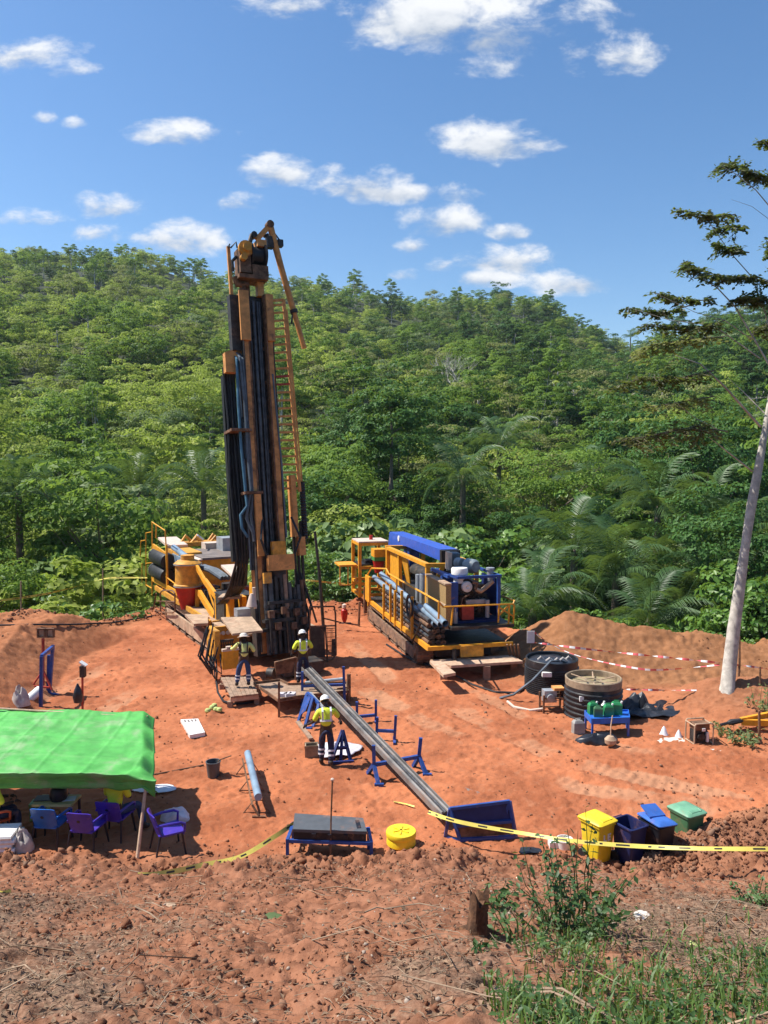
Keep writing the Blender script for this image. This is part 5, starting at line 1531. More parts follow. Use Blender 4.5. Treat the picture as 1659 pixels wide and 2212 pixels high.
    mb = MB(); mb.lathe((c0.x, 2.3, c0.z), [(.26, 0), (.26, c1.z - c0.z - .05), (.2, c1.z - c0.z), (.02, c1.z - c0.z)], 18); part('exhaust_stack', mb, 'hose_grey', rig)
    c0 = b3(972, 445, 'y', 2.0); mb = MB(); mb.box(c0.x - .07, c0.x + .07, 1.9, 2.3, c0.z, b3(972, 310, 'y', 2.0).z); part('stack_guard', mb, 'pale_hood', rig)
    # rear: small cyclone box, cage, side platform
    c = b3(412, 350, 'x', -1.2)
    mb = MB(); mb.box(-1.45, -.85, c.y - .35, c.y + .35, c.z + .05, c.z + .42); bx = part('dust_box', mb, 'yellow', rig)
    mb = MB(); mb.box(-1.44, -.86, c.y - .34, c.y + .34, c.z - .14, c.z + .048); part('dust_box_band', mb, 'green_paint', bx)
    mb = MB(); mb.lathe((-1.15, c.y, c.z - .75), [(.2, 0), (.3, .58), (.02, .6)], 16); part('dust_cone', mb, 'red_paint', bx)
    mb = MB(); zc = b3(270, 245, 'x', -1.9).z
    for x, y in ((-1.95, 10.6), (-1.95, 12.2), (-.6, 10.6), (-.6, 12.2)): mb.bar((x, y, .9), (x, y, zc), .15, .15)
    for z in (zc, 2.35, 1.55, 1.0):
        mb.bar((-2.02, 10.6, z), (-.52, 10.6, z), .12, .14); mb.bar((-2.02, 12.2, z), (-.52, 12.2, z), .12, .14); mb.bar((-1.95, 10.6, z), (-1.95, 12.2, z), .12, .14); mb.bar((-.6, 10.6, z), (-.6, 12.2, z), .12, .14)
    part('rear_cage', mb, 'yellow', rig)
    mb = MB(); mb.slab([(-2.0, 10.55, zc + .14), (-.5, 10.55, zc + .14), (-.5, 12.25, zc + .14), (-2.0, 12.25, zc + .14)], .06); part('cage_roof', mb, 'pale_hood', rig)
    mb = MB(); mb.cyl((-1.2, 11.4, zc + .14), (-1.2, 11.4, zc + .36), .09, 10); part('beacon', mb, 'red_paint', rig)
    mb = MB(); mb.box(-2.95, -2.05, 10.7, 12.0, 2.42, 2.5); plat = part('side_platform', mb, 'yellow', rig)
    mb = MB(); mb.box(-1.95, -.5, 10.7, 12.1, 2.43, 2.5); mb.box(-1.6, -.8, 10.9, 11.6, 2.5, 2.66); part('cage_seat', mb, 'black_rubber', rig)
    mb = MB()
    for x in (-2.9, -2.5, -2.1): mb.bar((x, 10.8, 1.5), (x, 10.8, 2.41), .05, .05)
    mb.bar((-2.9, 10.8, 1.5), (-2.1, 10.8, 1.5), .05, .05); part('platform_bracket', mb, 'yellow_worn', plat)
    mb = MB(); mb.cyl((-1.9, 9.6, .3), (-1.9, 9.6, 1.6), .09, 8); mb.cyl((-1.6, 10.2, .3), (-1.6, 10.2, 1.2), .07, 8); part('levelling_jack', mb, 'rusty', rig)
    return rig
carrier = build_booster()
# ---------------------------------------------------------------- people
def skin_mesh(name, verts, edges, radii, mat, parent=None, sub=2, label=None):
    """grow one continuous surface round a skeleton; each connected piece is rooted at its first vertex"""
    me = bpy.data.meshes.new(name)
    me.from_pydata([tuple(v) for v in verts], edges, [])
    o = bpy.data.objects.new(name, me)
    COL.objects.link(o)
    md = o.modifiers.new('skin', 'SKIN')
    md.use_smooth_shade = True
    md.branch_smoothing = 0.6
    seen, adj = set(), {i: [] for i in range(len(verts))}
    for a, b in edges:
        adj[a].append(b); adj[b].append(a)
    for i in range(len(verts)):
        r = radii[i]
        sv = me.skin_vertices[0].data[i]
        sv.radius = (r, r) if not isinstance(r, tuple) else r
        sv.use_root = False
    for i in range(len(verts)):
        if i not in seen:
            me.skin_vertices[0].data[i].use_root = True
            st = [i]
            while st:
                k = st.pop()
                if k in seen: continue
                seen.add(k); st.extend(adj[k])
    ss = o.modifiers.new('subdiv', 'SUBSURF'); ss.levels = sub; ss.render_levels = sub
    dg = bpy.context.evaluated_depsgraph_get()
    dg.update()
    fin = bpy.data.meshes.new_from_object(o.evaluated_get(dg))
    o.modifiers.clear()
    o.data = fin
    bpy.data.meshes.remove(me)
    fin.name = name
    fin.materials.clear(); fin.materials.append(MATS[mat])
    fin.polygons.foreach_set('use_smooth', [True] * len(fin.polygons))
    if parent is not None: o.parent = parent
    if label: o['label'] = label
    return o

def hand_chain(V, E, R, wr, d, side, curl=0.5, s=1.0):
    """palm, four unequal bent fingers and a thumb leaving the palm's side; returns the palm's first index"""
    d = Vector(d).normalized()
    up = Vector((0, 0, 1)) if abs(d.z) < .85 else Vector((0, 1, 0))
    a = d.cross(up).normalized() * side
    dn = -a.cross(d).normalized() * side
    wr = Vector(wr)
    i0 = len(V)
    V += [wr, wr + d * .05 * s, wr + d * .095 * s]; R += [.026, (.036), (.036)]
    E += [(i0, i0 + 1), (i0 + 1, i0 + 2)]
    for k, (off, L) in enumerate(((-.028, .070), (-.009, .080), (.010, .074), (.028, .058))):
        b = wr + (d * .085 + a * off) * s
        p1 = b + (d * (1 - .3 * curl) + dn * curl * .6).normalized() * L * .55 * s
        p2 = p1 + (d * (1 - 1.1 * curl) + dn * (curl * 1.4)).normalized() * L * .5 * s
        j = len(V); V += [b, p1, p2]; R += [.0100, .0092, .0080]; E += [(j, j + 1), (j + 1, j + 2)]
    b = wr + (d * .035 - a * .03) * s
    p1 = b + (d * .6 - a * .7 + dn * .2).normalized() * .04 * s
    p2 = p1 + (d * .9 + dn * .5 * curl).normalized() * .032 * s
    j = len(V); V += [b, p1, p2]; R += [.012, .0105, .009]; E += [(j, j + 1), (j + 1, j + 2)]
    return i0

def person(label, loc, rotz, J, shirt='hivis', trousers='navy_cloth', sleeve=1.0, hat='helmet', stripes=True, gloves=False, head_turn=0.0, braces=False, scale=1.0):
    t = thing('person', label, 'person', loc, rotz)
    t.scale = (scale,) * 3
    j = {k: Vector(v) for k, v in J.items()}
    V, E, R = [], [], []
    idx = {}
    def add(k, p, r):
        idx[k] = len(V); V.append(Vector(p)); R.append(r)
    hd = j['head']
    add('pel', j['pel'], .145); add('spine', j['spine'], .13); add('chest', j['chest'], .15); add('neck', j['neck'], .058)
    add('jaw', j['neck'].lerp(hd, .62) + Vector((0, .012, 0)), .07); add('head', hd, .092); add('top', hd + (hd - j['neck']).normalized() * .07, .068)
    E += [(0, 1), (1, 2), (2, 3), (3, 4), (4, 5), (5, 6)]
    for s in 'LR':
        sg = -1 if s == 'L' else 1
        add('sh' + s, j['sh' + s], .072); add('el' + s, j['el' + s], .045); add('wr' + s, j['wr' + s], .030)
        E += [(idx['chest'], idx['sh' + s]), (idx['sh' + s], idx['el' + s]), (idx['el' + s], idx['wr' + s])]
        add('hip' + s, j['hip' + s], .10); add('kn' + s, j['kn' + s], .062); add('an' + s, j['an' + s], .042); add('toe' + s, j['an' + s] + Vector((sg * .02, .16, -.035)), .035)
        E += [(idx['pel'], idx['hip' + s]), (idx['hip' + s], idx['kn' + s]), (idx['kn' + s], idx['an' + s]), (idx['an' + s], idx['toe' + s])]
        d = (j['wr' + s] - j['el' + s]).normalized()
        i0 = hand_chain(V, E, R, j['wr' + s] + d * .01, d, sg, .6)
    # nose and ears belong to the head
    tr = Matrix.Rotation(head_turn, 3, 'Z')
    nb = hd + tr @ Vector((0, .075, -.01)); k = len(V); V += [nb, hd + tr @ Vector((0, .105, -.03))]; R += [.016, .014]; E += [(k, k + 1)]
    for sg in (-1, 1):
        k = len(V); V += [hd + tr @ Vector((sg * .085, 0, 0)), hd + tr @ Vector((sg * .098, -.012, .02))]; R += [.018, .016]; E += [(k, k + 1)]
    body = skin_mesh('body', V, E, R, 'skin', t)
    mb = MB()
    for sg in (-1, 1):
        c = hd + tr @ Vector((sg * .034, .082, .008)); mb.lathe(c, [(.003, .012), (.012, .006), (.014, 0)], 8, axis=tr @ Vector((0, 1, 0)))
    part('eye', mb, 'white_paint', body)
    mb = MB(); c = hd + tr @ Vector((0, .083, -.055)); mb.bar(c - tr @ Vector((.024, 0, 0)), c + tr @ Vector((.024, 0, 0)), .012, .010); part('mouth', mb, 'red_dull', body)
    # hair
    ax = (hd - j['neck']).normalized()
    mb = MB(); mb.lathe(hd + tr @ Vector((0, -.012, 0)) - ax * .03, [(.099, 0), (.105, .03), (.100, .07), (.075, .115), (.02, .13)], 16, axis=ax); part('hair', mb, 'hair', t)
    # shirt
    V, E, R = [j['pel'] + Vector((0, 0, .02)), j['spine'], j['chest'], j['neck'] - Vector((0, 0, .035))], [(0, 1), (1, 2), (2, 3)], [.168, .160, .180, .085]
    for s in 'LR':
        k = len(V)
        V += [j['sh' + s], j['el' + s]]; R += [.092, .066]; E += [(2, k), (k, k + 1)]
        if sleeve > .6:
            V.append(j['el' + s].lerp(j['wr' + s], .85)); R.append(.050); E.append((k + 1, k + 2))
    sh = skin_mesh('shirt', V, E, R, shirt, t)
    if stripes:
        mb = MB(); c = j['spine']; ax = (j['chest'] - j['pel']).normalized(); mb.lathe(c - ax * .025, [(.167, 0), (.169, .05)], 20, axis=ax, cap=False)
        for s in 'LR':
            a, b = j['sh' + s].lerp(j['chest'], .45) + Vector((0, -.178, .05)), j['sh' + s].lerp(j['chest'], .45); b = Vector((a.x, a.y + .012, j['spine'].z))
            mb.bar(a, b, .045, .008, up=(0, -1, 0)); mb.bar(a, a + Vector((0, .12, .075)), .045, .008)
        part('reflective_band', mb, 'dark_steel' if braces else 'reflective', sh)
    # trousers with bands, boots
    V, E, R = [j['pel'] + Vector((0, 0, .04)), j['pel']], [(0, 1)], [.152, .158]
    for s in 'LR':
        k = len(V); V += [j['hip' + s], j['kn' + s], j['kn' + s].lerp(j['an' + s], .88)]; R += [.118, .086, .074]; E += [(1, k), (k, k + 1), (k + 1, k + 2)]
    tr_ = skin_mesh('trousers', V, E, R, trousers, t)
    for s in 'LR':
        if stripes:
            mb = MB()
            for q in (.22, .48):
                a = j['kn' + s].lerp(j['an' + s], q); ax = (j['an' + s] - j['kn' + s]).normalized()
                mb.lathe(a, [(.089, 0), (.087, .045)], 14, axis=ax, cap=False)
            part('leg_band', mb, 'reflective', tr_)
        sg = -1 if s == 'L' else 1
        a = j['an' + s]
        skin_mesh('boot', [a + Vector((0, 0, .10)), a + Vector((0, -.01, 0)), a + Vector((sg * .012, .09, -.03)), a + Vector((sg * .02, .17, -.035))], [(0, 1), (1, 2), (2, 3)], [.066, .066, .052, .046], 'boot', t, 1)
        if gloves:
            d = (j['wr' + s] - j['el' + s]).normalized(); GV, GE, GR = [], [], []
            hand_chain(GV, GE, GR, j['wr' + s] + d * .005, d, sg, .6, 1.05); GR = [r * 1.25 for r in GR]
            skin_mesh('glove', GV, GE, GR, 'glove', t, 1)
    if hat:
        ax = (hd - j['neck']).normalized() + tr @ Vector((0, .1, 0)); ax.normalize()
        mb = MB(); base = hd + ax * .012
        if hat == 'helmet':
            mb.lathe(base, [(.150, .0), (.152, .008), (.122, .02), (.118, .06), (.098, .105), (.055, .138), (.01, .147)], 22, axis=ax)
            mb.bar(base + ax * .03 + tr @ Vector((0, -.1, .0)), base + ax * .148, .03, .02)
        else:
            mb.lathe(base, [(.205, -.01), (.207, .0), (.130, .022), (.122, .06), (.105, .10), (.055, .128), (.01, .133)], 22, axis=ax)
        part('helmet' if hat == 'helmet' else 'brimmed_hat', mb, hat, t)
    return t

STAND = dict(pel=(0, 0, .94), spine=(0, 0, 1.14), chest=(0, 0, 1.34), neck=(0, 0, 1.49), head=(0, .02, 1.63), shL=(-.19, 0, 1.40), shR=(.19, 0, 1.40), elL=(-.27, -.02, 1.13), elR=(.27, -.02, 1.13), wrL=(-.27, .12, .91), wrR=(.27, .12, .91),
             hipL=(-.10, 0, .88), hipR=(.10, 0, .88), knL=(-.13, .03, .49), knR=(.13, .03, .49), anL=(-.15, -.01, .085), anR=(.15, -.01, .085))
p = Z(528, 1483, .40)
person('worker in brimmed hat at the yellow drill console, seen from behind', (p.x, p.y, .40), math.radians(14), dict(STAND, chest=(0, .05, 1.34), neck=(0, .09, 1.48), head=(0, .12, 1.61), shL=(-.19, .05, 1.40), shR=(.19, .04, 1.40), elL=(-.34, .16, 1.22), wrL=(-.40, .40, 1.20), elR=(.33, .02, 1.17), wrR=(.30, .24, 1.12), knL=(-.19, .03, .49), anL=(-.24, 0, .085), knR=(.14, .02, .49), anR=(.13, -.02, .085)),
       'hivis_faded', 'denim', 1.0, 'hat_straw', True, False, 0.2, True, .98)
p = Z(655, 1477, .34)
person('worker in white helmet beside the foot of the mast, hands at the rods', (p.x, p.y, .34), math.radians(12), dict(STAND, elL=(-.32, -.02, 1.14), wrL=(-.34, .18, .98), elR=(.31, .08, 1.15), wrR=(.20, .32, 1.06), chest=(0, .02, 1.34), head=(-.01, .05, 1.63)), 'hivis', 'navy_cloth', .4, 'helmet', True, True, .3)
p = G(705, 1652)
person('worker in white helmet bending over blue stands in front of the rig', (p.x, p.y, p.z), math.radians(10), dict(STAND, spine=(0, .04, 1.13), chest=(.01, .10, 1.31), neck=(.02, .16, 1.45), head=(.0, .22, 1.57), shL=(-.18, .08, 1.37), shR=(.20, .10, 1.37), elL=(-.30, .08, 1.10), wrL=(-.46, .22, .98), elR=(.34, .16, 1.14), wrR=(.40, .36, .98), knL=(-.10, .10, .50), anL=(-.12, .04, .085), knR=(.12, -.02, .49), anR=(.10, -.16, .085)),
       'hivis', 'navy_cloth', .4, 'helmet', True, True, -.2)
SIT = dict(pel=(0, 0, .54), spine=(0, .02, .74), chest=(0, .04, .95), neck=(0, .07, 1.10), head=(0, .10, 1.24), shL=(-.19, .04, 1.01), shR=(.19, .04, 1.01), elL=(-.25, .14, .76), elR=(.25, .14, .76), wrL=(-.18, .36, .74), wrR=(.18, .36, .74),
           hipL=(-.10, .03, .52), hipR=(.10, .03, .52), knL=(-.14, .44, .50), knR=(.16, .44, .50), anL=(-.15, .40, .085), anR=(.30, .36, .085))

# ---------------------------------------------------------------- shelter with chairs
def chair(label, loc, rotz, mat, group='plastic chairs under the green shelter'):
    t = thing('plastic_chair', label, 'chair', loc, rotz, group)
    mb = MB(); mb.slab([(-.24, -.22, .43), (.24, -.22, .43), (.27, .24, .45), (-.27, .24, .45)], .035); mb.bar((-.27, .24, .42), (.27, .24, .42), .03, .07); part('seat', mb, mat, t)
    mb = MB()
    n = 7
    vs, fs = [], []
    for y_ in (0, -.03):
        for r_, (z, yy, w) in enumerate(((.40, -.20, .235), (.55, -.25, .245), (.72, -.31, .255), (.82, -.345, .25), (.86, -.36, .20))):
            for i in range(n):
                u = -1 + 2 * i / (n - 1)
                vs.append((u * w, yy + y_ + .05 * u * u, z + (.0 if r_ < 4 else -.02 * u * u)))
    for s in (0, 1):
        for r_ in range(4):
            for i in range(n - 1):
                a = s * 5 * n + r_ * n + i
                f = (a, a + 1, a + n + 1, a + n)
                fs.append(f if s == 0 else f[::-1])
    for r_ in range(4):
        for i in (0, n - 1):
            a, b = r_ * n + i, 5 * n + r_ * n + i
            fs.append((a, a + n, b + n, b) if i == 0 else (a + n, a, b, b + n))
    for i in range(n - 1):
        a = 4 * n + i; fs.append((a, a + 1, a + 1 + 5 * n, a + 5 * n)); fs.append((i + 1, i, i + 5 * n, i + 1 + 5 * n))
    mb.add(vs, fs); back = part('backrest', mb, mat, t)
    mb = MB(); mb.lathe((0, -.292, .68), [(.002, -.034), (.035, -.034), (.035, -.036), (.002, -.036)], 10, axis=(0, 1, .3)); part('backrest_hole', mb, 'chair_legs', back)
    for sx in (-1, 1):
        mb = MB(); mb.tube([(sx * .25, -.27, .63), (sx * .29, -.05, .65), (sx * .30, .18, .64), (sx * .29, .26, .60), (sx * .28, .25, .44)], .026, 6); part('armrest', mb, mat, t)
        for yy, y2, x2 in ((.22, .27, .30), (-.2, -.30, .28)):
            mb = MB(); mb.tube([(sx * .24, yy, .42), (sx * x2, y2, -.02)], [.026, .018], 6); part('leg', mb, 'chair_legs', t)
    return t
def g3(px, py): 
    p = G(px, py); return (p.x, p.y, hz(p.x, p.y) + .02)
chair('purple plastic armchair standing free right of the shelter pole', g3(364, 1838), math.radians(-62), 'chair_purple')
chair('empty purple armchair nearest the slope under the green sheet, back turned', g3(190, 1832), math.radians(-8), 'chair_purple')
chair('blue armchair drawn up to the table under the green sheet', g3(112, 1822), math.radians(-6), 'chair_blue')
pc = g3(250, 1806)
chair('purple armchair with a seated person under the green sheet', pc, math.radians(-10), 'chair_purple')
chair('orange armchair cut by the left edge of the picture', g3(-14, 1815), math.radians(-50), 'chair_orange')
person('person in yellow shirt and jeans sitting on a purple chair under the green sheet', pc, math.radians(-10), dict(SIT, knR=(.30, .42, .50), anR=(.48, .30, .085)), 'hivis', 'denim', .4, None, False)
person('person in yellow shirt sitting on the orange chair at the left edge', g3(-14, 1815), math.radians(-50), SIT, 'hivis', 'navy_cloth', .4, None, False)

def build_shelter():
    t = thing('shelter', 'green tarpaulin shelter on wooden poles', 'canopy', (-7.2, 16.0, 0))
    M0 = Matrix.Translation((7.2, -16.0, 0))
    nu, nv = 220, 130
    U, Vv = np.meshgrid(np.linspace(0, 1, nu), np.linspace(0, 1, nv), indexing='ij')
    far_r, near_r = D(324, 1541, 17.7), D(322, 1672, 14.75)
    xl = -11.0
    vr = .74                                     # share of the sheet that is roof
    tv = np.clip(Vv / vr, 0, 1)
    x_r = far_r.x + (near_r.x - far_r.x) * tv
    X = xl + (x_r - xl) * U
    Y = far_r.y + (near_r.y - far_r.y) * tv
    zf = far_r.z + (1 - U) * .16
    zn = near_r.z + .0 * U
    Zr = zf + (zn - zf) * tv - .10 * np.sin(np.pi * tv) * (0.7 + .3 * np.sin(U * 9)) 
    fl = np.clip((Vv - vr) / (1 - vr), 0, 1)     # front flap
    wav = fbm(X, Y * 0, .9, 3, 90)
    drop = .40 + .05 * wav
    Z_ = Zr - drop * fl + .02
    Y = Y - .05 * np.sin(fl * np.pi) * (1 + 1.4 * fbm(X, fl * 2.2, 1.3, 3, 93)) + .26 * fl
    # wrinkles: broad creases on the roof, long folds along the flap, gathers at the right corner
    Z_ = Z_ + (1 - fl) * (.050 * fbm(X, Y, 1.0, 4, 95) + .035 * np.abs(fbm(X * .5, Y, 2.2, 3, 98)) - .022 * np.abs(fbm(X, Y * .4, 2.6, 3, 88)))
    Y = Y - fl * .07 * np.sin(fl * 9 + 2.5 * fbm(X, fl, .8, 2, 99))
    fold = lambda q, st: np.maximum(0, 1 - np.abs((q / st) % 1 - .5) * 14)
    Z_ = Z_ + (1 - fl) * .014 * (fold(X + .06 * fbm(X, Y, .7, 2, 86), .92) + fold(Y + .05 * fbm(X, Y, .7, 2, 87), .8))
    cor = sstep(.80, 1.0, U) * sstep(.35, .8, Vv)
    Z_ = Z_ - cor * (.06 + .05 * np.sin((U * 60 + Vv * 42)))
    rgt = sstep(.972, 1.0, U)                    # the sheet turns down over the right edge
    Z_ = Z_ - rgt * (.16 + .10 * np.sin(Vv * 24)) 
    X = X + rgt * .10 + sstep(.9, 1, U) * .05 * fbm(X, Vv * 5, 1.6, 2, 101)
    P = np.stack([X, Y, Z_], -1).reshape(-1, 3) + np.array([7.2, -16.0, 0])
    i = (np.arange(nu - 1)[:, None] * nv + np.arange(nv - 1)[None, :]).ravel()
    F = np.stack([i, i + 1, i + nv + 1, i + nv], 1)
    me = mesh_np('tarpaulin', P, F, 'tarp_green', True)
    o = obj('tarpaulin', me, t)
    sd = o.modifiers.new('thickness', 'SOLIDIFY'); sd.thickness = .006
    def pole(a, b, r=.035):
        mb = MB(); mb.tube([Vector(a) + Vector((7.2, -16, 0)), Vector(b) + Vector((7.2, -16, 0))], [r * 1.1, r * .9], 8); part('pole', mb, 'wood', t)
    b0 = G(293, 1852); tp = D(316, 1690, 14.95)
    pole(b0 - Vector((0, 0, .25)), tp)
    pole((far_r.x - .05, far_r.y - .06, -.2), (far_r.x - .06, far_r.y - .08, far_r.z - .03))
    pole((-10.8, 14.9, -.2), (-10.8, 14.95, 1.6)); pole((-10.8, 17.6, -.2), (-10.8, 17.6, 2.0))
    pole((-10.9, 17.62, 1.99), (far_r.x - .05, far_r.y - .12, far_r.z - .06), .025)
build_shelter()
# work table with things on it
ZT = .70
q = [Z(68, 1738, ZT), Z(154, 1738, ZT), Z(176, 1716, ZT), Z(92, 1716, ZT)]
tc_ = (q[0] + q[1] + q[2] + q[3]) / 4
tb = thing('work_table', 'small yellowish table with papers under the green sheet', 'table', (tc_.x, tc_.y, hz(tc_.x, tc_.y)))
loc = lambda p: Vector(p) - Vector((tc_.x, tc_.y, hz(tc_.x, tc_.y)))
mb = MB(); mb.slab([loc(p) for p in q], .05); part('table_top', mb, 'table_top', tb)
for p in q:
    c = loc(p) * .9; mb = MB(); mb.bar((c.x, c.y, -.02), (c.x, c.y, ZT - .052), .045); part('leg', mb, 'chair_legs', tb)
c = Z(97, 1725, ZT); mb = MB(); mb.box(-.19, .19, -.13, .13, .001, .02); lap = solo('laptop', mb, 'laptop', 'dark closed laptop lying on the left half of the shelter table', 'laptop', None, (c.x, c.y, ZT), .1)
c = Z(127, 1727, ZT); mb = MB(); mb.lathe((0, 0, 0), [(.15, .001), (.18, .06), (.17, .22), (.10, .30), (.02, .32)], 14); solo('bag', mb, 'bin_black', 'black bag standing in the middle of the shelter table', 'bag', None, (c.x, c.y, ZT))
c = Z(148, 1726, ZT); mb = MB(); mb.box(-.14, .14, -.10, .10, .001, .012); solo('papers', mb, 'cloth_white', 'white papers on the right half of the shelter table', 'papers', None, (c.x, c.y, ZT), .2)
c = G(73, 1784); mb = MB(); mb.box(-.17, .17, -.14, .14, 0, .34); mb.box(-.18, .18, -.15, .15, .341, .39); solo('storage_box', mb, 'green_box', 'pale green box on the ground at the left end of the shelter table', 'box', None, (c.x, c.y + .3, hz(c.x, c.y)), .1)
# white ridged core trays stacked at the left edge
c = G(2, 1845)
ty = thing('core_tray_stack', 'stack of white ridged core trays at the left edge of the shelter', 'trays', (c.x - .1, c.y + .25, hz(c.x, c.y)), math.radians(6))
for k in range(4):
    mb = MB()
    for i in range(6): mb.tube([(-.75, -.25 + .1 * i, .06 + .085 * k), (.33 - .05 * (k % 2), -.25 + .1 * i, .06 + .085 * k)], .048, 7)
    mb.box(-.75, .33 - .05 * (k % 2), -.28, .28, .015 + .085 * k, .05 + .085 * k); part('core_tray', mb, 'white_paint', ty)
def sack(name, mat, label, cat, c, rx, ry, h, seed, rot=0, peak=.3):
    n, m = 22, 12
    V, F = [], []
    for i in range(m + 1):
        ph = i / m * math.pi / 2
        for k in range(n):
            th = 2 * math.pi * k / n
            w = 1 + .22 * float(fbm(math.cos(th) * 1.7 + seed, math.sin(th) * 1.7 + ph * 1.4, 1.0, 3, seed))
            r = math.cos(ph) ** .7 * w
            z = h * math.sin(ph) ** 1.1 * (1 + peak * float(fbm(math.cos(th) * 1.2, math.sin(th) * 1.2 + ph, 1.3, 2, seed + 3)))
            V.append((rx * r * math.cos(th), ry * r * math.sin(th), z))
    for i in range(m):
        for k in range(n):
            k2 = (k + 1) % n; F.append((i * n + k, i * n + k2, (i + 1) * n + k2, (i + 1) * n + k))
    mb = MB(); mb.add(V, F)
    return solo(name, mb, mat, label, cat, None, (c.x, c.y, hz(c.x, c.y) - .02), rot)
c = G(44, 1842); sack('plastic_sack', 'grey_bag', 'grey plastic sack slumped against the white core trays', 'sack', c + Vector((0, .1, 0)), .20, .2, .36, 3, 0, .5)
c = G(378, 1768); sack('plastic_bag', 'white_bag', 'crumpled white plastic bag behind the free-standing purple chair', 'bag', c, .34, .22, .20, 5, .2, .7)
def sheet(name, mat, label, cat, c, rx, ry, seed, rot=0, amp=.06):
    n, m = 26, 10
    V, F = [(0, 0, amp)], []
    for i in range(1, m + 1):
        for k in range(n):
            th = 2 * math.pi * k / n
            r = i / m * (1 + .35 * float(fbm(math.cos(th) * 1.5, math.sin(th) * 1.5, 1.2, 3, seed)))
            x, y = rx * r * math.cos(th), ry * r * math.sin(th)
            V.append((x, y, .012 + amp * abs(float(fbm(x + seed, y, 2.6, 3, seed + 2))) * (1.6 - i / m)))
    for k in range(n): F.append((0, 1 + k, 1 + (k + 1) % n))
    for i in range(m - 1):
        for k in range(n):
            k2 = (k + 1) % n; F.append((1 + i * n + k, 1 + (i + 1) * n + k, 1 + (i + 1) * n + k2, 1 + i * n + k2))
    mb = MB(); mb.add(V, F)
    o = solo(name, mb, mat, label, cat, None, (c.x, c.y, hz(c.x, c.y) + .02), rot)
    s = o.modifiers.new('thickness', 'SOLIDIFY'); s.thickness = .008
    return o
c = G(338, 1706); sheet('white_sheet', 'cloth_white', 'white sheet lying on the soil by the shelter corner', 'sheet', c, .52, .22, 7, .05)
c = Z(724, 1622, .0); sheet('white_plastic_sheet', 'white_bag', 'crumpled white plastic sheet under the worker and the blue trestle', 'sheet', c, .62, .55, 11, .3, .22)
# --- things on the pad, left
q = [G(410, 1596), G(443, 1590), G(428, 1560), G(390, 1562)]
c = (q[0] + q[1] + q[2] + q[3]) / 4
tr = thing('core_tray', 'white plastic core tray lying alone on the red soil', 'tray', (c.x, c.y, hz(c.x, c.y)))
mb = MB(); mb.slab([p - c + Vector((0, 0, .11)) for p in q], .11); body = part('tray_body', mb, 'white_paint', tr)
for k in range(4):
    a = q[3].lerp(q[2], .2 + .2 * k) - c; b = q[0].lerp(q[1], .2 + .2 * k) - c
    mb = MB(); mb.bar(a.lerp(b, .06) + Vector((0, 0, .112)), a.lerp(b, .2) + Vector((0, 0, .112)), .05, .012); part('tray_slot', mb, 'grey_panel', tr)
    mb = MB(); mb.bar(a.lerp(b, .22) + Vector((.04, 0, .112)), a.lerp(b, .97) + Vector((.04, 0, .112)), .012, .02); part('tray_ridge', mb, 'white_paint', tr)
c = G(461, 1677)
bk = thing('bucket', 'dark grey open bucket with a stick in it on the pad', 'bucket', (c.x, c.y, hz(c.x, c.y)))
mb = MB(); mb.lathe((0, 0, 0), [(.02, .0), (.135, .0), (.175, .36), (.185, .36), (.185, .38), (.165, .38), (.128, .03), (.02, .03)], 20, cap=False); part('bucket_body', mb, 'box_grey', bk)
mb = MB(); mb.tube([(0, 0, .1), (.14, .05, .39), (.42, .12, .47)], .016, 6); part('stick', mb, 'rusty', bk)
a, b = Z(535, 1627, .42), Z(558, 1722, .42)
cst = thing('split_tube_stand', 'grey half pipe resting on a low red wire stand', 'stand', ((a.x + b.x) / 2, (a.y + b.y) / 2, 0))
lo = lambda p: Vector(p) - Vector(((a.x + b.x) / 2, (a.y + b.y) / 2, 0))
mb = MB(); mb.tube([lo(a), lo(b)], .085, 14); part('half_pipe', mb, 'pipe_blue', cst)
mb = MB(); e = Z(559, 1762, .05); mb.bar(lo(a) - Vector((.13, 0, .14)), lo(b) - Vector((.13, 0, .18)), .035, .035); mb.bar(lo(b) - Vector((.13, 0, .18)), lo(e), .035, .035); part('stand_rail', mb, 'rusty', cst)
for t_ in (.12, .5, .95):
    p = lo(a.lerp(b, t_)); mb = MB(); mb.tube([(p.x - .32, p.y, 0), (p.x - .1, p.y + .03, .28), (p.x + .1, p.y + .03, .28), (p.x + .28, p.y, 0)], .014, 5); mb.tube([(p.x - .32, p.y, .02), (p.x + .28, p.y, .02)], .012, 5); part('stand_leg', mb, 'rusty', cst)
p = lo(e); mb = MB(); mb.bar((p.x - .14, p.y, .03), (p.x + .14, p.y, .03), .05, .03); part('stand_foot', mb, 'rusty', cst)
for k, (px, py) in enumerate(((449, 1541), (458, 1534), (467, 1538), (463, 1530), (474, 1539))):
    c = G(px, py); mb = MB(); mb.lathe((0, 0, 0), [(.01, 0), (.075, .03), (.095, .085), (.07, .14), (.01, .165)], 12)
    solo('gourd', mb, 'gourd', 'pale green gourd in the small heap on the pad left of the platform', 'gourd', 'pale gourds heaped on the pad', (c.x, c.y, hz(c.x, c.y)), k)
def ground_tube(name, pix, r, mat, label, cat, n=6, lift=0.0):
    pts = []
    for (x0, y0), (x1, y1) in zip(pix[:-1], pix[1:]):
        for k in range(4):
            g = G(x0 + (x1 - x0) * k / 4, y0 + (y1 - y0) * k / 4); pts.append(Vector((g.x, g.y, hz(g.x, g.y) + r + .02 + lift)))
    g = G(*pix[-1]); pts.append(Vector((g.x, g.y, hz(g.x, g.y) + r + .02)))
    mb = MB(); mb.tube(pts, r, n)
    return solo(name, mb, mat, label, cat)
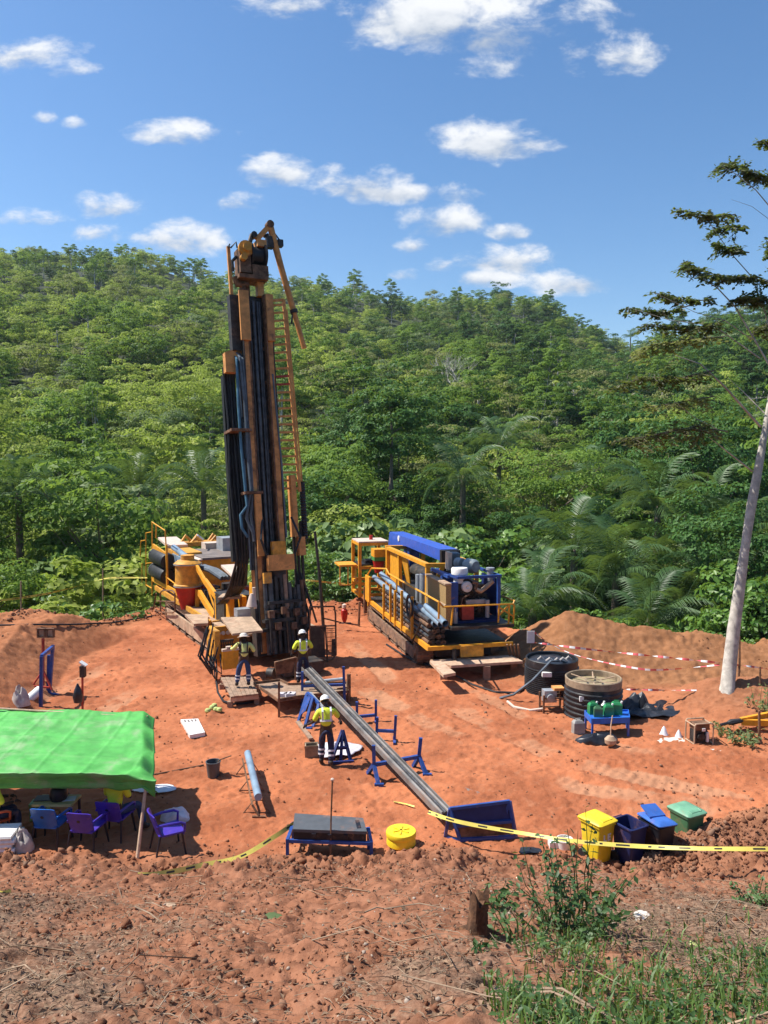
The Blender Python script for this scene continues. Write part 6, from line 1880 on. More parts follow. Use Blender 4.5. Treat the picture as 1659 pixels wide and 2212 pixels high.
ground_tube('cable', [(-20, 1354), (60, 1352), (150, 1352), (240, 1348), (335, 1332)], .035, 'black_rubber', 'black cable running over the soil rim from the left edge to the rig', 'cable')
ground_tube('cable', [(325, 1678), (370, 1670), (440, 1656)], .022, 'rusty', 'thin dark cable on the pad running to the grey bucket', 'cable')
ground_tube('hose', [(835, 1395), (870, 1418), (900, 1432), (930, 1440), (960, 1442)], .04, 'black_rubber', 'black hose curving along the track of the compressor carrier', 'hose')
ground_tube('hose', [(985, 1462), (1020, 1482), (1070, 1498), (1115, 1500), (1140, 1488)], .035, 'black_rubber', 'black hose lying between the wood platform and the first water tank', 'hose')
# lights and frames far left
def g0(px, py):
    p = G(px, py); return Vector((p.x, p.y, hz(p.x, p.y)))
c = g0(92, 1486); dp = c.y
lt = thing('light_stand', 'red tripod work light with twin square lamps on the left bank', 'work light', c)
P = lambda px, py, dd=0: D(px, py, dp + dd) - c
mb = MB(); mb.tube([P(93, 1480), P(93, 1379)], .05, 8); part('mast', mb, 'red_dull', lt)
for px, py, dd in ((64, 1484, -.2), (112, 1486, -.2), (95, 1478, .6)):
    e = P(px, py, dd); e.z = 0 if dd < 0 else .1; mb = MB(); mb.bar(P(93, 1448), e, .05, .05); part('leg', mb, 'red_dull', lt)
mb = MB(); mb.bar(P(70, 1482, -.2), P(106, 1485, -.2), .05, .05); part('brace', mb, 'red_dull', lt)
for x0 in (81, 100):
    a, b = P(x0, 1377), P(x0 + 17, 1357)
    mb = MB()
    mb.box(a.x, a.x + .04, -.05, .05, a.z, b.z); mb.box(b.x - .04, b.x, -.05, .05, a.z, b.z); mb.box(a.x + .04, b.x - .04, -.05, .05, a.z, a.z + .04); mb.box(a.x + .04, b.x - .04, -.05, .05, b.z - .04, b.z)
    lm = part('lamp', mb, 'rusty', lt)
    mb = MB(); mb.box(a.x + .05, b.x - .05, .0, .02, a.z + .05, b.z - .05); part('lamp_glass', mb, 'tan_plate', lm)
c = g0(90, 1528); dp = c.y
fr = thing('lifting_frame', 'tall blue steel frame standing behind the green shelter', 'frame', c)
P = lambda px, py, dd=0: D(px, py, dp + dd) - c
dB = g0(110, 1497).y - dp
for nm, a, b in (('upright', P(88, 1534), P(90, 1417)), ('upright', P(107, 1498, dB), P(114, 1398, dB)), ('upright', P(104, 1497, dB + .1), P(106, 1415, dB + .1)), ('top_beam', P(90, 1417), P(115, 1396, dB)), ('foot', P(94, 1497, dB), P(127, 1502, dB))):
    mb = MB(); mb.bar(a, b, .09, .09); part(nm, mb, 'blue_steel', fr)
c = g0(70, 1516); mb = MB(); mb.tube([D(56, 1516, c.y) , D(86, 1490, c.y + .5)], .14, 12); solo('plastic_roll', mb, 'white_paint', 'white roll leaning on the blue frame behind the shelter', 'roll')
c = g0(45, 1522); sack('plastic_sack', 'grey_bag', 'pale sack lying beside the white roll behind the shelter', 'sack', c, .26, .22, .42, 9, .3, .8)
c = g0(178, 1540); dp = c.y
pl = thing('lamp_post', 'thin red post with a hooded lamp and a hanging black bag', 'lamp post', c)
P = lambda px, py: D(px, py, dp) - c
mb = MB(); mb.tube([Vector((0, 0, -.2)), P(178, 1460)], .035, 8); part('post', mb, 'red_dull', pl)
mb = MB(); a, b = P(174, 1462), P(184, 1438); mb.box(a.x, b.x, -.08, .08, a.z, b.z); lp = part('lamp', mb, 'dark_steel', pl)
mb = MB(); mb.bar(P(173, 1429), P(187, 1438), .2, .035); part('lamp_hood', mb, 'white_paint', lp)
bgp = P(171, 1497); mb = MB(); mb.lathe(bgp - Vector((0, .1, .28)), [(.02, 0), (.12, .03), (.15, .2), (.10, .42), (.02, .6)], 12); solo('bag', mb.xform(Matrix.Translation(c)), 'black_sheet', 'black bag hanging on the thin red lamp post', 'bag')
# --- platform, trays in front of the rig
Z5 = lambda x, y, z: Z(453.6 + .1888 * x, 1269 + .1888 * y, z)
q = [Z5(235, 1250, .38), Z5(555, 1212, .38), Z5(480, 1018, .38), Z5(120, 1028, .38)]
c = (q[0] + q[1] + q[2] + q[3]) / 4
pt = thing('timber_platform', 'wooden plank platform under the worker at the console', 'platform', (c.x, c.y, 0))
for k in range(7):
    s0, s1 = k / 7 + .006, (k + 1) / 7 - .006
    dz = Vector((0, 0, random.uniform(-.008, .008)))
    mb = MB(); mb.slab([q[0].lerp(q[1], s0) - Vector((c.x, c.y, 0)) + dz, q[0].lerp(q[1], s1) - Vector((c.x, c.y, 0)) + dz, q[3].lerp(q[2], s1) - Vector((c.x, c.y, 0)) + dz, q[3].lerp(q[2], s0) - Vector((c.x, c.y, 0)) + dz], .05); part('plank', mb, 'wood_grey', pt)
for t_ in (.04, .5, .96):
    mb = MB(); mb.bar(q[0].lerp(q[3], t_) - Vector((c.x, c.y, .12)), q[1].lerp(q[2], t_) - Vector((c.x, c.y, .12)), .12, .12); part('bearer', mb, 'wood', pt)
for t_ in (.06, .94):
    for s in (0, 1):
        p = (q[0].lerp(q[3], t_) if s == 0 else q[1].lerp(q[2], t_)) - Vector((c.x, c.y, 0)); mb = MB(); mb.box(p.x * .95 - .08, p.x * .95 + .08, p.y - .08, p.y + .08, -.03, .2); part('block', mb, 'wood_grey', pt)
q = [Z5(780, 1302, .42), Z5(1010, 1262, .42), Z5(1585, 1200, .42), Z5(1560, 1100, .42), Z5(900, 1118, .42), Z5(800, 1070, .42), Z5(500, 1108, .42)]
c = sum(q, Vector()) / len(q)
sp = thing('steel_tray', 'broad muddy steel tray on legs in front of the mast', 'tray', (c.x, c.y, 0))
lo = lambda p: Vector(p) - Vector((c.x, c.y, 0))
mb = MB(); mb.slab([lo(p) for p in q], .03); part('tray_plate', mb, 'wood_grey', sp)
mb = MB()
for i in range(len(q)): mb.bar(lo(q[i]) + Vector((0, 0, .03)), lo(q[(i + 1) % len(q)]) + Vector((0, 0, .03)), .03, .09)
part('tray_rim', mb, 'rusty', sp)
for x, y0, y1 in ((790, 1080, 1475), (545, 1110, 1330), (1600, 990, 1280), (1340, 1100, 1250)):
    g = G(453.6 + .1888 * x, 1269 + .1888 * y1); tp = D(453.6 + .1888 * x, 1269 + .1888 * y0, g.y)
    mb = MB(); mb.bar(lo(g) - Vector((0, 0, .05)), lo(tp), .06, .06); part('leg', mb, 'rusty', sp)
for k in range(3):
    c2 = Z5(840 + 50 * k, 1235, .45); mb = MB(); mb.box(-.12, .12, -.09, .09, 0, .1); solo('sample_bag', mb, 'white_bag', 'white sample bag lying on the muddy steel tray', 'bag', 'white bags on the steel tray', (c2.x, c2.y, .43), k * .7)
mb = MB(); mb.tube([Z5(1090, 1090, .62), Z5(1520, 1045, .75)], .05, 8); solo('steel_bar', mb, 'galv', 'grey steel bar between the two tall blue posts at the far tray end', 'bar')
# --- long grey tube tray
A, B_ = D(661, 1447, 24.6), D(968, 1768, 15.55)
lt = thing('core_tube_tray', 'very long grey steel tray carrying tubes, sloping down to the blue rack', 'tray', ((A.x + B_.x) / 2, (A.y + B_.y) / 2, 0))
o0 = Vector(((A.x + B_.x) / 2, (A.y + B_.y) / 2, 0)); A0, B0 = A - o0, B_ - o0
d = (B0 - A0).normalized(); side = d.cross(Vector((0, 0, 1))).normalized()
mb = MB(); mb.bar(A0, B0, .27, .03); part('tray_bottom', mb, 'grey_tray', lt)
for s in (-1, 1):
    mb = MB(); mb.bar(A0 + side * s * .145 + Vector((0, 0, .05)), B0 + side * s * .145 + Vector((0, 0, .05)), .022, .13); part('tray_side', mb, 'grey_tray', lt)
for k, s in enumerate((-.085, 0.0, .085)):
    mb = MB(); mb.tube([A0.lerp(B0, .004 + .01 * k) + side * s + Vector((0, 0, .07)), B0.lerp(A0, .01) + side * s + Vector((0, 0, .07))], .038, 8); part('core_tube', mb, 'rod_steel' if k == 1 else 'grey_tray', lt)
mb = MB(); mb.bar(Z(668, 1496, .62), Z(700, 1533, .40), .14, .03); solo('steel_channel', mb, 'galv', 'short grey channel leaning on the blue rack behind the stooping worker', 'channel')
# --- blue stands
def frame_thing(name, label, cat, c, bars, mat='blue_steel', group=None, w=.075):
    t = thing(name, label, cat, (c.x, c.y, hz(c.x, c.y)), 0, group)
    o_ = Vector(t.location)
    for nm, a, b in bars:
        mb = MB(); mb.bar(Vector(a) - o_, Vector(b) - o_, w, w); part(nm, mb, mat, t)
    return t
f1, f2, f3, f4 = g0(818, 1698), g0(795, 1670), g0(922, 1676), g0(893, 1655)
dl, dr = (f1.y + f2.y) / 2, (f3.y + f4.y) / 2
tl, kl = D(807, 1610, dl), D(808, 1652, dl); tr_, kr = D(909, 1594, dr), D(905, 1634, dr)
frame_thing('pipe_stand', 'large blue trestle with two posts crossing under the long tray', 'stand', (f1 + f3) / 2, [('post', kl, tl), ('post', kr, tr_), ('crossbar', kl, kr), ('leg', kl, f1), ('leg', kl, f2), ('leg', kr, f3), ('leg', kr, f4), ('foot', f1 - Vector((.1, 0, -.02)), f1 + Vector((.12, 0, .02))), ('foot', f3 - Vector((.1, 0, -.02)), f3 + Vector((.12, 0, .02)))], group='blue pipe stands', w=.085)
def hstand(label, l_top, l_bot, r_top, r_bot, bar):
    gl, gr = g0(*l_bot), g0(*r_bot)
    tl, tr2 = D(l_top[0], l_top[1], gl.y), D(r_top[0], r_top[1], gr.y)
    h = bar
    a, b = gl.lerp(tl, h), gr.lerp(tr2, h)
    frame_thing('pipe_stand', label, 'stand', (gl + gr) / 2, [('post', gl, tl), ('post', gr, tr2), ('crossbar', a, b), ('foot', gl - Vector((0, .25, -.03)), gl + Vector((0, .25, .03))), ('foot', gr - Vector((0, .25, -.03)), gr + Vector((0, .25, .03)))], group='blue pipe stands')
hstand('blue H-shaped stand just behind the middle of the long tray', (771, 1516), (771, 1562), (812, 1512), (812, 1558), .3)
hstand('blue H-shaped stand right of the long tray, nearest the big trestle', (815, 1549), (813, 1597), (855, 1546), (852, 1602), .4)
hstand('pair of tall blue posts holding up the far end of the long tray', (653, 1451), (653, 1520), (742, 1440), (745, 1526), .55)
gp = g0(752, 1522); mb = MB(); mb.tube([gp - Vector((0, 0, .15)), D(753, 1456, gp.y)], .05, 8); mb.bar(D(728, 1488, gp.y), D(758, 1484, gp.y), .05, .05); solo('steel_post', mb, 'rusty', 'dark rusty post beside the tall right-hand blue post', 'post')
ap = g0(738, 1645); tp = D(740, 1577, ap.y + .35)
frame_thing('a_frame_stand', 'dark blue A-frame stand under the right hand of the stooping worker', 'stand', ap, [('leg', g0(715, 1645), tp), ('leg', g0(757, 1642), tp), ('leg', g0(736, 1642), tp + Vector((0, -.02, 0))), ('crossbar', g0(715, 1645).lerp(tp, .42), g0(757, 1642).lerp(tp, .42)), ('base_bar', g0(709, 1648), g0(764, 1645))], 'blue_dark', 'blue pipe stands', .07)
c = g0(668, 1572); dp = c.y
P = lambda px, py, dd=0: D(px, py, dp + dd)
rk_ = frame_thing('tube_rack', 'leaning blue rack of slanted bars left of the stooping worker', 'rack', c, [('slanted_bar', P(645, 1558, .6), P(664, 1497, .9)), ('slanted_bar', P(658, 1573), P(676, 1507, .4)), ('slanted_bar', P(676, 1570, -.2), P(689, 1520, .2)), ('foot', P(658, 1573), P(674, 1574, -.1)), ('top_bar', P(664, 1497, .9), P(689, 1520, .2))], w=.075)
mb = MB(); qq = [P(648, 1545, .55), P(660, 1535, .35), P(672, 1505, .6), P(660, 1505, .8)]; mb.slab([p - c for p in qq], .03, down=(0, 1, 0)); part('panel', mb, 'blue_steel', rk_)
mb = MB(); mb.bar(g0(643, 1562) + Vector((0, 0, .05)), g0(672, 1600) + Vector((0, 0, .05)), .12, .05); solo('timber_batten', mb, 'wood_grey', 'grey batten on the ground along the leaning blue rack', 'timber')
c = g0(673, 1632)
cr = thing('crate', 'grey-brown crate on the pad at the left side of the stooping worker', 'crate', (c.x, c.y, c.z), .1)
mb = MB(); mb.box(-.17, .17, -.13, .13, 0, .03); mb.box(-.17, -.14, -.13, .13, .03, .3); mb.box(.14, .17, -.13, .13, .03, .3); mb.box(-.14, .14, -.13, -.10, .03, .3); mb.box(-.14, .14, .10, .13, .03, .3); part('crate_body', mb, 'tank_rim', cr)
mb = MB(); mb.box(-.18, .18, -.14, -.131, .24, .31); mb.box(-.18, .18, .131, .14, .24, .31); part('crate_rim', mb, 'tank_rim', cr)
# --- black box on a low blue bench
ZB = .58
q = [Z(634, 1796, ZB), Z(791, 1801, ZB), Z(783, 1772, ZB), Z(638, 1762, ZB)]
c = sum(q, Vector()) / 4
bn = thing('low_bench', 'low blue steel bench under a flat black box near the slope', 'bench', (c.x, c.y, hz(c.x, c.y)))
ob = Vector(bn.location); lo = lambda p, z: Vector((p.x - ob.x, p.y - ob.y, z))
ex = (q[1] - q[0]).normalized()
qq = [q[0] - ex * .12, q[1] + ex * .10, q[2] + ex * .12, q[3] - ex * .05]
for i in range(4):
    mb = MB(); mb.bar(lo(qq[i], .36), lo(qq[(i + 1) % 4], .36), .06, .06); part('bench_rail', mb, 'blue_steel', bn)
    mb = MB(); mb.bar(lo(qq[i], -.05), lo(qq[i], .40), .06, .06); part('leg', mb, 'blue_steel', bn)
bb = thing('storage_case', 'flat black plastic case lying on the low blue bench', 'case', (c.x, c.y, ob.z + .392))
mb = MB(); mb.slab([lo(p, .14) for p in q], .14); part('case_base', mb, 'bin_black', bb)
mb = MB(); mb.slab([lo(p, .20) * Vector((1.02, 1.02, 1)) if False else Vector((lo(p, 0).x * 1.02, lo(p, 0).y * 1.02, .20)) for p in q], .058); lid = part('case_lid', mb, 'box_grey', bb)
mb = MB(); a = lo(q[1].lerp(q[2], .2), .203) - ex * .12; b = lo(q[1].lerp(q[2], .8), .203) - ex * .12; mb.bar(a, b, .08, .006); part('lid_recess', mb, 'bin_black', lid)
for t_ in (.28, .5, .72):
    p = lo(q[0].lerp(q[1], t_), .1); mb = MB(); mb.box(p.x - .04, p.x + .04, p.y - .035, p.y - .001, .05, .13); part('latch', mb, 'chair_legs', bb)
g = G(713, 1853); mb = MB(); mb.tube([g - Vector((0, 0, .3)), D(715, 1770, g.y), D(718, 1686, g.y)], .018, 6); st = solo('steel_stake', mb, 'rusty', 'thin rusty steel rod planted in front of the black case', 'stake')
mb = MB(); tpt = D(718, 1686, g.y) - Vector(st.location); mb.lathe(tpt, [(.03, 0), (.035, .03), (.01, .05)], 8); part('stake_cap', mb, 'pale_hood', st)
c = g0(867, 1836)
yl = thing('yellow_drum', 'squat round yellow drum with a cross on its lid', 'drum', (c.x, c.y + .25, c.z))
mb = MB(); mb.lathe((0, 0, 0), [(.27, 0), (.29, .02), (.285, .16), (.275, .18)], 28); part('drum_body', mb, 'yellow_plastic', yl)
mb = MB(); mb.lathe((0, 0, 0), [(.295, .17), (.30, .18), (.30, .25), (.29, .27), (.02, .275)], 28); ld = part('drum_lid', mb, 'yellow_plastic', yl)
for k in range(3):
    mb = MB(); an = .4 + k * math.pi / 3; mb.bar((-.17 * math.cos(an), -.17 * math.sin(an), .28), (.17 * math.cos(an), .17 * math.sin(an), .28), .035, .02); part('lid_rib', mb, 'yellow_plastic', ld)
# --- blue A-shaped rack at the lower end of the tray
fl, frt, flb = g0(996, 1821), g0(1116, 1816), g0(961, 1812)
frb = frt + (flb - fl)
al, ar = D(972, 1747, (fl.y + flb.y) / 2), D(1101, 1731, (frt.y + frb.y) / 2)
bt = thing('blue_rack', 'blue A-shaped steel rack with two panels at the lower end of the long tray', 'rack', (fl + frt) / 2)
ob = Vector(bt.location)
for nm, a, b in (('leg', fl, al), ('leg', flb, al), ('leg', frt, ar), ('leg', frb, ar), ('top_bar', al, ar), ('mid_bar', fl.lerp(al, .5), frt.lerp(ar, .5)), ('bottom_bar', fl.lerp(al, .1), frt.lerp(ar, .1)), ('end_bar', fl.lerp(al, .06), flb.lerp(al, .06)), ('end_bar', frt.lerp(ar, .06), frb.lerp(ar, .06))):
    mb = MB(); mb.bar(a - ob, b - ob, .06, .06); part(nm, mb, 'blue_steel', bt)
for t0, t1, mt in ((.53, .96, 'blue_dark'), (.14, .47, 'rusty')):  # lower panel coloured brown to imitate the soil reflected in it
    mb = MB(); mb.slab([fl.lerp(al, t0) - ob + Vector((.03, .03, 0)), frt.lerp(ar, t0) - ob + Vector((-.03, .03, 0)), frt.lerp(ar, t1) - ob + Vector((-.03, .03, 0)), fl.lerp(al, t1) - ob + Vector((.03, .03, 0))], .025, down=(0, 1, 0)); part('panel', mb, mt, bt)

# ---------------------------------------------------------------- bins
def wheelie_bin(label, top_px, rot, body_m, lid_m, lid):
    p = Z(top_px[0], top_px[1], .84)
    t = thing('wheelie_bin', label, 'bin', (p.x, p.y, -.02), rot, 'wheelie bins in a row')
    t.scale = (.94, .94, .90)
    def ring(w, d_, z, r=.05):
        pts = []
        for cx, cy, a0 in ((w - r, d_ - r, 0), (-w + r, d_ - r, 90), (-w + r, -d_ + r, 180), (w - r, -d_ + r, 270)):
            for k in range(4):
                a = math.radians(a0 + 30 * k); pts.append((cx + r * math.cos(a), cy + r * math.sin(a), z))
        return pts
    def loft(rings, cap0=True, cap1=True):
        n = len(rings[0]); vs = [p_ for r_ in rings for p_ in r_]; fs = []
        for i in range(len(rings) - 1):
            for k in range(n): fs.append((i * n + k, i * n + (k + 1) % n, (i + 1) * n + (k + 1) % n, (i + 1) * n + k))
        if cap0: fs.append(tuple(range(n - 1, -1, -1)))
        if cap1: fs.append(tuple((len(rings) - 1) * n + k for k in range(n)))
        return vs, fs
    mb = MB(); mb.add(*loft([ring(.19, .20, .03), ring(.215, .24, .45), ring(.235, .27, .84), ring(.245, .28, .845), ring(.245, .28, .875), ring(.222, .258, .875), ring(.20, .225, .5), ring(.175, .19, .06)], True, True)); body = part('bin_body', mb, body_m, t)
    mb = MB()
    mb.add(*loft([ring(.262, .297, .84), ring(.262, .297, .872), ring(.247, .282, .876), ring(.247, .282, .845)], False, False)); part('bin_rim', mb, body_m, body)
    mb = MB(); mb.tube([(-.17, .30, .80), (-.17, .37, .84), (.17, .37, .84), (.17, .30, .80)], .018, 6); part('handle', mb, body_m, t)
    for sx in (-1, 1):
        mb = MB(); mb.lathe((sx * .22, .17, .12), [(.02, -.03), (.11, -.03), (.12, -.01), (.12, .01), (.11, .03), (.02, .03)], 16, axis=(1, 0, 0)); part('wheel', mb, 'black_rubber', t)
    if lid:
        mb = MB(); mb.add(*loft([ring(.268, .30, .0), ring(.275, .31, .012), ring(.275, .31, .035), ring(.24, .27, .07), ring(.16, .18, .095), ring(.13, .15, .097)], True, True))
        if lid == 'shut': mb.xform(Matrix.Translation((0, 0, .878)))
        else: mb.xform(Matrix.Translation((-.02, .0, .90)) @ Matrix.Rotation(math.radians(4), 4, 'X') @ Matrix.Rotation(math.radians(7), 4, 'Y') @ Matrix.Scale(.8, 4, (0, 0, 1)))
        ld = part('bin_lid', mb, lid_m, t)
        if lid == 'ajar':       # the front half of the lid is folded up over the rim
            mb = MB(); mb.slab([(-.25, -.02, 1.03), (.20, -.02, .97), (.18, .24, 1.12), (-.24, .24, 1.18)], .03); part('lid_flap', mb, lid_m, ld)
        else:
            mb = MB(); mb.tube([(-.14, -.16, .972), (-.14, -.25, .955), (.14, -.25, .955), (.14, -.16, .972)], .014, 5); part('lid_grip', mb, lid_m, ld)
    return t, body
yb, ybody = wheelie_bin('yellow wheelie bin with closed lid and white letters', (1291, 1763), math.radians(34), 'yellow_plastic', 'yellow_plastic', 'shut')
mb = MB()
y0 = -.243 - .012
for x0, rects in ((-.11, ((0, .03, 0, .15), (.03, .08, 0, .035))), (.01, ((0, .03, 0, .15), (.03, .09, 0, .03), (.03, .075, .06, .09), (.03, .09, .12, .15)))):
    for a, b, c_, d_ in rects: mb.box(x0 + a, x0 + b, y0 - .012, y0 + .004, .52 + c_, .52 + d_)
part('white_letters', mb, 'white_paint', ybody)
wheelie_bin('open navy bin without a lid between the yellow and the black bin', (1360, 1768), math.radians(30), 'bin_navy', 'bin_navy', None)
wheelie_bin('black bin with its bright blue lid askew', (1421, 1765), math.radians(28), 'bin_black', 'bin_blue', 'ajar')
wheelie_bin('green wheelie bin with a pale green lid beside the soil heap', (1484, 1744), math.radians(26), 'bin_green', 'lid_green', 'shut')
c = g0(1222, 1838); mb = MB(); mb.lathe((0, 0, 0), [(.13, 0), (.16, .2), (.165, .2), (.165, .22), (.15, .22), (.12, .02)], 18, cap=False); mb.lathe((0, 0, .01), [(.002, 0), (.125, 0)], 18, cap=False); mb.box(-.3, -.05, -.05, .15, 0, .16); solo('white_tub', mb, 'white_paint', 'small dusty white tub on the ground left of the yellow bin', 'tub', None, (c.x, c.y + .1, c.z - .02))
c = g0(1146, 1841); sheet('black_rag', 'black_sheet', 'small black plastic scrap on the soil below the blue rack', 'scrap', c, .22, .12, 21, 0, .08)

# ---------------------------------------------------------------- tanks, table, generator on the right
Z4 = lambda x, y: (1080 + .349 * x, 1296 + .349 * y)
def water_tank(label, px, rx, yc_top, depth, mats, n_rib):
    c = D(px, yc_top, depth); r = rx / PX_F * depth; h = c.z
    t = thing('water_tank', label, 'water tank', (c.x, c.y, -.02), 0, 'ribbed black water tanks')
    prof = [(r * .02, .0), (r * 1.0, 0), (r * 1.03, .03)]
    for i in range(n_rib):
        z0 = .04 + (h - .28) * i / n_rib; dz = (h - .28) / n_rib
        prof += [(r * 1.03, z0), (r * 1.03, z0 + dz * .25), (r * .985, z0 + dz * .4), (r * .985, z0 + dz * .85)]
    prof += [(r * .99, h - .22)]
    mb = MB(); mb.lathe((0, 0, 0), prof, 40, cap=False); part('tank_wall', mb, 'black_plastic', t)
    mb = MB(); mb.lathe((0, 0, 0), [(r * .992, h - .22), (r * 1.0, h - .02), (r * .97, h), (r * .93, h - .02), (r * .93, h - .3)], 40, cap=False); part('tank_rim', mb, mats, t)
    return t, c, r, h
t2, c2, r2, h2 = water_tank('open black ribbed tank with a tan rim, nearer of the two water tanks', 1282, 61, 1460, 22.7, 'tank_rim', 6)
mb = MB(); mb.lathe((0, 0, h2 - .2), [(.01, 0), (r2 * .93, 0)], 36, cap=False); part('tank_water', mb, 'tank_water', t2)
for k in range(6):
    a = k * math.pi / 3 + .3; mb = MB(); mb.bar((r2 * .3 * math.cos(a), r2 * .3 * math.sin(a), h2 - .12), (r2 * .9 * math.cos(a), r2 * .9 * math.sin(a), h2 - .06), .035, .02); part('tank_spoke', mb, 'tan_plate', t2)
for k in range(6):
    a, b = k * math.pi / 3 + .3, (k + 1) * math.pi / 3 + .3; mb = MB(); mb.bar((r2 * .3 * math.cos(a), r2 * .3 * math.sin(a), h2 - .12), (r2 * .3 * math.cos(b), r2 * .3 * math.sin(b), h2 - .12), .04, .025); part('tank_spoke', mb, 'tank_rim', t2)
mb = MB(); mb.box(-.62 * r2 - .06, -.62 * r2 + .06, -.82 * r2 - .01, -.80 * r2 + .05, h2 - .55, h2 - .4); part('tank_label', mb, 'white_paint', t2)
t1, c1, r1, h1 = water_tank('black ribbed tank with torn sheet over its top, beside the carrier', 1192, 57, 1418, 25.2, 'black_plastic', 13)
mb = MB(); mb.lathe((0, 0, h1 - .1), [(.01, .12), (r1 * .5, .06), (r1 * .9, 0)], 24, cap=False)
mb.v = [(x + .05 * math.sin(9 * y), y, z + .1 * float(fbm(x, y, 2.5, 3, 44))) for x, y, z in mb.v]
part('tank_cover', mb, 'black_sheet', t1)
for k, (a, s) in enumerate(((-1.9, .12), (-1.5, .1), (-1.15, .13), (-.7, .1), (-2.4, .1))):
    mb = MB(); mb.tube([(r1 * .7 * math.cos(a) - s, r1 * .7 * math.sin(a), h1 + .02), (r1 * .7 * math.cos(a), r1 * .7 * math.sin(a), h1 + .12), (r1 * .7 * math.cos(a) + s, r1 * .7 * math.sin(a), h1 + .02)], .035, 6); part('cover_fold', mb, 'grey_bag', t1)
mb = MB(); mb.box(-.22 * r1 - .3, -.22 * r1, -1.04 * r1 - .01, -1.0 * r1 + .1, h1 - .42, h1 - .28); part('tank_label', mb, 'white_paint', t1)
# hose over the tank
mb = MB(); mb.tube([Z(1080, 1508, .05), Z(1110, 1500, .25), D(1150, 1470, 24.0), D(1190, 1428, 24.4), D(1215, 1428, 24.7), D(1235, 1436, 25.0)], .04, 7); solo('hose', mb, 'hose_grey', 'grey hose rising from the ground over the rim of the farther tank', 'hose')
mb = MB()
for k in range(4): mb.tube([D(1095 + 8 * k, 1392, 27.2 - .1 * k), Z(1105 + 6 * k, 1428, .3), Z(1135 + 5 * k, 1436 + 2 * k, .05), Z(1165 + 6 * k, 1430, .1)], .035, 6)
solo('hose_coil', mb, 'rusty', 'tangle of brown hoses between the carrier and the farther tank', 'hose')
c = g0(1192, 1535)
pp = thing('pump_unit', 'small grey pump in a steel frame between the two water tanks', 'pump', c, .1)
mb = MB()
for x in (-.32, .32):
    for y in (-.2, .2): mb.bar((x, y, -.03), (x, y, .55), .05, .05)
for z in (.06, .45): mb.bar((-.32, -.2, z), (.32, -.2, z), .04, .04); mb.bar((-.32, .2, z), (.32, .2, z), .04, .04)
part('pump_frame', mb, 'rusty', pp)
mb = MB(); mb.box(-.28, .1, -.15, .15, .3, .66); mb.lathe((-.1, -.15, .45), [(.02, 0), (.12, 0), (.12, -.08), (.02, -.1)], 12, axis=(0, 1, 0)); part('pump_motor', mb, 'galv', pp)
mb = MB(); mb.box(.02, .34, -.16, .16, .662, .74); part('pump_cover', mb, 'jib_orange', pp)
mb = MB(); mb.tube([Vector((-.3, -.1, .1)), Vector((-.7, -.05, .05)), Vector((-1.1, .3, .05)), Vector((-1.2, .7, .1))], .045, 7); part('pump_hose', mb, 'pale_hood', pp)
ZJ = .50
q = [Z(1278, 1556, ZJ), Z(1360, 1553, ZJ), Z(1357, 1536, ZJ), Z(1263, 1538, ZJ)]
c = sum(q, Vector()) / 4
bt = thing('blue_table', 'bright blue steel table carrying green jerrycans by the nearer tank', 'table', (c.x, c.y, 0))
lo = lambda p: Vector((p.x - c.x, p.y - c.y, 0))
mb = MB(); mb.slab([lo(p) + Vector((0, 0, ZJ)) for p in q], .03); part('table_top', mb, 'table_blue', bt)
for i in range(4):
    mb = MB(); mb.bar(lo(q[i]) + Vector((0, 0, ZJ - .03)), lo(q[(i + 1) % 4]) + Vector((0, 0, ZJ - .03)), .02, .16); part('table_apron', mb, 'table_blue', bt)
    mb = MB(); p = lo(q[i]) * .95; mb.bar(p + Vector((0, 0, -.03)), p + Vector((0, 0, ZJ - .1)), .05, .05); part('leg', mb, 'table_blue', bt)
def jerrycan(label, pos, rot, mat, group=None, s=1.0):
    t = thing('jerrycan', label, 'jerrycan', pos, rot, group)
    t.scale = (s, s, s)
    mb = MB(); mb.box(-.14, .14, -.09, .09, 0, .27); mb.add([(-.14, -.09, .27), (.14, -.09, .27), (.14, .09, .27), (-.14, .09, .27), (-.10, -.06, .33), (.08, -.06, .33), (.08, .06, .33), (-.10, .06, .33)], [(0, 1, 5, 4), (1, 2, 6, 5), (2, 3, 7, 6), (3, 0, 4, 7), (4, 5, 6, 7)]); part('can_body', mb, mat, t)
    mb = MB(); mb.tube([(-.06, 0, .32), (-.06, 0, .37), (.05, 0, .37), (.08, 0, .31)], .016, 6); part('handle', mb, mat, t)
    mb = MB(); mb.cyl((.11, 0, .29), (.13, 0, .36), .028, 10); part('cap', mb, 'white_paint' if mat == 'jerry_green' else 'bin_black', t)
for (x, y), mat, lab, rt, s in (((575, 703), 'jerry_green', 'green jerrycan at the left end of the blue table', .2, .95), ((607, 722), 'bin_green', 'dark green jerrycan in front on the blue table', -.1, .85), ((670, 716), 'jerry_green', 'bright green jerrycan in the middle of the blue table beside a white can', .1, .95), ((722, 706), 'jerry_green', 'green jerrycan at the right end of the blue table', -.2, 1.05)):
    p = Z(*Z4(x, y), ZJ); jerrycan(lab, (p.x, p.y, ZJ + .002), rt, mat, 'green jerrycans on the blue table', s)
p = Z(*Z4(650, 700), ZJ); mb = MB(); mb.lathe((0, 0, 0), [(.08, 0), (.085, .2), (.03, .27), (.03, .31), (.01, .31)], 12); solo('white_can', mb, 'white_paint', 'white bottle between the green jerrycans on the blue table', 'bottle', None, (p.x, p.y + .1, ZJ + .002))
c = g0(1249, 1583); jerrycan('grey jerrycan on the ground left of the blue table', (c.x, c.y, c.z - .01), .15, 'jerry_grey', None, 1.15)
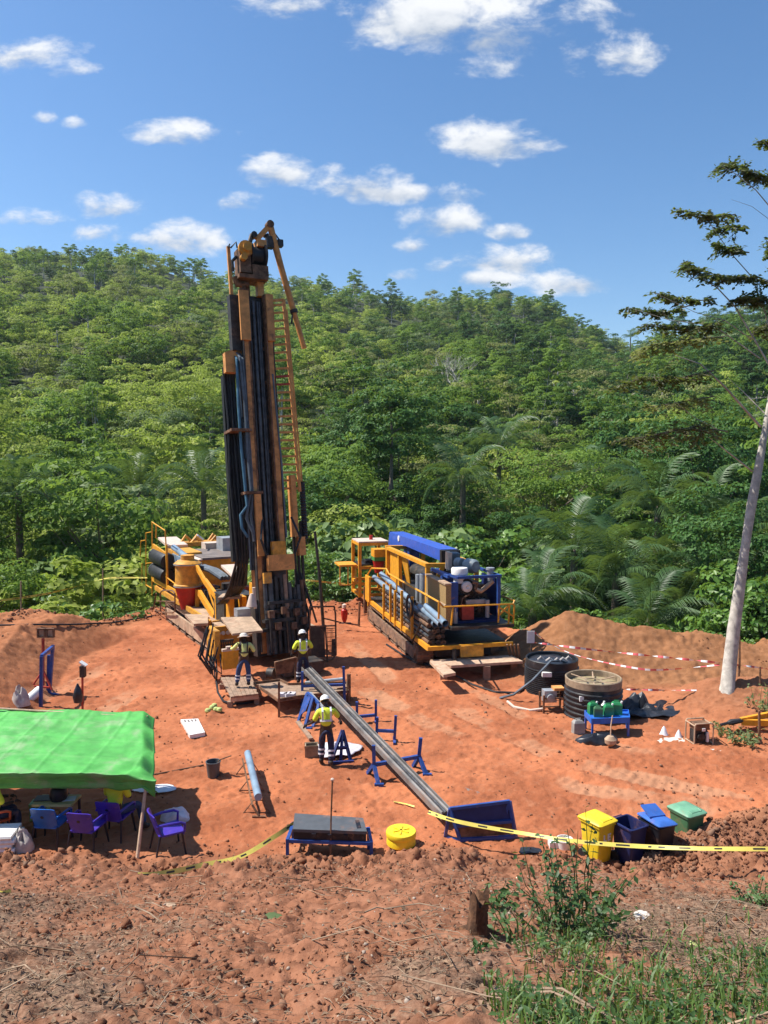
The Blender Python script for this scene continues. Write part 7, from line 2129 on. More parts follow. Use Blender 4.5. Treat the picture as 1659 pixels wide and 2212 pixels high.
c = g0(1385, 1540); sheet('black_plastic_sheet', 'black_sheet', 'large crumpled black sheet on the ground behind the blue table', 'sheet', c + Vector((.1, .2, 0)), 1.15, .85, 31, .2, .5)
c = g0(1292, 1606); sack('black_sack', 'black_sheet', 'black sack lying in front of the blue table', 'sack', c + Vector((0, .1, 0)), .62, .2, .24, 13, 0, .4)
c = g0(1318, 1612); mb = MB(); mb.lathe((0, 0, 0), [(.06, 0), (.15, .08), (.16, .18), (.08, .27), (.02, .28)], 14); bp = solo('clay_pot', mb, 'tan_plate', 'brown pot with a stick in it on the black sack', 'pot', None, (c.x, c.y - .02, c.z + .02))
mb = MB(); mb.tube([(0, 0, .2), (.02, .05, .55), (.07, .1, .8)], .016, 6); part('stick', mb, 'wood', bp)
for px, py, s in ((1434, 1588, 1), (1466, 1592, .8)):
    c = g0(px, py); mb = MB(); mb.lathe((0, 0, 0), [(.13 * s, 0), (.09 * s, .08), (.05 * s, .2 * s), (.01, .26 * s)], 10); solo('powder_heap', mb, 'cloth_white', 'taller white powder heap left of the generator' if s == 1 else 'smaller white powder heap close to the generator', 'heap', None, (c.x, c.y, c.z))
def patch(name, pix, mat, label):
    q = [G(*p) for p in pix]; c = sum(q, Vector()) / len(q)
    n = 40; V = [(0, 0, .05)]
    ring = []
    for k in range(n):
        t_ = k / n * len(q); i = int(t_); p = q[i].lerp(q[(i + 1) % len(q)], t_ - i)
        v = (p - c) * (1 + .18 * float(fbm(k * .7, 3, .9, 3, 61))); ring.append((v.x, v.y, hz(c.x + v.x, c.y + v.y) - hz(c.x, c.y) - .005))
    V += ring
    mb = MB(); mb.add(V, [(0, 1 + k, 1 + (k + 1) % n) for k in range(n)])
    return tag(solo(name, mb, mat, None, None, None, (c.x, c.y, hz(c.x, c.y))), kind='stuff')
patch('spilled_powder', [(1405, 1606), (1490, 1604), (1480, 1590), (1420, 1592)], 'paper', None)
patch('spilled_powder', [(1490, 1630), (1600, 1626), (1580, 1614), (1500, 1617)], 'paper', None)
patch('wet_clay', [(965, 1700), (1030, 1722), (1040, 1712), (985, 1690)], 'puddle_grey', None)
c = g0(1510, 1604)
gn = thing('generator', 'small portable generator in a tubular frame on the right', 'generator', c, .15)
mb = MB()
for y in (-.22, .22): mb.tube([(-.27, y, 0), (-.27, y, .55), (-.23, y, .6), (.23, y, .6), (.27, y, .55), (.27, y, 0), (.23, y, -.02), (-.23, y, -.02), (-.27, y, .02)], .02, 6)
for x, z in ((-.27, .55), (.27, .55), (-.27, .05), (.27, .05)): mb.tube([(x, -.22, z), (x, .22, z)], .018, 6)
part('tube_frame', mb, 'tan_plate', gn)
mb = MB(); mb.box(-.2, .2, -.16, .16, .40, .56); part('fuel_tank', mb, 'rusty', gn)
mb = MB(); mb.box(-.2, .05, -.14, .14, .03, .38); mb.lathe((.06, 0, .2), [(.16, 0), (.16, .14), (.02, .15)], 14, axis=(1, 0, 0)); mb.lathe((-.05, -.14, .22), [(.1, 0), (.1, -.06), (.02, -.07)], 12, axis=(0, 1, 0)); part('engine', mb, 'dark_steel', gn)
mb = MB(); mb.box(-.03, .06, -.2, -.165, .38, .46); mb.box(.1, .16, -.2, -.145, .08, .34); part('panel', mb, 'white_paint', gn)
# yellow drawbar coming in from the right edge
dp = 20.8
yb_ = thing('drawbar', 'yellow steel drawbar with black hitch reaching in from the right edge', 'drawbar', Vector((D(1640, 1600, dp).x, dp, 0)))
P = lambda px, py, dd=0: D(px, py, dp + dd) - Vector(yb_.location)
mb = MB(); mb.bar(P(1600, 1556), P(1800, 1515, .6), .1, .14); part('draw_beam', mb, 'yellow', yb_)
mb = MB(); mb.bar(P(1602, 1560), P(1800, 1566, -.4), .1, .16); part('draw_beam', mb, 'yellow', yb_)
mb = MB(); mb.tube([P(1604, 1556), P(1580, 1560), P(1572, 1562)], [.06, .09, .05], 8); mb.tube([P(1572, 1562), P(1556, 1566)], .04, 6); part('hitch', mb, 'black_rubber', yb_)
mb = MB(); mb.bar(P(1760, 1560), P(1765, 1640), .12, .12); part('support_leg', mb, 'yellow_worn', yb_)
g = G(1641, 1610); mb = MB(); mb.tube([g - Vector((0, 0, .2)), D(1640, 1535, g.y)], .035, 7); mb.lathe(g + Vector((0, 0, -.05)), [(.09, 0), (.07, .15), (.03, .2)], 10); solo('steel_stake', mb, 'rusty', 'dark steel stake standing in front of the yellow drawbar', 'stake')
# red extinguisher on its stand between the machines
c = g0(744, 1348)
fx = thing('fire_extinguisher', 'red fire extinguisher on a small dark base between the two machines', 'extinguisher', c)
mb = MB(); mb.lathe((0, 0, 0), [(.07, .1), (.13, .25), (.16, .5), (.15, .66), (.06, .74)], 14); part('cylinder', mb, 'red_paint', fx)
mb = MB(); mb.lathe((0, 0, .72), [(.05, 0), (.11, .06), (.10, .2), (.03, .24)], 12); part('valve_head', mb, 'pale_hood', fx)
mb = MB(); mb.box(-.25, .3, -.12, .12, 0, .06); mb.cyl((0, 0, .05), (0, 0, .2), .04, 8); part('base', mb, 'dark_steel', fx)
mb = MB(); mb.tube([g0(775, 1352) + Vector((0, 0, .0)), D(777, 1300, g0(775, 1352).y)], .06, 6); solo('steel_post', mb, 'rusty', 'short rusty jack post under the rear of the carrier', 'post')
# front plank step of the carrier
ZP = .55
b3z = lambda x, y, z: Z(702 + .2767 * x, 1107 + .2767 * y, z)
q1 = [b3z(985, 1195, ZP), b3z(1545, 1160, ZP), b3z(1450, 1112, ZP), b3z(820, 1150, ZP)]
c = sum(q1, Vector()) / 4
ps = thing('plank_step', 'pale wooden step of thick boards in front of the compressor carrier', 'step', (c.x, c.y, 0))
lo = lambda p: Vector((p.x - c.x, p.y - c.y, p.z))
mb = MB(); mb.slab([lo(p) for p in q1], .09); part('board', mb, 'wood', ps)
q2 = [b3z(925, 1268, ZP + .1), b3z(1020, 1250, ZP + .1), b3z(905, 1158, ZP + .1), b3z(818, 1160, ZP + .1)]
mb = MB(); mb.slab([lo(p) for p in q2], .096); part('board', mb, 'wood', ps)
for p in (q1[0].lerp(q1[3], .5), q1[1].lerp(q1[2], .5), q1[0].lerp(q1[1], .5)):
    p = lo(p) * .92; mb = MB(); mb.box(p.x - .12, p.x + .12, p.y - .1, p.y + .1, -.05, ZP - .1); part('block', mb, 'wood_grey', ps)
p = lo(b3z(1010, 1150, ZP)); mb = MB(); mb.cyl((p.x, p.y, ZP + .001), (p.x, p.y, ZP + .38), .08, 10); mb.box(p.x - .1, p.x + .1, p.y - .1, p.y + .1, ZP + .002, ZP + .05); part('jack_post', mb, 'dark_steel', ps)

# ---------------------------------------------------------------- barrier tapes and their posts
TILT = -.7
def ribbon(name, pts, width, label, cat, kind='red', twist=0.0, seg=.12, group=None, flat=False):
    """a real ribbon through world points; red: alternating stripes, yellow: printed dashes set in the band"""
    pts = [Vector(p) for p in pts]
    fine = []
    for i in range(len(pts) - 1):
        p0, p1, p2, p3 = pts[max(0, i - 1)], pts[i], pts[i + 1], pts[min(len(pts) - 1, i + 2)]
        n = max(2, int((p2 - p1).length / (seg * .5)))
        for k in range(n):
            t = k / n
            fine.append(.5 * ((2 * p1) + (p2 - p0) * t + (2 * p0 - 5 * p1 + 4 * p2 - p3) * t * t + (3 * p1 - p0 - 3 * p2 + p3) * t ** 3))
    fine.append(pts[-1])
    mb = MB(); vs, fs, mi = [], [], []
    L = 0.0
    for i, p in enumerate(fine):
        d = (fine[min(i + 1, len(fine) - 1)] - fine[max(i - 1, 0)]).normalized()
        if i: L += (p - fine[i - 1]).length
        ang = twist * (L + .6 * math.sin(L * 1.3)) + .25 * math.sin(L * 2.1) + (0 if kind == 'red' or flat else TILT)
        u = Vector((0, 0, 1)) if not flat else d.cross(Vector((0, 0, 1))).normalized()
        a = (u - d * u.dot(d)).normalized(); b = d.cross(a)
        w = a * math.cos(ang) + b * math.sin(ang)
        vs += [p + w * width * q for q in (-.5, -.2, .2, .5)]
        if i:
            o_ = (i - 1) * 4
            for r in range(3):
                fs.append((o_ + r, o_ + r + 1, o_ + r + 5, o_ + r + 4))
                if kind == 'red': mi.append(int(L / (seg * 1.6)) % 2)
                else: mi.append(1 if r == 1 and (L % .55) < .30 and (L % .075) < .055 else 0)
    mb.v, mb.f, mb.mi = [tuple(v) for v in vs], fs, mi
    c = min(fine, key=lambda p: p.z)
    o = None
    P_ = np.array(mb.v); ctr = Vector((P_[:, 0].mean(), P_[:, 1].mean(), P_[:, 2].min())); mb.xform(Matrix.Translation(-ctr))
    o = obj(name, mb.mesh(name, ['tape_red', 'tape_white'] if kind == 'red' else ['tape_yellow', 'tape_print']))
    o.location = ctr
    return tag(o, label, cat, group)
tree_y = 24.0
W = lambda lst: [D(x, y, d_) for x, y, d_ in lst]
ribbon('barrier_tape', W([(1148, 1387, 26.6), (1250, 1400, 26.0), (1350, 1411, 25.2), (1450, 1421, 24.6), (1556, 1432, 24.1)]), .075, 'upper red and white tape stretched from the tanks to the pale tree', 'tape', 'red', 3.0)
ribbon('barrier_tape', W([(1150, 1363, 26.7), (1195, 1394, 26.4), (1254, 1418, 25.8), (1359, 1441, 25.0), (1429, 1447, 24.6), (1554, 1436, 24.1)]), .06, 'sagging pale red tape below the straight one at the pale tree', 'tape', 'red', .8)
ribbon('barrier_tape', W([(1338, 1489, 22.9), (1440, 1491, 23.2), (1549, 1491, 23.7)]), .06, 'low red and white tape from the nearer tank to the foot of the pale tree', 'tape', 'red', 3.5)
ribbon('barrier_tape', W([(1590, 1491, 23.9), (1640, 1490, 24.2), (1700, 1490, 24.6)]), .06, 'low red and white tape running right from the pale tree', 'tape', 'red', 3.0)
ribbon('barrier_tape', W([(1588, 1436, 24.0), (1630, 1441, 24.4), (1700, 1452, 25.2)]), .06, 'upper pale tape running right from the pale tree', 'tape', 'red', 2.0)
ribbon('warning_tape', W([(925, 1754, 15.3), (975, 1771, 14.85), (1040, 1785, 14.6), (1130, 1800, 14.4), (1210, 1813, 14.0), (1295, 1822, 13.75), (1400, 1829, 13.4), (1520, 1833, 13.0), (1700, 1834, 12.8)]), .075, 'yellow printed warning tape from the blue rack past the bins', 'tape', 'yellow', 0.0)
pts = [G(x, y) + Vector((0, -.05, .13)) for x, y in ((300, 1903), (335, 1902), (385, 1893), (440, 1880))] + W([(520, 1850, 13.9), (595, 1806, 14.5), (645, 1772, 14.95)])
ribbon('warning_tape', pts, .085, 'yellow warning tape lying on the slope and tied to the black case', 'tape', 'yellow', 0.0)
ribbon('warning_tape', [G(x, y) + Vector((0, 0, .03)) for x, y in ((850, 1734), (875, 1739), (895, 1745))], .035, 'torn end of yellow tape on the red soil beside the long tray', 'tape', 'yellow', .4, flat=True)
ribbon('warning_tape', W([(-30, 1300, 34.5), (50, 1291, 35.5), (130, 1276, 37), (222, 1251, 39), (260, 1248, 39.5), (318, 1248, 40)]), .10, 'pale yellow tape along the bushes left of the drill rig', 'tape', 'yellow', .4)
ribbon('warning_tape', W([(660, 1253, 40), (710, 1258, 40), (765, 1263, 39.5)]), .09, 'pale yellow tape between the rig and the carrier', 'tape', 'yellow', .4)
for px, y0, y1, lab in ((222, 1228, 1310, 'thin wooden stake holding the yellow tape at the bushes'), (45, 1255, 1345, 'thin wooden stake at the far left end of the yellow tape')):
    dd = 39 if px > 100 else 35.4
    a, b = D(px, y1, dd), D(px, y0, dd); mb = MB(); mb.tube([a - Vector((0, 0, .6)), b], .035, 6); solo('wooden_stake', mb, 'wood_grey', lab, 'stake')
a = D(1148, 1412, 26.65); mb = MB(); mb.tube([Vector((a.x, a.y, -.1)), D(1148, 1362, 26.65)], .04, 6); sg = solo('sign_post', mb, 'dark_steel', 'short post with a white board behind the farther tank', 'post')
mb = MB(); p = D(1146, 1376, 26.6) - Vector(sg.location); mb.box(p.x - .13, p.x + .13, p.y - .06, p.y - .03, p.z - .2, p.z + .22); part('board', mb, 'white_paint', sg)
for px, y0, y1, dd, lab in ((1594, 1375, 1492, 24.05, 'thin dark sapling pole right beside the pale trunk'), (1638, 1440, 1560, 23.2, 'dark stake right of the pale tree carrying the tapes')):
    a, b = D(px, y1, dd), D(px + 4, y0, dd); mb = MB(); mb.tube([a - Vector((0, 0, .5)), a.lerp(b, .5) + Vector((.02, 0, 0)), b], [.04, .035, .025], 6); solo('wooden_stake', mb, 'rusty', lab, 'stake')
# ---------------------------------------------------------------- the pale tree at the right
def spray(pts, n_twig, leaf, rng, spread=.5, per=9, hang=.15):
    """leaves in two ranks on short twigs along a limb"""
    pts = np.array([tuple(p) for p in pts])
    seg = np.linalg.norm(np.diff(pts, axis=0), axis=1); cum = np.concatenate([[0], np.cumsum(seg)])
    parts, tw = [], MB()
    for k in range(n_twig):
        s = cum[-1] * (0.12 + .88 * (k + rng.random()) / n_twig)
        b = np.array([np.interp(s, cum, pts[:, i]) for i in range(3)])
        d = rng.normal(size=3) * np.array([1, 1, .35]); d /= np.linalg.norm(d)
        L = spread * rng.uniform(.5, 1.2)
        e = b + d * L + np.array([0, 0, -hang * L])
        tw.tube([b, (b + e) / 2 + np.array([0, 0, .03]), e], [.010, .007, .004], 4, cap=False)
        t = np.linspace(.2, 1.0, per)[:, None]
        c = b + (e - b) * t
        sd = np.cross(d, [0, 0, 1.0]); sd /= np.linalg.norm(sd) + 1e-9
        for sg in (-1, 1):
            P = c + sd * sg * leaf * .42 + rng.normal(size=(per, 3)) * .03
            N = np.array([0, 0, 1.0]) + rng.normal(size=(per, 3)) * .6
            T = sd * sg + d * .5 + np.array([0, 0, -.25]) + rng.normal(size=(per, 3)) * .2
            T /= np.linalg.norm(T, axis=1, keepdims=True)
            B = np.cross(N, T); B /= np.linalg.norm(B, axis=1, keepdims=True); N2 = np.cross(T, B)
            s_ = (leaf * rng.uniform(.7, 1.25, per))[:, None]
            V = np.stack([P - T * s_ * .5, P + B * s_ * .23 + N2 * s_ * .05, P + T * s_ * .5, P - B * s_ * .23 + N2 * s_ * .05], 1)
            i = np.arange(per)[:, None] * 4
            F = np.concatenate([i + np.array([[0, 2, 1]]), i + np.array([[0, 3, 2]])], 0)
            parts.append((V.reshape(-1, 3), F, np.repeat(rng.random(per), 4)))
    return merge(parts), tw
def build_pale_tree():
    rng = np.random.default_rng(17)
    g = G(1571, 1489); dp = g.y
    t = thing('pale_tree', 'tall leaning tree with pale smooth trunk at the right edge', 'tree', (g.x, g.y, g.z))
    o = Vector(t.location)
    tr = [(1571, 1500, .44), (1572, 1478, .385), (1577, 1430, .355), (1585, 1360, .33), (1597, 1270, .30), (1610, 1180, .275), (1624, 1090, .25), (1638, 1010, .225), (1652, 930, .20), (1668, 850, .175), (1686, 740, .14), (1698, 600, .10), (1704, 430, .06), (1702, 300, .03)]
    pts = [D(x, y, dp + .15 * i) - o for i, (x, y, r) in enumerate(tr)]
    pts = [pts[0] + Vector((-.02, .1, -1.2))] + pts
    mb = MB(); mb.tube(pts, [.30] + [r * .53 * (1.12 if i == 0 else 1) for i, (_, _, r) in enumerate(tr)], 16)
    mb.v = [(x + .02 * math.sin(z * 5 + x * 9), y, z) for x, y, z in mb.v]
    part('trunk', mb, 'bark_pale', t)
    z8 = lambda x, y: (1296 + .586 * x, 270 + .586 * y)
    limbs = [([(592, 1112), (460, 965), (372, 882), (280, 850)], .085, -.6), ([(562, 1277), (505, 1232), (440, 1180), (400, 1150)], .06, -.4), ([(606, 1062), (530, 985), (470, 930)], .04, .5), ([(640, 1000), (560, 1010), (500, 1000)], .02, -.3), ([(430, 1120), (350, 1080), (270, 1015)], .035, -.8),
             ([(655, 940), (575, 800), (500, 672), (432, 600), (382, 570), (300, 510)], .065, 0), ([(650, 900), (612, 700), (560, 560), (480, 470), (390, 340), (305, 315)], .05, .4), ([(690, 700), (650, 330), (575, 240), (500, 180), (445, 150)], .05, .2), ([(700, 500), (640, 360), (560, 300), (485, 275)], .025, -.4), ([(560, 790), (460, 720), (350, 690), (205, 620)], .035, -.5),
             ([(590, 860), (420, 740), (260, 720), (102, 672)], .045, .3), ([(700, 300), (660, 120), (600, 55)], .03, 0)]
    for pl, r, dd in limbs:
        n = len(pl)
        P = [D(*z8(x, y), dp + 1.2 + dd * (2.2 * i / n)) - o for i, (x, y) in enumerate(pl)]; r *= .5
        mb = MB(); mb.tube(P, [r * (1 - .75 * i / (n - 1)) for i in range(n)], 7); part('branch', mb, 'bark_pale', t)
    zs = [([(330, 665), (250, 690), (180, 690), (100, 672)], 34, .3, 'leaf_brown'), ([(430, 640), (340, 650), (270, 640), (205, 618)], 28, .3, 'leaf_brown'), ([(640, 600), (560, 560), (470, 560), (380, 550), (300, 508)], 60, .4, 'leaf_brown'), ([(660, 640), (580, 640), (500, 640)], 40, .4, 'leaf_brown'),
          ([(500, 330), (400, 340), (300, 315)], 26, .3, 'leaf_brown'), ([(540, 380), (470, 375), (410, 395)], 18, .3, 'leaf_brown'), ([(550, 470), (490, 460), (430, 440)], 22, .3, 'leaf_brown'), ([(680, 210), (600, 190), (520, 165), (445, 150)], 46, .42, 'leaf_brown'), ([(650, 75), (600, 58)], 12, .3, 'leaf_brown'),
          ([(460, 720), (380, 745), (300, 745), (170, 735)], 40, .4, 'leaf_brown'), ([(460, 780), (330, 790), (200, 810), (120, 835)], 44, .5, 'leaf_olive'), ([(420, 905), (300, 930), (160, 930), (70, 960)], 46, .55, 'leaf_brown'), ([(470, 1130), (350, 1110), (220, 1140), (100, 1160)], 54, .6, 'leaf_brown'), ([(420, 1000), (300, 1020), (180, 1040)], 26, .5, 'leaf_olive'), ([(700, 760), (620, 740), (560, 760)], 26, .5, 'leaf_brown'), ([(700, 560), (650, 480), (610, 420)], 24, .4, 'leaf_brown')]
    zs += [([(700, 520), (800, 470), (900, 450)], 40, .4, 'leaf_brown'), ([(705, 330), (790, 260), (860, 240)], 36, .4, 'leaf_brown'), ([(690, 700), (820, 690), (960, 660)], 44, .5, 'leaf_brown'), ([(670, 900), (800, 860), (930, 880)], 40, .5, 'leaf_brown'), ([(705, 200), (730, 120), (770, 60)], 30, .35, 'leaf_brown')]
    for pl, n, sp, mt in zs:
        dd = rng.uniform(-.6, 1.4)
        P = [D(*z8(x, y), dp + 1.0 + dd + rng.uniform(-.3, .3)) - o for x, y in pl]
        (V, F, R_2), tw = spray(P, int(n * 1.25), .165, rng, sp * 1.1, 8, .35)
        tw.tube(P, [.022] + [.014] * (len(P) - 2) + [.006], 5, cap=False)
        br = part('branch', tw, 'bark', t)
        obj('leaves', mesh_np('leaves', V, F, mt, False, {'leafrnd': R_2}), br)
build_pale_tree()

# ---------------------------------------------------------------- the near slope: stump, weeds, clods, litter, grass
def weed(label, loc, h, r, stems, leaf, seed, mat='weed_green', per=16, group=None, lean=.25, name='weed_plant'):
    rng = np.random.default_rng(seed)
    t = thing(name, label, 'plant', loc, 0, group)
    parts, mb = [], MB()
    for k in range(stems):
        a = rng.uniform(0, 6.28); rr = r * math.sqrt(rng.random()) * .5
        b = np.array([rr * math.cos(a), rr * math.sin(a), -.05])
        e = b + np.array([rng.normal() * lean * h + r * .6 * math.cos(a) * rng.random(), rng.normal() * lean * h + r * .6 * math.sin(a) * rng.random(), h * rng.uniform(.45, 1.0)])
        m = (b + e) / 2 + rng.normal(size=3) * .05
        mb.tube([b, m, e], [.008, .006, .003], 4, cap=False)
        n = per
        tt = rng.uniform(.2, 1.02, n)[:, None]
        c = np.where(tt < .5, b + (m - b) * tt * 2, m + (e - m) * (tt - .5) * 2)
        out = rng.normal(size=(n, 3)) * np.array([1, 1, .3]); out /= np.linalg.norm(out, axis=1, keepdims=True)
        sz = leaf * rng.uniform(.55, 1.25, n)
        P = c + out * sz[:, None] * .6
        N = np.array([0, 0, .8]) + out * .5 + rng.normal(size=(n, 3)) * .3
        parts.append(leaf_arrays(P, N, sz, .52, .1, rng))
    V, F, R_2 = merge(parts)
    part('stem', mb, 'weed_green', t)
    obj('leaves', mesh_np('leaves', V, F, mat, False, {'leafrnd': R_2}), t)
    return t
def gs(px, py):
    p = G(px, py); return Vector((p.x, p.y, float(surface(np.array([p.x]), np.array([p.y]))[0][0]) - .01))
c = gs(1030, 2008)
st = thing('tree_stump', 'jagged dark brown tree stump standing on the near slope', 'stump', c)
mb = MB()
n = 20; prof = [(.15, -.12), (.115, .02), (.092, .16), (.088, .30), (.094, .42)]
vs, fs = [], []
for r_, z in prof:
    for k in range(n):
        th = 2 * math.pi * k / n
        w = 1 + .10 * math.sin(3 * th + 1) + .07 * math.sin(7 * th + z * 6) + (.25 if z < 0 and k % 5 == 0 else 0)
        top = .06 * math.sin(2 * th + .6) + .05 * math.sin(5 * th) if z > .4 else 0
        vs.append((r_ * w * math.cos(th) + .04 * z, r_ * w * math.sin(th), z + top))
for i in range(4):
    for k in range(n): fs.append((i * n + k, i * n + (k + 1) % n, (i + 1) * n + (k + 1) % n, (i + 1) * n + k))
vs.append((.02, 0, .36)); fs += [(4 * n + k, 4 * n + (k + 1) % n, 5 * n) for k in range(n)]
mb.add(vs, fs); part('stump_body', mb, 'stump_wood', st)
for a, L in ((.4, .5), (2.4, .55), (3.6, .45), (5.2, .6)):
    mb = MB(); mb.tube([(0, 0, .02), (.14 * math.cos(a), .14 * math.sin(a), .02), (L * math.cos(a), L * math.sin(a), -.12 + .2 * math.sin(-a))], [.05, .035, .012], 6); part('root', mb, 'stump_wood', st)
weed('leafy sprouts growing beside the brown stump', gs(1062, 1965), .42, .22, 7, .12, 41, per=9, name='sprout')
weed('tall green weed with a long leader below the yellow bin', gs(1232, 2020), .95, .55, 34, .085, 42, per=22, lean=.16)
weed('single tall leafy shoot rising out of the big weed in front of the yellow bin', gs(1262, 1985), 1.35, .14, 4, .12, 48, per=14, lean=.07, name='shoot')
weed('low green weed at the right edge above the grass', gs(1642, 1955), .42, .4, 18, .075, 43, per=18)
weed('small weed tuft left of the big weed on the near slope', gs(1120, 2040), .45, .3, 10, .07, 44, per=14)
weed('little green seedling with round leaves in front of the stump', gs(1043, 2065), .14, .10, 4, .075, 45, per=5, name='sprout')
weed('sparse green weed at the foot of the drawbar by the right edge', gs(1590, 1595), .45, .8, 26, .13, 46, 'leaf_grey', per=12)
weed('bushy weed behind the right-hand dark stake', gs(1650, 1530), .8, .6, 16, .14, 47, 'leaf_grey', per=12)

def scatter_mesh(name, mats, V, F, attr=None):
    return tag(obj(name, mesh_np(name, V, F, mats, False, attr)), kind='stuff')
ICO_V = []
_g = (1 + 5 ** .5) / 2
for a, b in ((-1, _g), (1, _g), (-1, -_g), (1, -_g)): ICO_V.append((a, b, 0))
for a, b in ((-1, _g), (1, _g), (-1, -_g), (1, -_g)): ICO_V.append((0, a, b))
for a, b in ((_g, -1), (_g, 1), (-_g, -1), (-_g, 1)): ICO_V.append((a, 0, b))
ICO_V = np.array(ICO_V) / math.sqrt(1 + _g * _g)
ICO_F = np.array([(0, 11, 5), (0, 5, 1), (0, 1, 7), (0, 7, 10), (0, 10, 11), (1, 5, 9), (5, 11, 4), (11, 10, 2), (10, 7, 6), (7, 1, 8), (3, 9, 4), (3, 4, 2), (3, 2, 6), (3, 6, 8), (3, 8, 9), (4, 9, 5), (2, 4, 11), (6, 2, 10), (8, 6, 7), (9, 8, 1)])
def rand_rot(rng, n):
    q = rng.normal(size=(n, 4)); q /= np.linalg.norm(q, axis=1, keepdims=True)
    w, x, y, z = q.T
    return np.stack([np.stack([1 - 2 * (y * y + z * z), 2 * (x * y - z * w), 2 * (x * z + y * w)], -1), np.stack([2 * (x * y + z * w), 1 - 2 * (x * x + z * z), 2 * (y * z - x * w)], -1), np.stack([2 * (x * z - y * w), 2 * (y * z + x * w), 1 - 2 * (x * x + y * y)], -1)], 1)
def lumps(name, mat, x, y, s, rng, sink=.35):
    z = surface(x, y)[0]
    n = len(x)
    T = ICO_V[None] * rng.uniform(.62, 1.2, (n, 12, 1)) * s[:, None, None] * np.array([1, .85, .62])
    V = np.einsum('nij,nkj->nki', rand_rot(rng, n) * np.array([1, 1, 1.0]), T) + np.stack([x, y, z + s * (.5 - sink)], -1)[:, None]
    F = ICO_F[None] + (np.arange(n) * 12)[:, None, None]
    return scatter_mesh(name, mat, V.reshape(-1, 3), F.reshape(-1, 3))
rng = np.random.default_rng(31)
def pts_slope(n, y0, y1, pw=1.0, wide=.58):
    y = y0 + (y1 - y0) * rng.random(n) ** pw
    return rng.uniform(-1, 1, n) * (wide * y + .6), y
x, y = pts_slope(14000, 4.6, 14.9)
keep = rng.random(len(x)) < .25 + .75 * sstep(-.35, .35, fbm(x, y, .9, 3, 110))
x, y = x[keep], y[keep]
lumps('soil_clods', 'soil_lump', x, y, np.clip(rng.lognormal(-4.15, .55, len(x)), .006, .09), rng)
x = rng.uniform(-9, 9.5, 1500); y = 13.55 + rng.normal(size=1500) * .45
lumps('soil_clods', 'soil_lump', x, y, np.clip(rng.lognormal(-3.45, .5, 1500), .012, .12), rng)
x = rng.uniform(4.4, 10, 2200); y = 14.0 + rng.normal(size=2200) * .5
lumps('soil_clods', 'soil_lump', x, y, np.clip(rng.lognormal(-3.6, .5, 2200), .012, .09), rng)
y = 15 + 23 * rng.random(4200) ** 1.2; x = rng.uniform(-1, 1, 4200) * (.58 * y)
ok = (y < edge_y(x)) & (rng.random(4200) < .2 + .8 * sstep(-.2, .4, fbm(x, y, .35, 3, 115)))
lumps('soil_crumbs', 'soil_lump', x[ok], y[ok], np.clip(rng.lognormal(-3.7, .45, ok.sum()), .012, .09), rng)
x = rng.uniform(-15, 5, 1400); y = edge_y(x) - 1.1 + rng.normal(size=1400) * .6
lumps('soil_clods', 'soil_lump', x, y, np.clip(rng.lognormal(-3.1, .5, 1400), .02, .13), rng)
x, y = pts_slope(500, 4.8, 14.0)
lumps('pebbles', 'pebble', x, y, np.clip(rng.lognormal(-4.2, .4, 500), .006, .035), rng, .2)
# dry twigs, stalks and leaves of the cleared growth
def twigs(name, mat, x, y, L, r, rng, tilt=.18):
    n = len(x); z = surface(x, y)[0]
    a = rng.uniform(0, 6.28, n); el = rng.normal(size=n) * tilt
    gy = -.36
    d = np.stack([np.cos(a) * np.cos(el), np.sin(a) * np.cos(el), np.sin(el) + np.sin(a) * gy * (y < 14)], -1)
    d /= np.linalg.norm(d, axis=1, keepdims=True)
    u = np.cross(d, [0, 0, 1.0]); u /= np.linalg.norm(u, axis=1, keepdims=True); w = np.cross(u, d)
    c = np.stack([x, y, z + .02 + .5 * np.abs(np.sin(el)) * L], -1)
    bend = (u * rng.normal(size=(n, 1)) * .12 + w * rng.uniform(0, .10, (n, 1))) * L[:, None]
    V = np.empty((n, 3, 3, 3))
    for i, t in enumerate((-.5, 0, .5)):
        p = c + d * L[:, None] * t + (bend if i == 1 else 0)
        rr = (r * (1.0, .8, .45)[i])[:, None]
        for k in range(3):
            V[:, i, k] = p + (u * math.cos(k * 2.094) + w * math.sin(k * 2.094)) * rr
    f = []
    for i in range(2):
        for k in range(3): f.append((i * 3 + k, i * 3 + (k + 1) % 3, (i + 1) * 3 + (k + 1) % 3, (i + 1) * 3 + k))
    F = np.array(f)[None] + (np.arange(n) * 9)[:, None, None]
    return scatter_mesh(name, mat, V.reshape(-1, 3), F.reshape(-1, 4))
x, y = pts_slope(16000, 4.4, 13.4)
lit = surface(x, y)[1]
keep = rng.random(len(x)) < np.clip(.03 + lit * .5 + .4 * sstep(.5, 3.0, x) * sstep(11.5, 9, y), 0, 1)
x, y = x[keep], y[keep]; n = len(x)
twigs('dry_twigs', 'twig', x, y, np.clip(rng.lognormal(-1.9, .5, n), .05, .7), np.clip(rng.lognormal(-5.8, .35, n), .0015, .008), rng)
x, y = pts_slope(60, 4.6, 13.0)
twigs('dry_stalks', 'twig', x, y, rng.uniform(.5, 1.3, 60), rng.uniform(.006, .014, 60), rng, .1)
x, y = pts_slope(15000, 4.4, 13.4)
lit = surface(x, y)[1]
keep = rng.random(len(x)) < np.clip(.03 + lit * .7, 0, 1)
x, y = x[keep], y[keep]; n = len(x)
zz = surface(x, y)[0]
V, F, R_2 = leaf_arrays(np.stack([x, y, zz + .015], -1), np.array([0, -.35, 1.0]) + rng.normal(size=(n, 3)) * .5, rng.uniform(.02, .075, n), .55, .25, rng)
scatter_mesh('dry_leaves', 'dry_leaf', V, F)
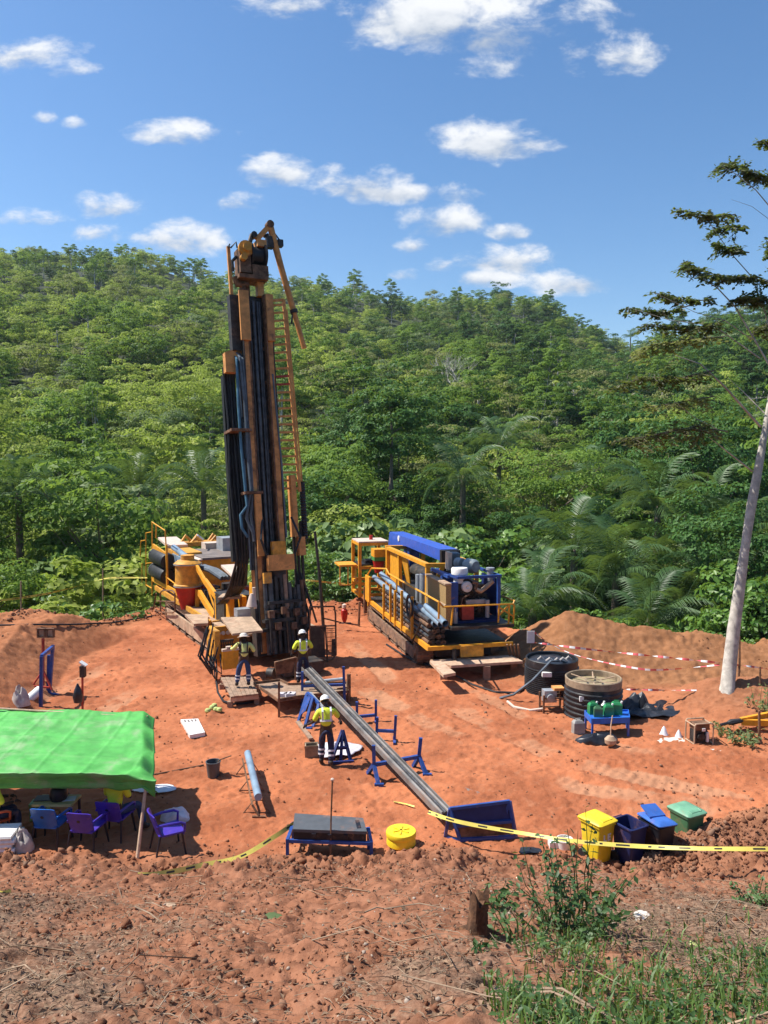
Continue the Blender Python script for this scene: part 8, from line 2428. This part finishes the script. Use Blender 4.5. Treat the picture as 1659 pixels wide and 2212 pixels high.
# grass and low weeds at the lower right
def view_px(x, y, z):
    """where a point of the land shows in the view, for the outline of the grass patch"""
    cy, sy = math.cos(PITCH), math.sin(PITCH)
    dz = z - EYE.z
    dep = y * cy - dz * sy
    return PX_CX + PX_F * x / dep, PX_CY - PX_F * (y * sy + dz * cy) / dep
n = 26000
y = rng.uniform(3.6, 8.6, n); x = rng.uniform(.2, 5.2, n)
z = surface(x, y)[0]
gx, gy = view_px(x, y, z)
edge = 2120 - 55 * sstep(1100, 1650, gx) + 35 * fbm(x, y, 1.1, 3, 130)
dens = sstep(-25, 70, gy - edge) * sstep(1020, 1110, gx + 40 * fbm(x, y, .9, 2, 133)) * (.35 + .65 * sstep(-.4, .3, fbm(x, y, 1.8, 3, 136)))
dens = np.maximum(dens, .42 * np.exp(-((gx - 1240) / 85) ** 2) * sstep(1980, 2060, gy))
dens = np.maximum(dens, .05 * sstep(1960, 2040, gy) * sstep(1050, 1200, gx))
keep = rng.random(n) < dens * .55
x, y, z = x[keep], y[keep], z[keep]; n = len(x)
h = rng.uniform(.08, .26, n); wd = rng.uniform(.004, .010, n)
a = rng.uniform(0, 6.28, n); ln = rng.uniform(.1, .8, n) * h
d = np.stack([np.cos(a), np.sin(a), np.zeros(n)], -1); s = np.stack([-np.sin(a), np.cos(a), np.zeros(n)], -1)
B_ = np.stack([x, y, z - .01], -1); up = np.array([0, 0, 1.0])
M_ = B_ + d * ln[:, None] * .35 + up * h[:, None] * .6; T_ = B_ + d * ln[:, None] + up * h[:, None] * (1 - .35 * (ln / h)[:, None])
V = np.stack([B_ - s * wd[:, None] * .7, B_ + s * wd[:, None] * .7, M_ + s * wd[:, None], M_ - s * wd[:, None], T_], 1)
F = np.array([(0, 1, 2), (0, 2, 3), (3, 2, 4)])[None] + (np.arange(n) * 5)[:, None, None]
scatter_mesh('grass', 'grass_green', V.reshape(-1, 3), F.reshape(-1, 3), {'leafrnd': np.repeat(rng.random(n), 5)})
k = rng.random(n) < .9
m = k.sum()
P = np.stack([x[k], y[k], z[k] + rng.uniform(.03, .2, m)], -1)
V, F, R_2 = leaf_arrays(P, np.array([0, -.1, .9]) + rng.normal(size=(m, 3)) * .45, rng.uniform(.022, .075, m), .5, .1, rng)
scatter_mesh('low_weeds', 'weed_green', V, F, {'leafrnd': R_2})
# a few single things on the slope
def leafy(name, mat, label, cat, px, py, s, seed):
    c = gs(px, py); sheet_ = sheet(name, mat, label, cat, c, s, s * .6, seed, seed * .7, .03); sheet_.location.z = c.z + .02
    return sheet_
leafy('green_leaf', 'leaf_grey', 'single fallen green leaf on the bare soil of the near slope', 'leaf', 594, 1984, .13, 71)
leafy('paper_scrap', 'tan_plate', 'small pale brown scrap lying on the near slope below the shelter', 'scrap', 364, 1958, .09, 72)
leafy('paper_scrap', 'paper', 'whitish crumpled scrap in the dry litter right of the big weed', 'scrap', 1385, 1982, .13, 73)
leafy('yellow_leaf', 'gourd', 'yellowish fallen leaf near the grass on the right', 'leaf', 1500, 2032, .07, 74)
leafy('pink_scrap', 'white_bag', 'small pinkish scrap at the foot of the big weed', 'scrap', 1237, 2068, .05, 75)
ribbon('warning_tape', [G(x, y) + Vector((0, 0, .04)) for x, y in ((-20, 1933), (5, 1936), (24, 1931))], .06, 'short end of yellow tape on the slope at the left edge', 'tape', 'yellow', .3)
# ---------------------------------------------------------------- the air
def build_haze():
    mb = MB(); mb.box(-1560, 1560, -660, 2060, -9.0, 215)
    m = bpy.data.materials.new('air'); m.use_nodes = True
    w = NT(m.node_tree); out = w.n('ShaderNodeOutputMaterial'); v = w.n('ShaderNodeVolumePrincipled')
    v.inputs['Color'].default_value = (0.72, 0.84, 1.0, 1); v.inputs['Density'].default_value = 0.00013; v.inputs['Anisotropy'].default_value = 0.2
    w.link(v.outputs[0], out.inputs['Volume']); MATS['air'] = m
    o = obj('haze', mb.mesh('haze', 'air')); tag(o, kind='stuff')
SC.cycles.volume_bounces = 0
build_haze()
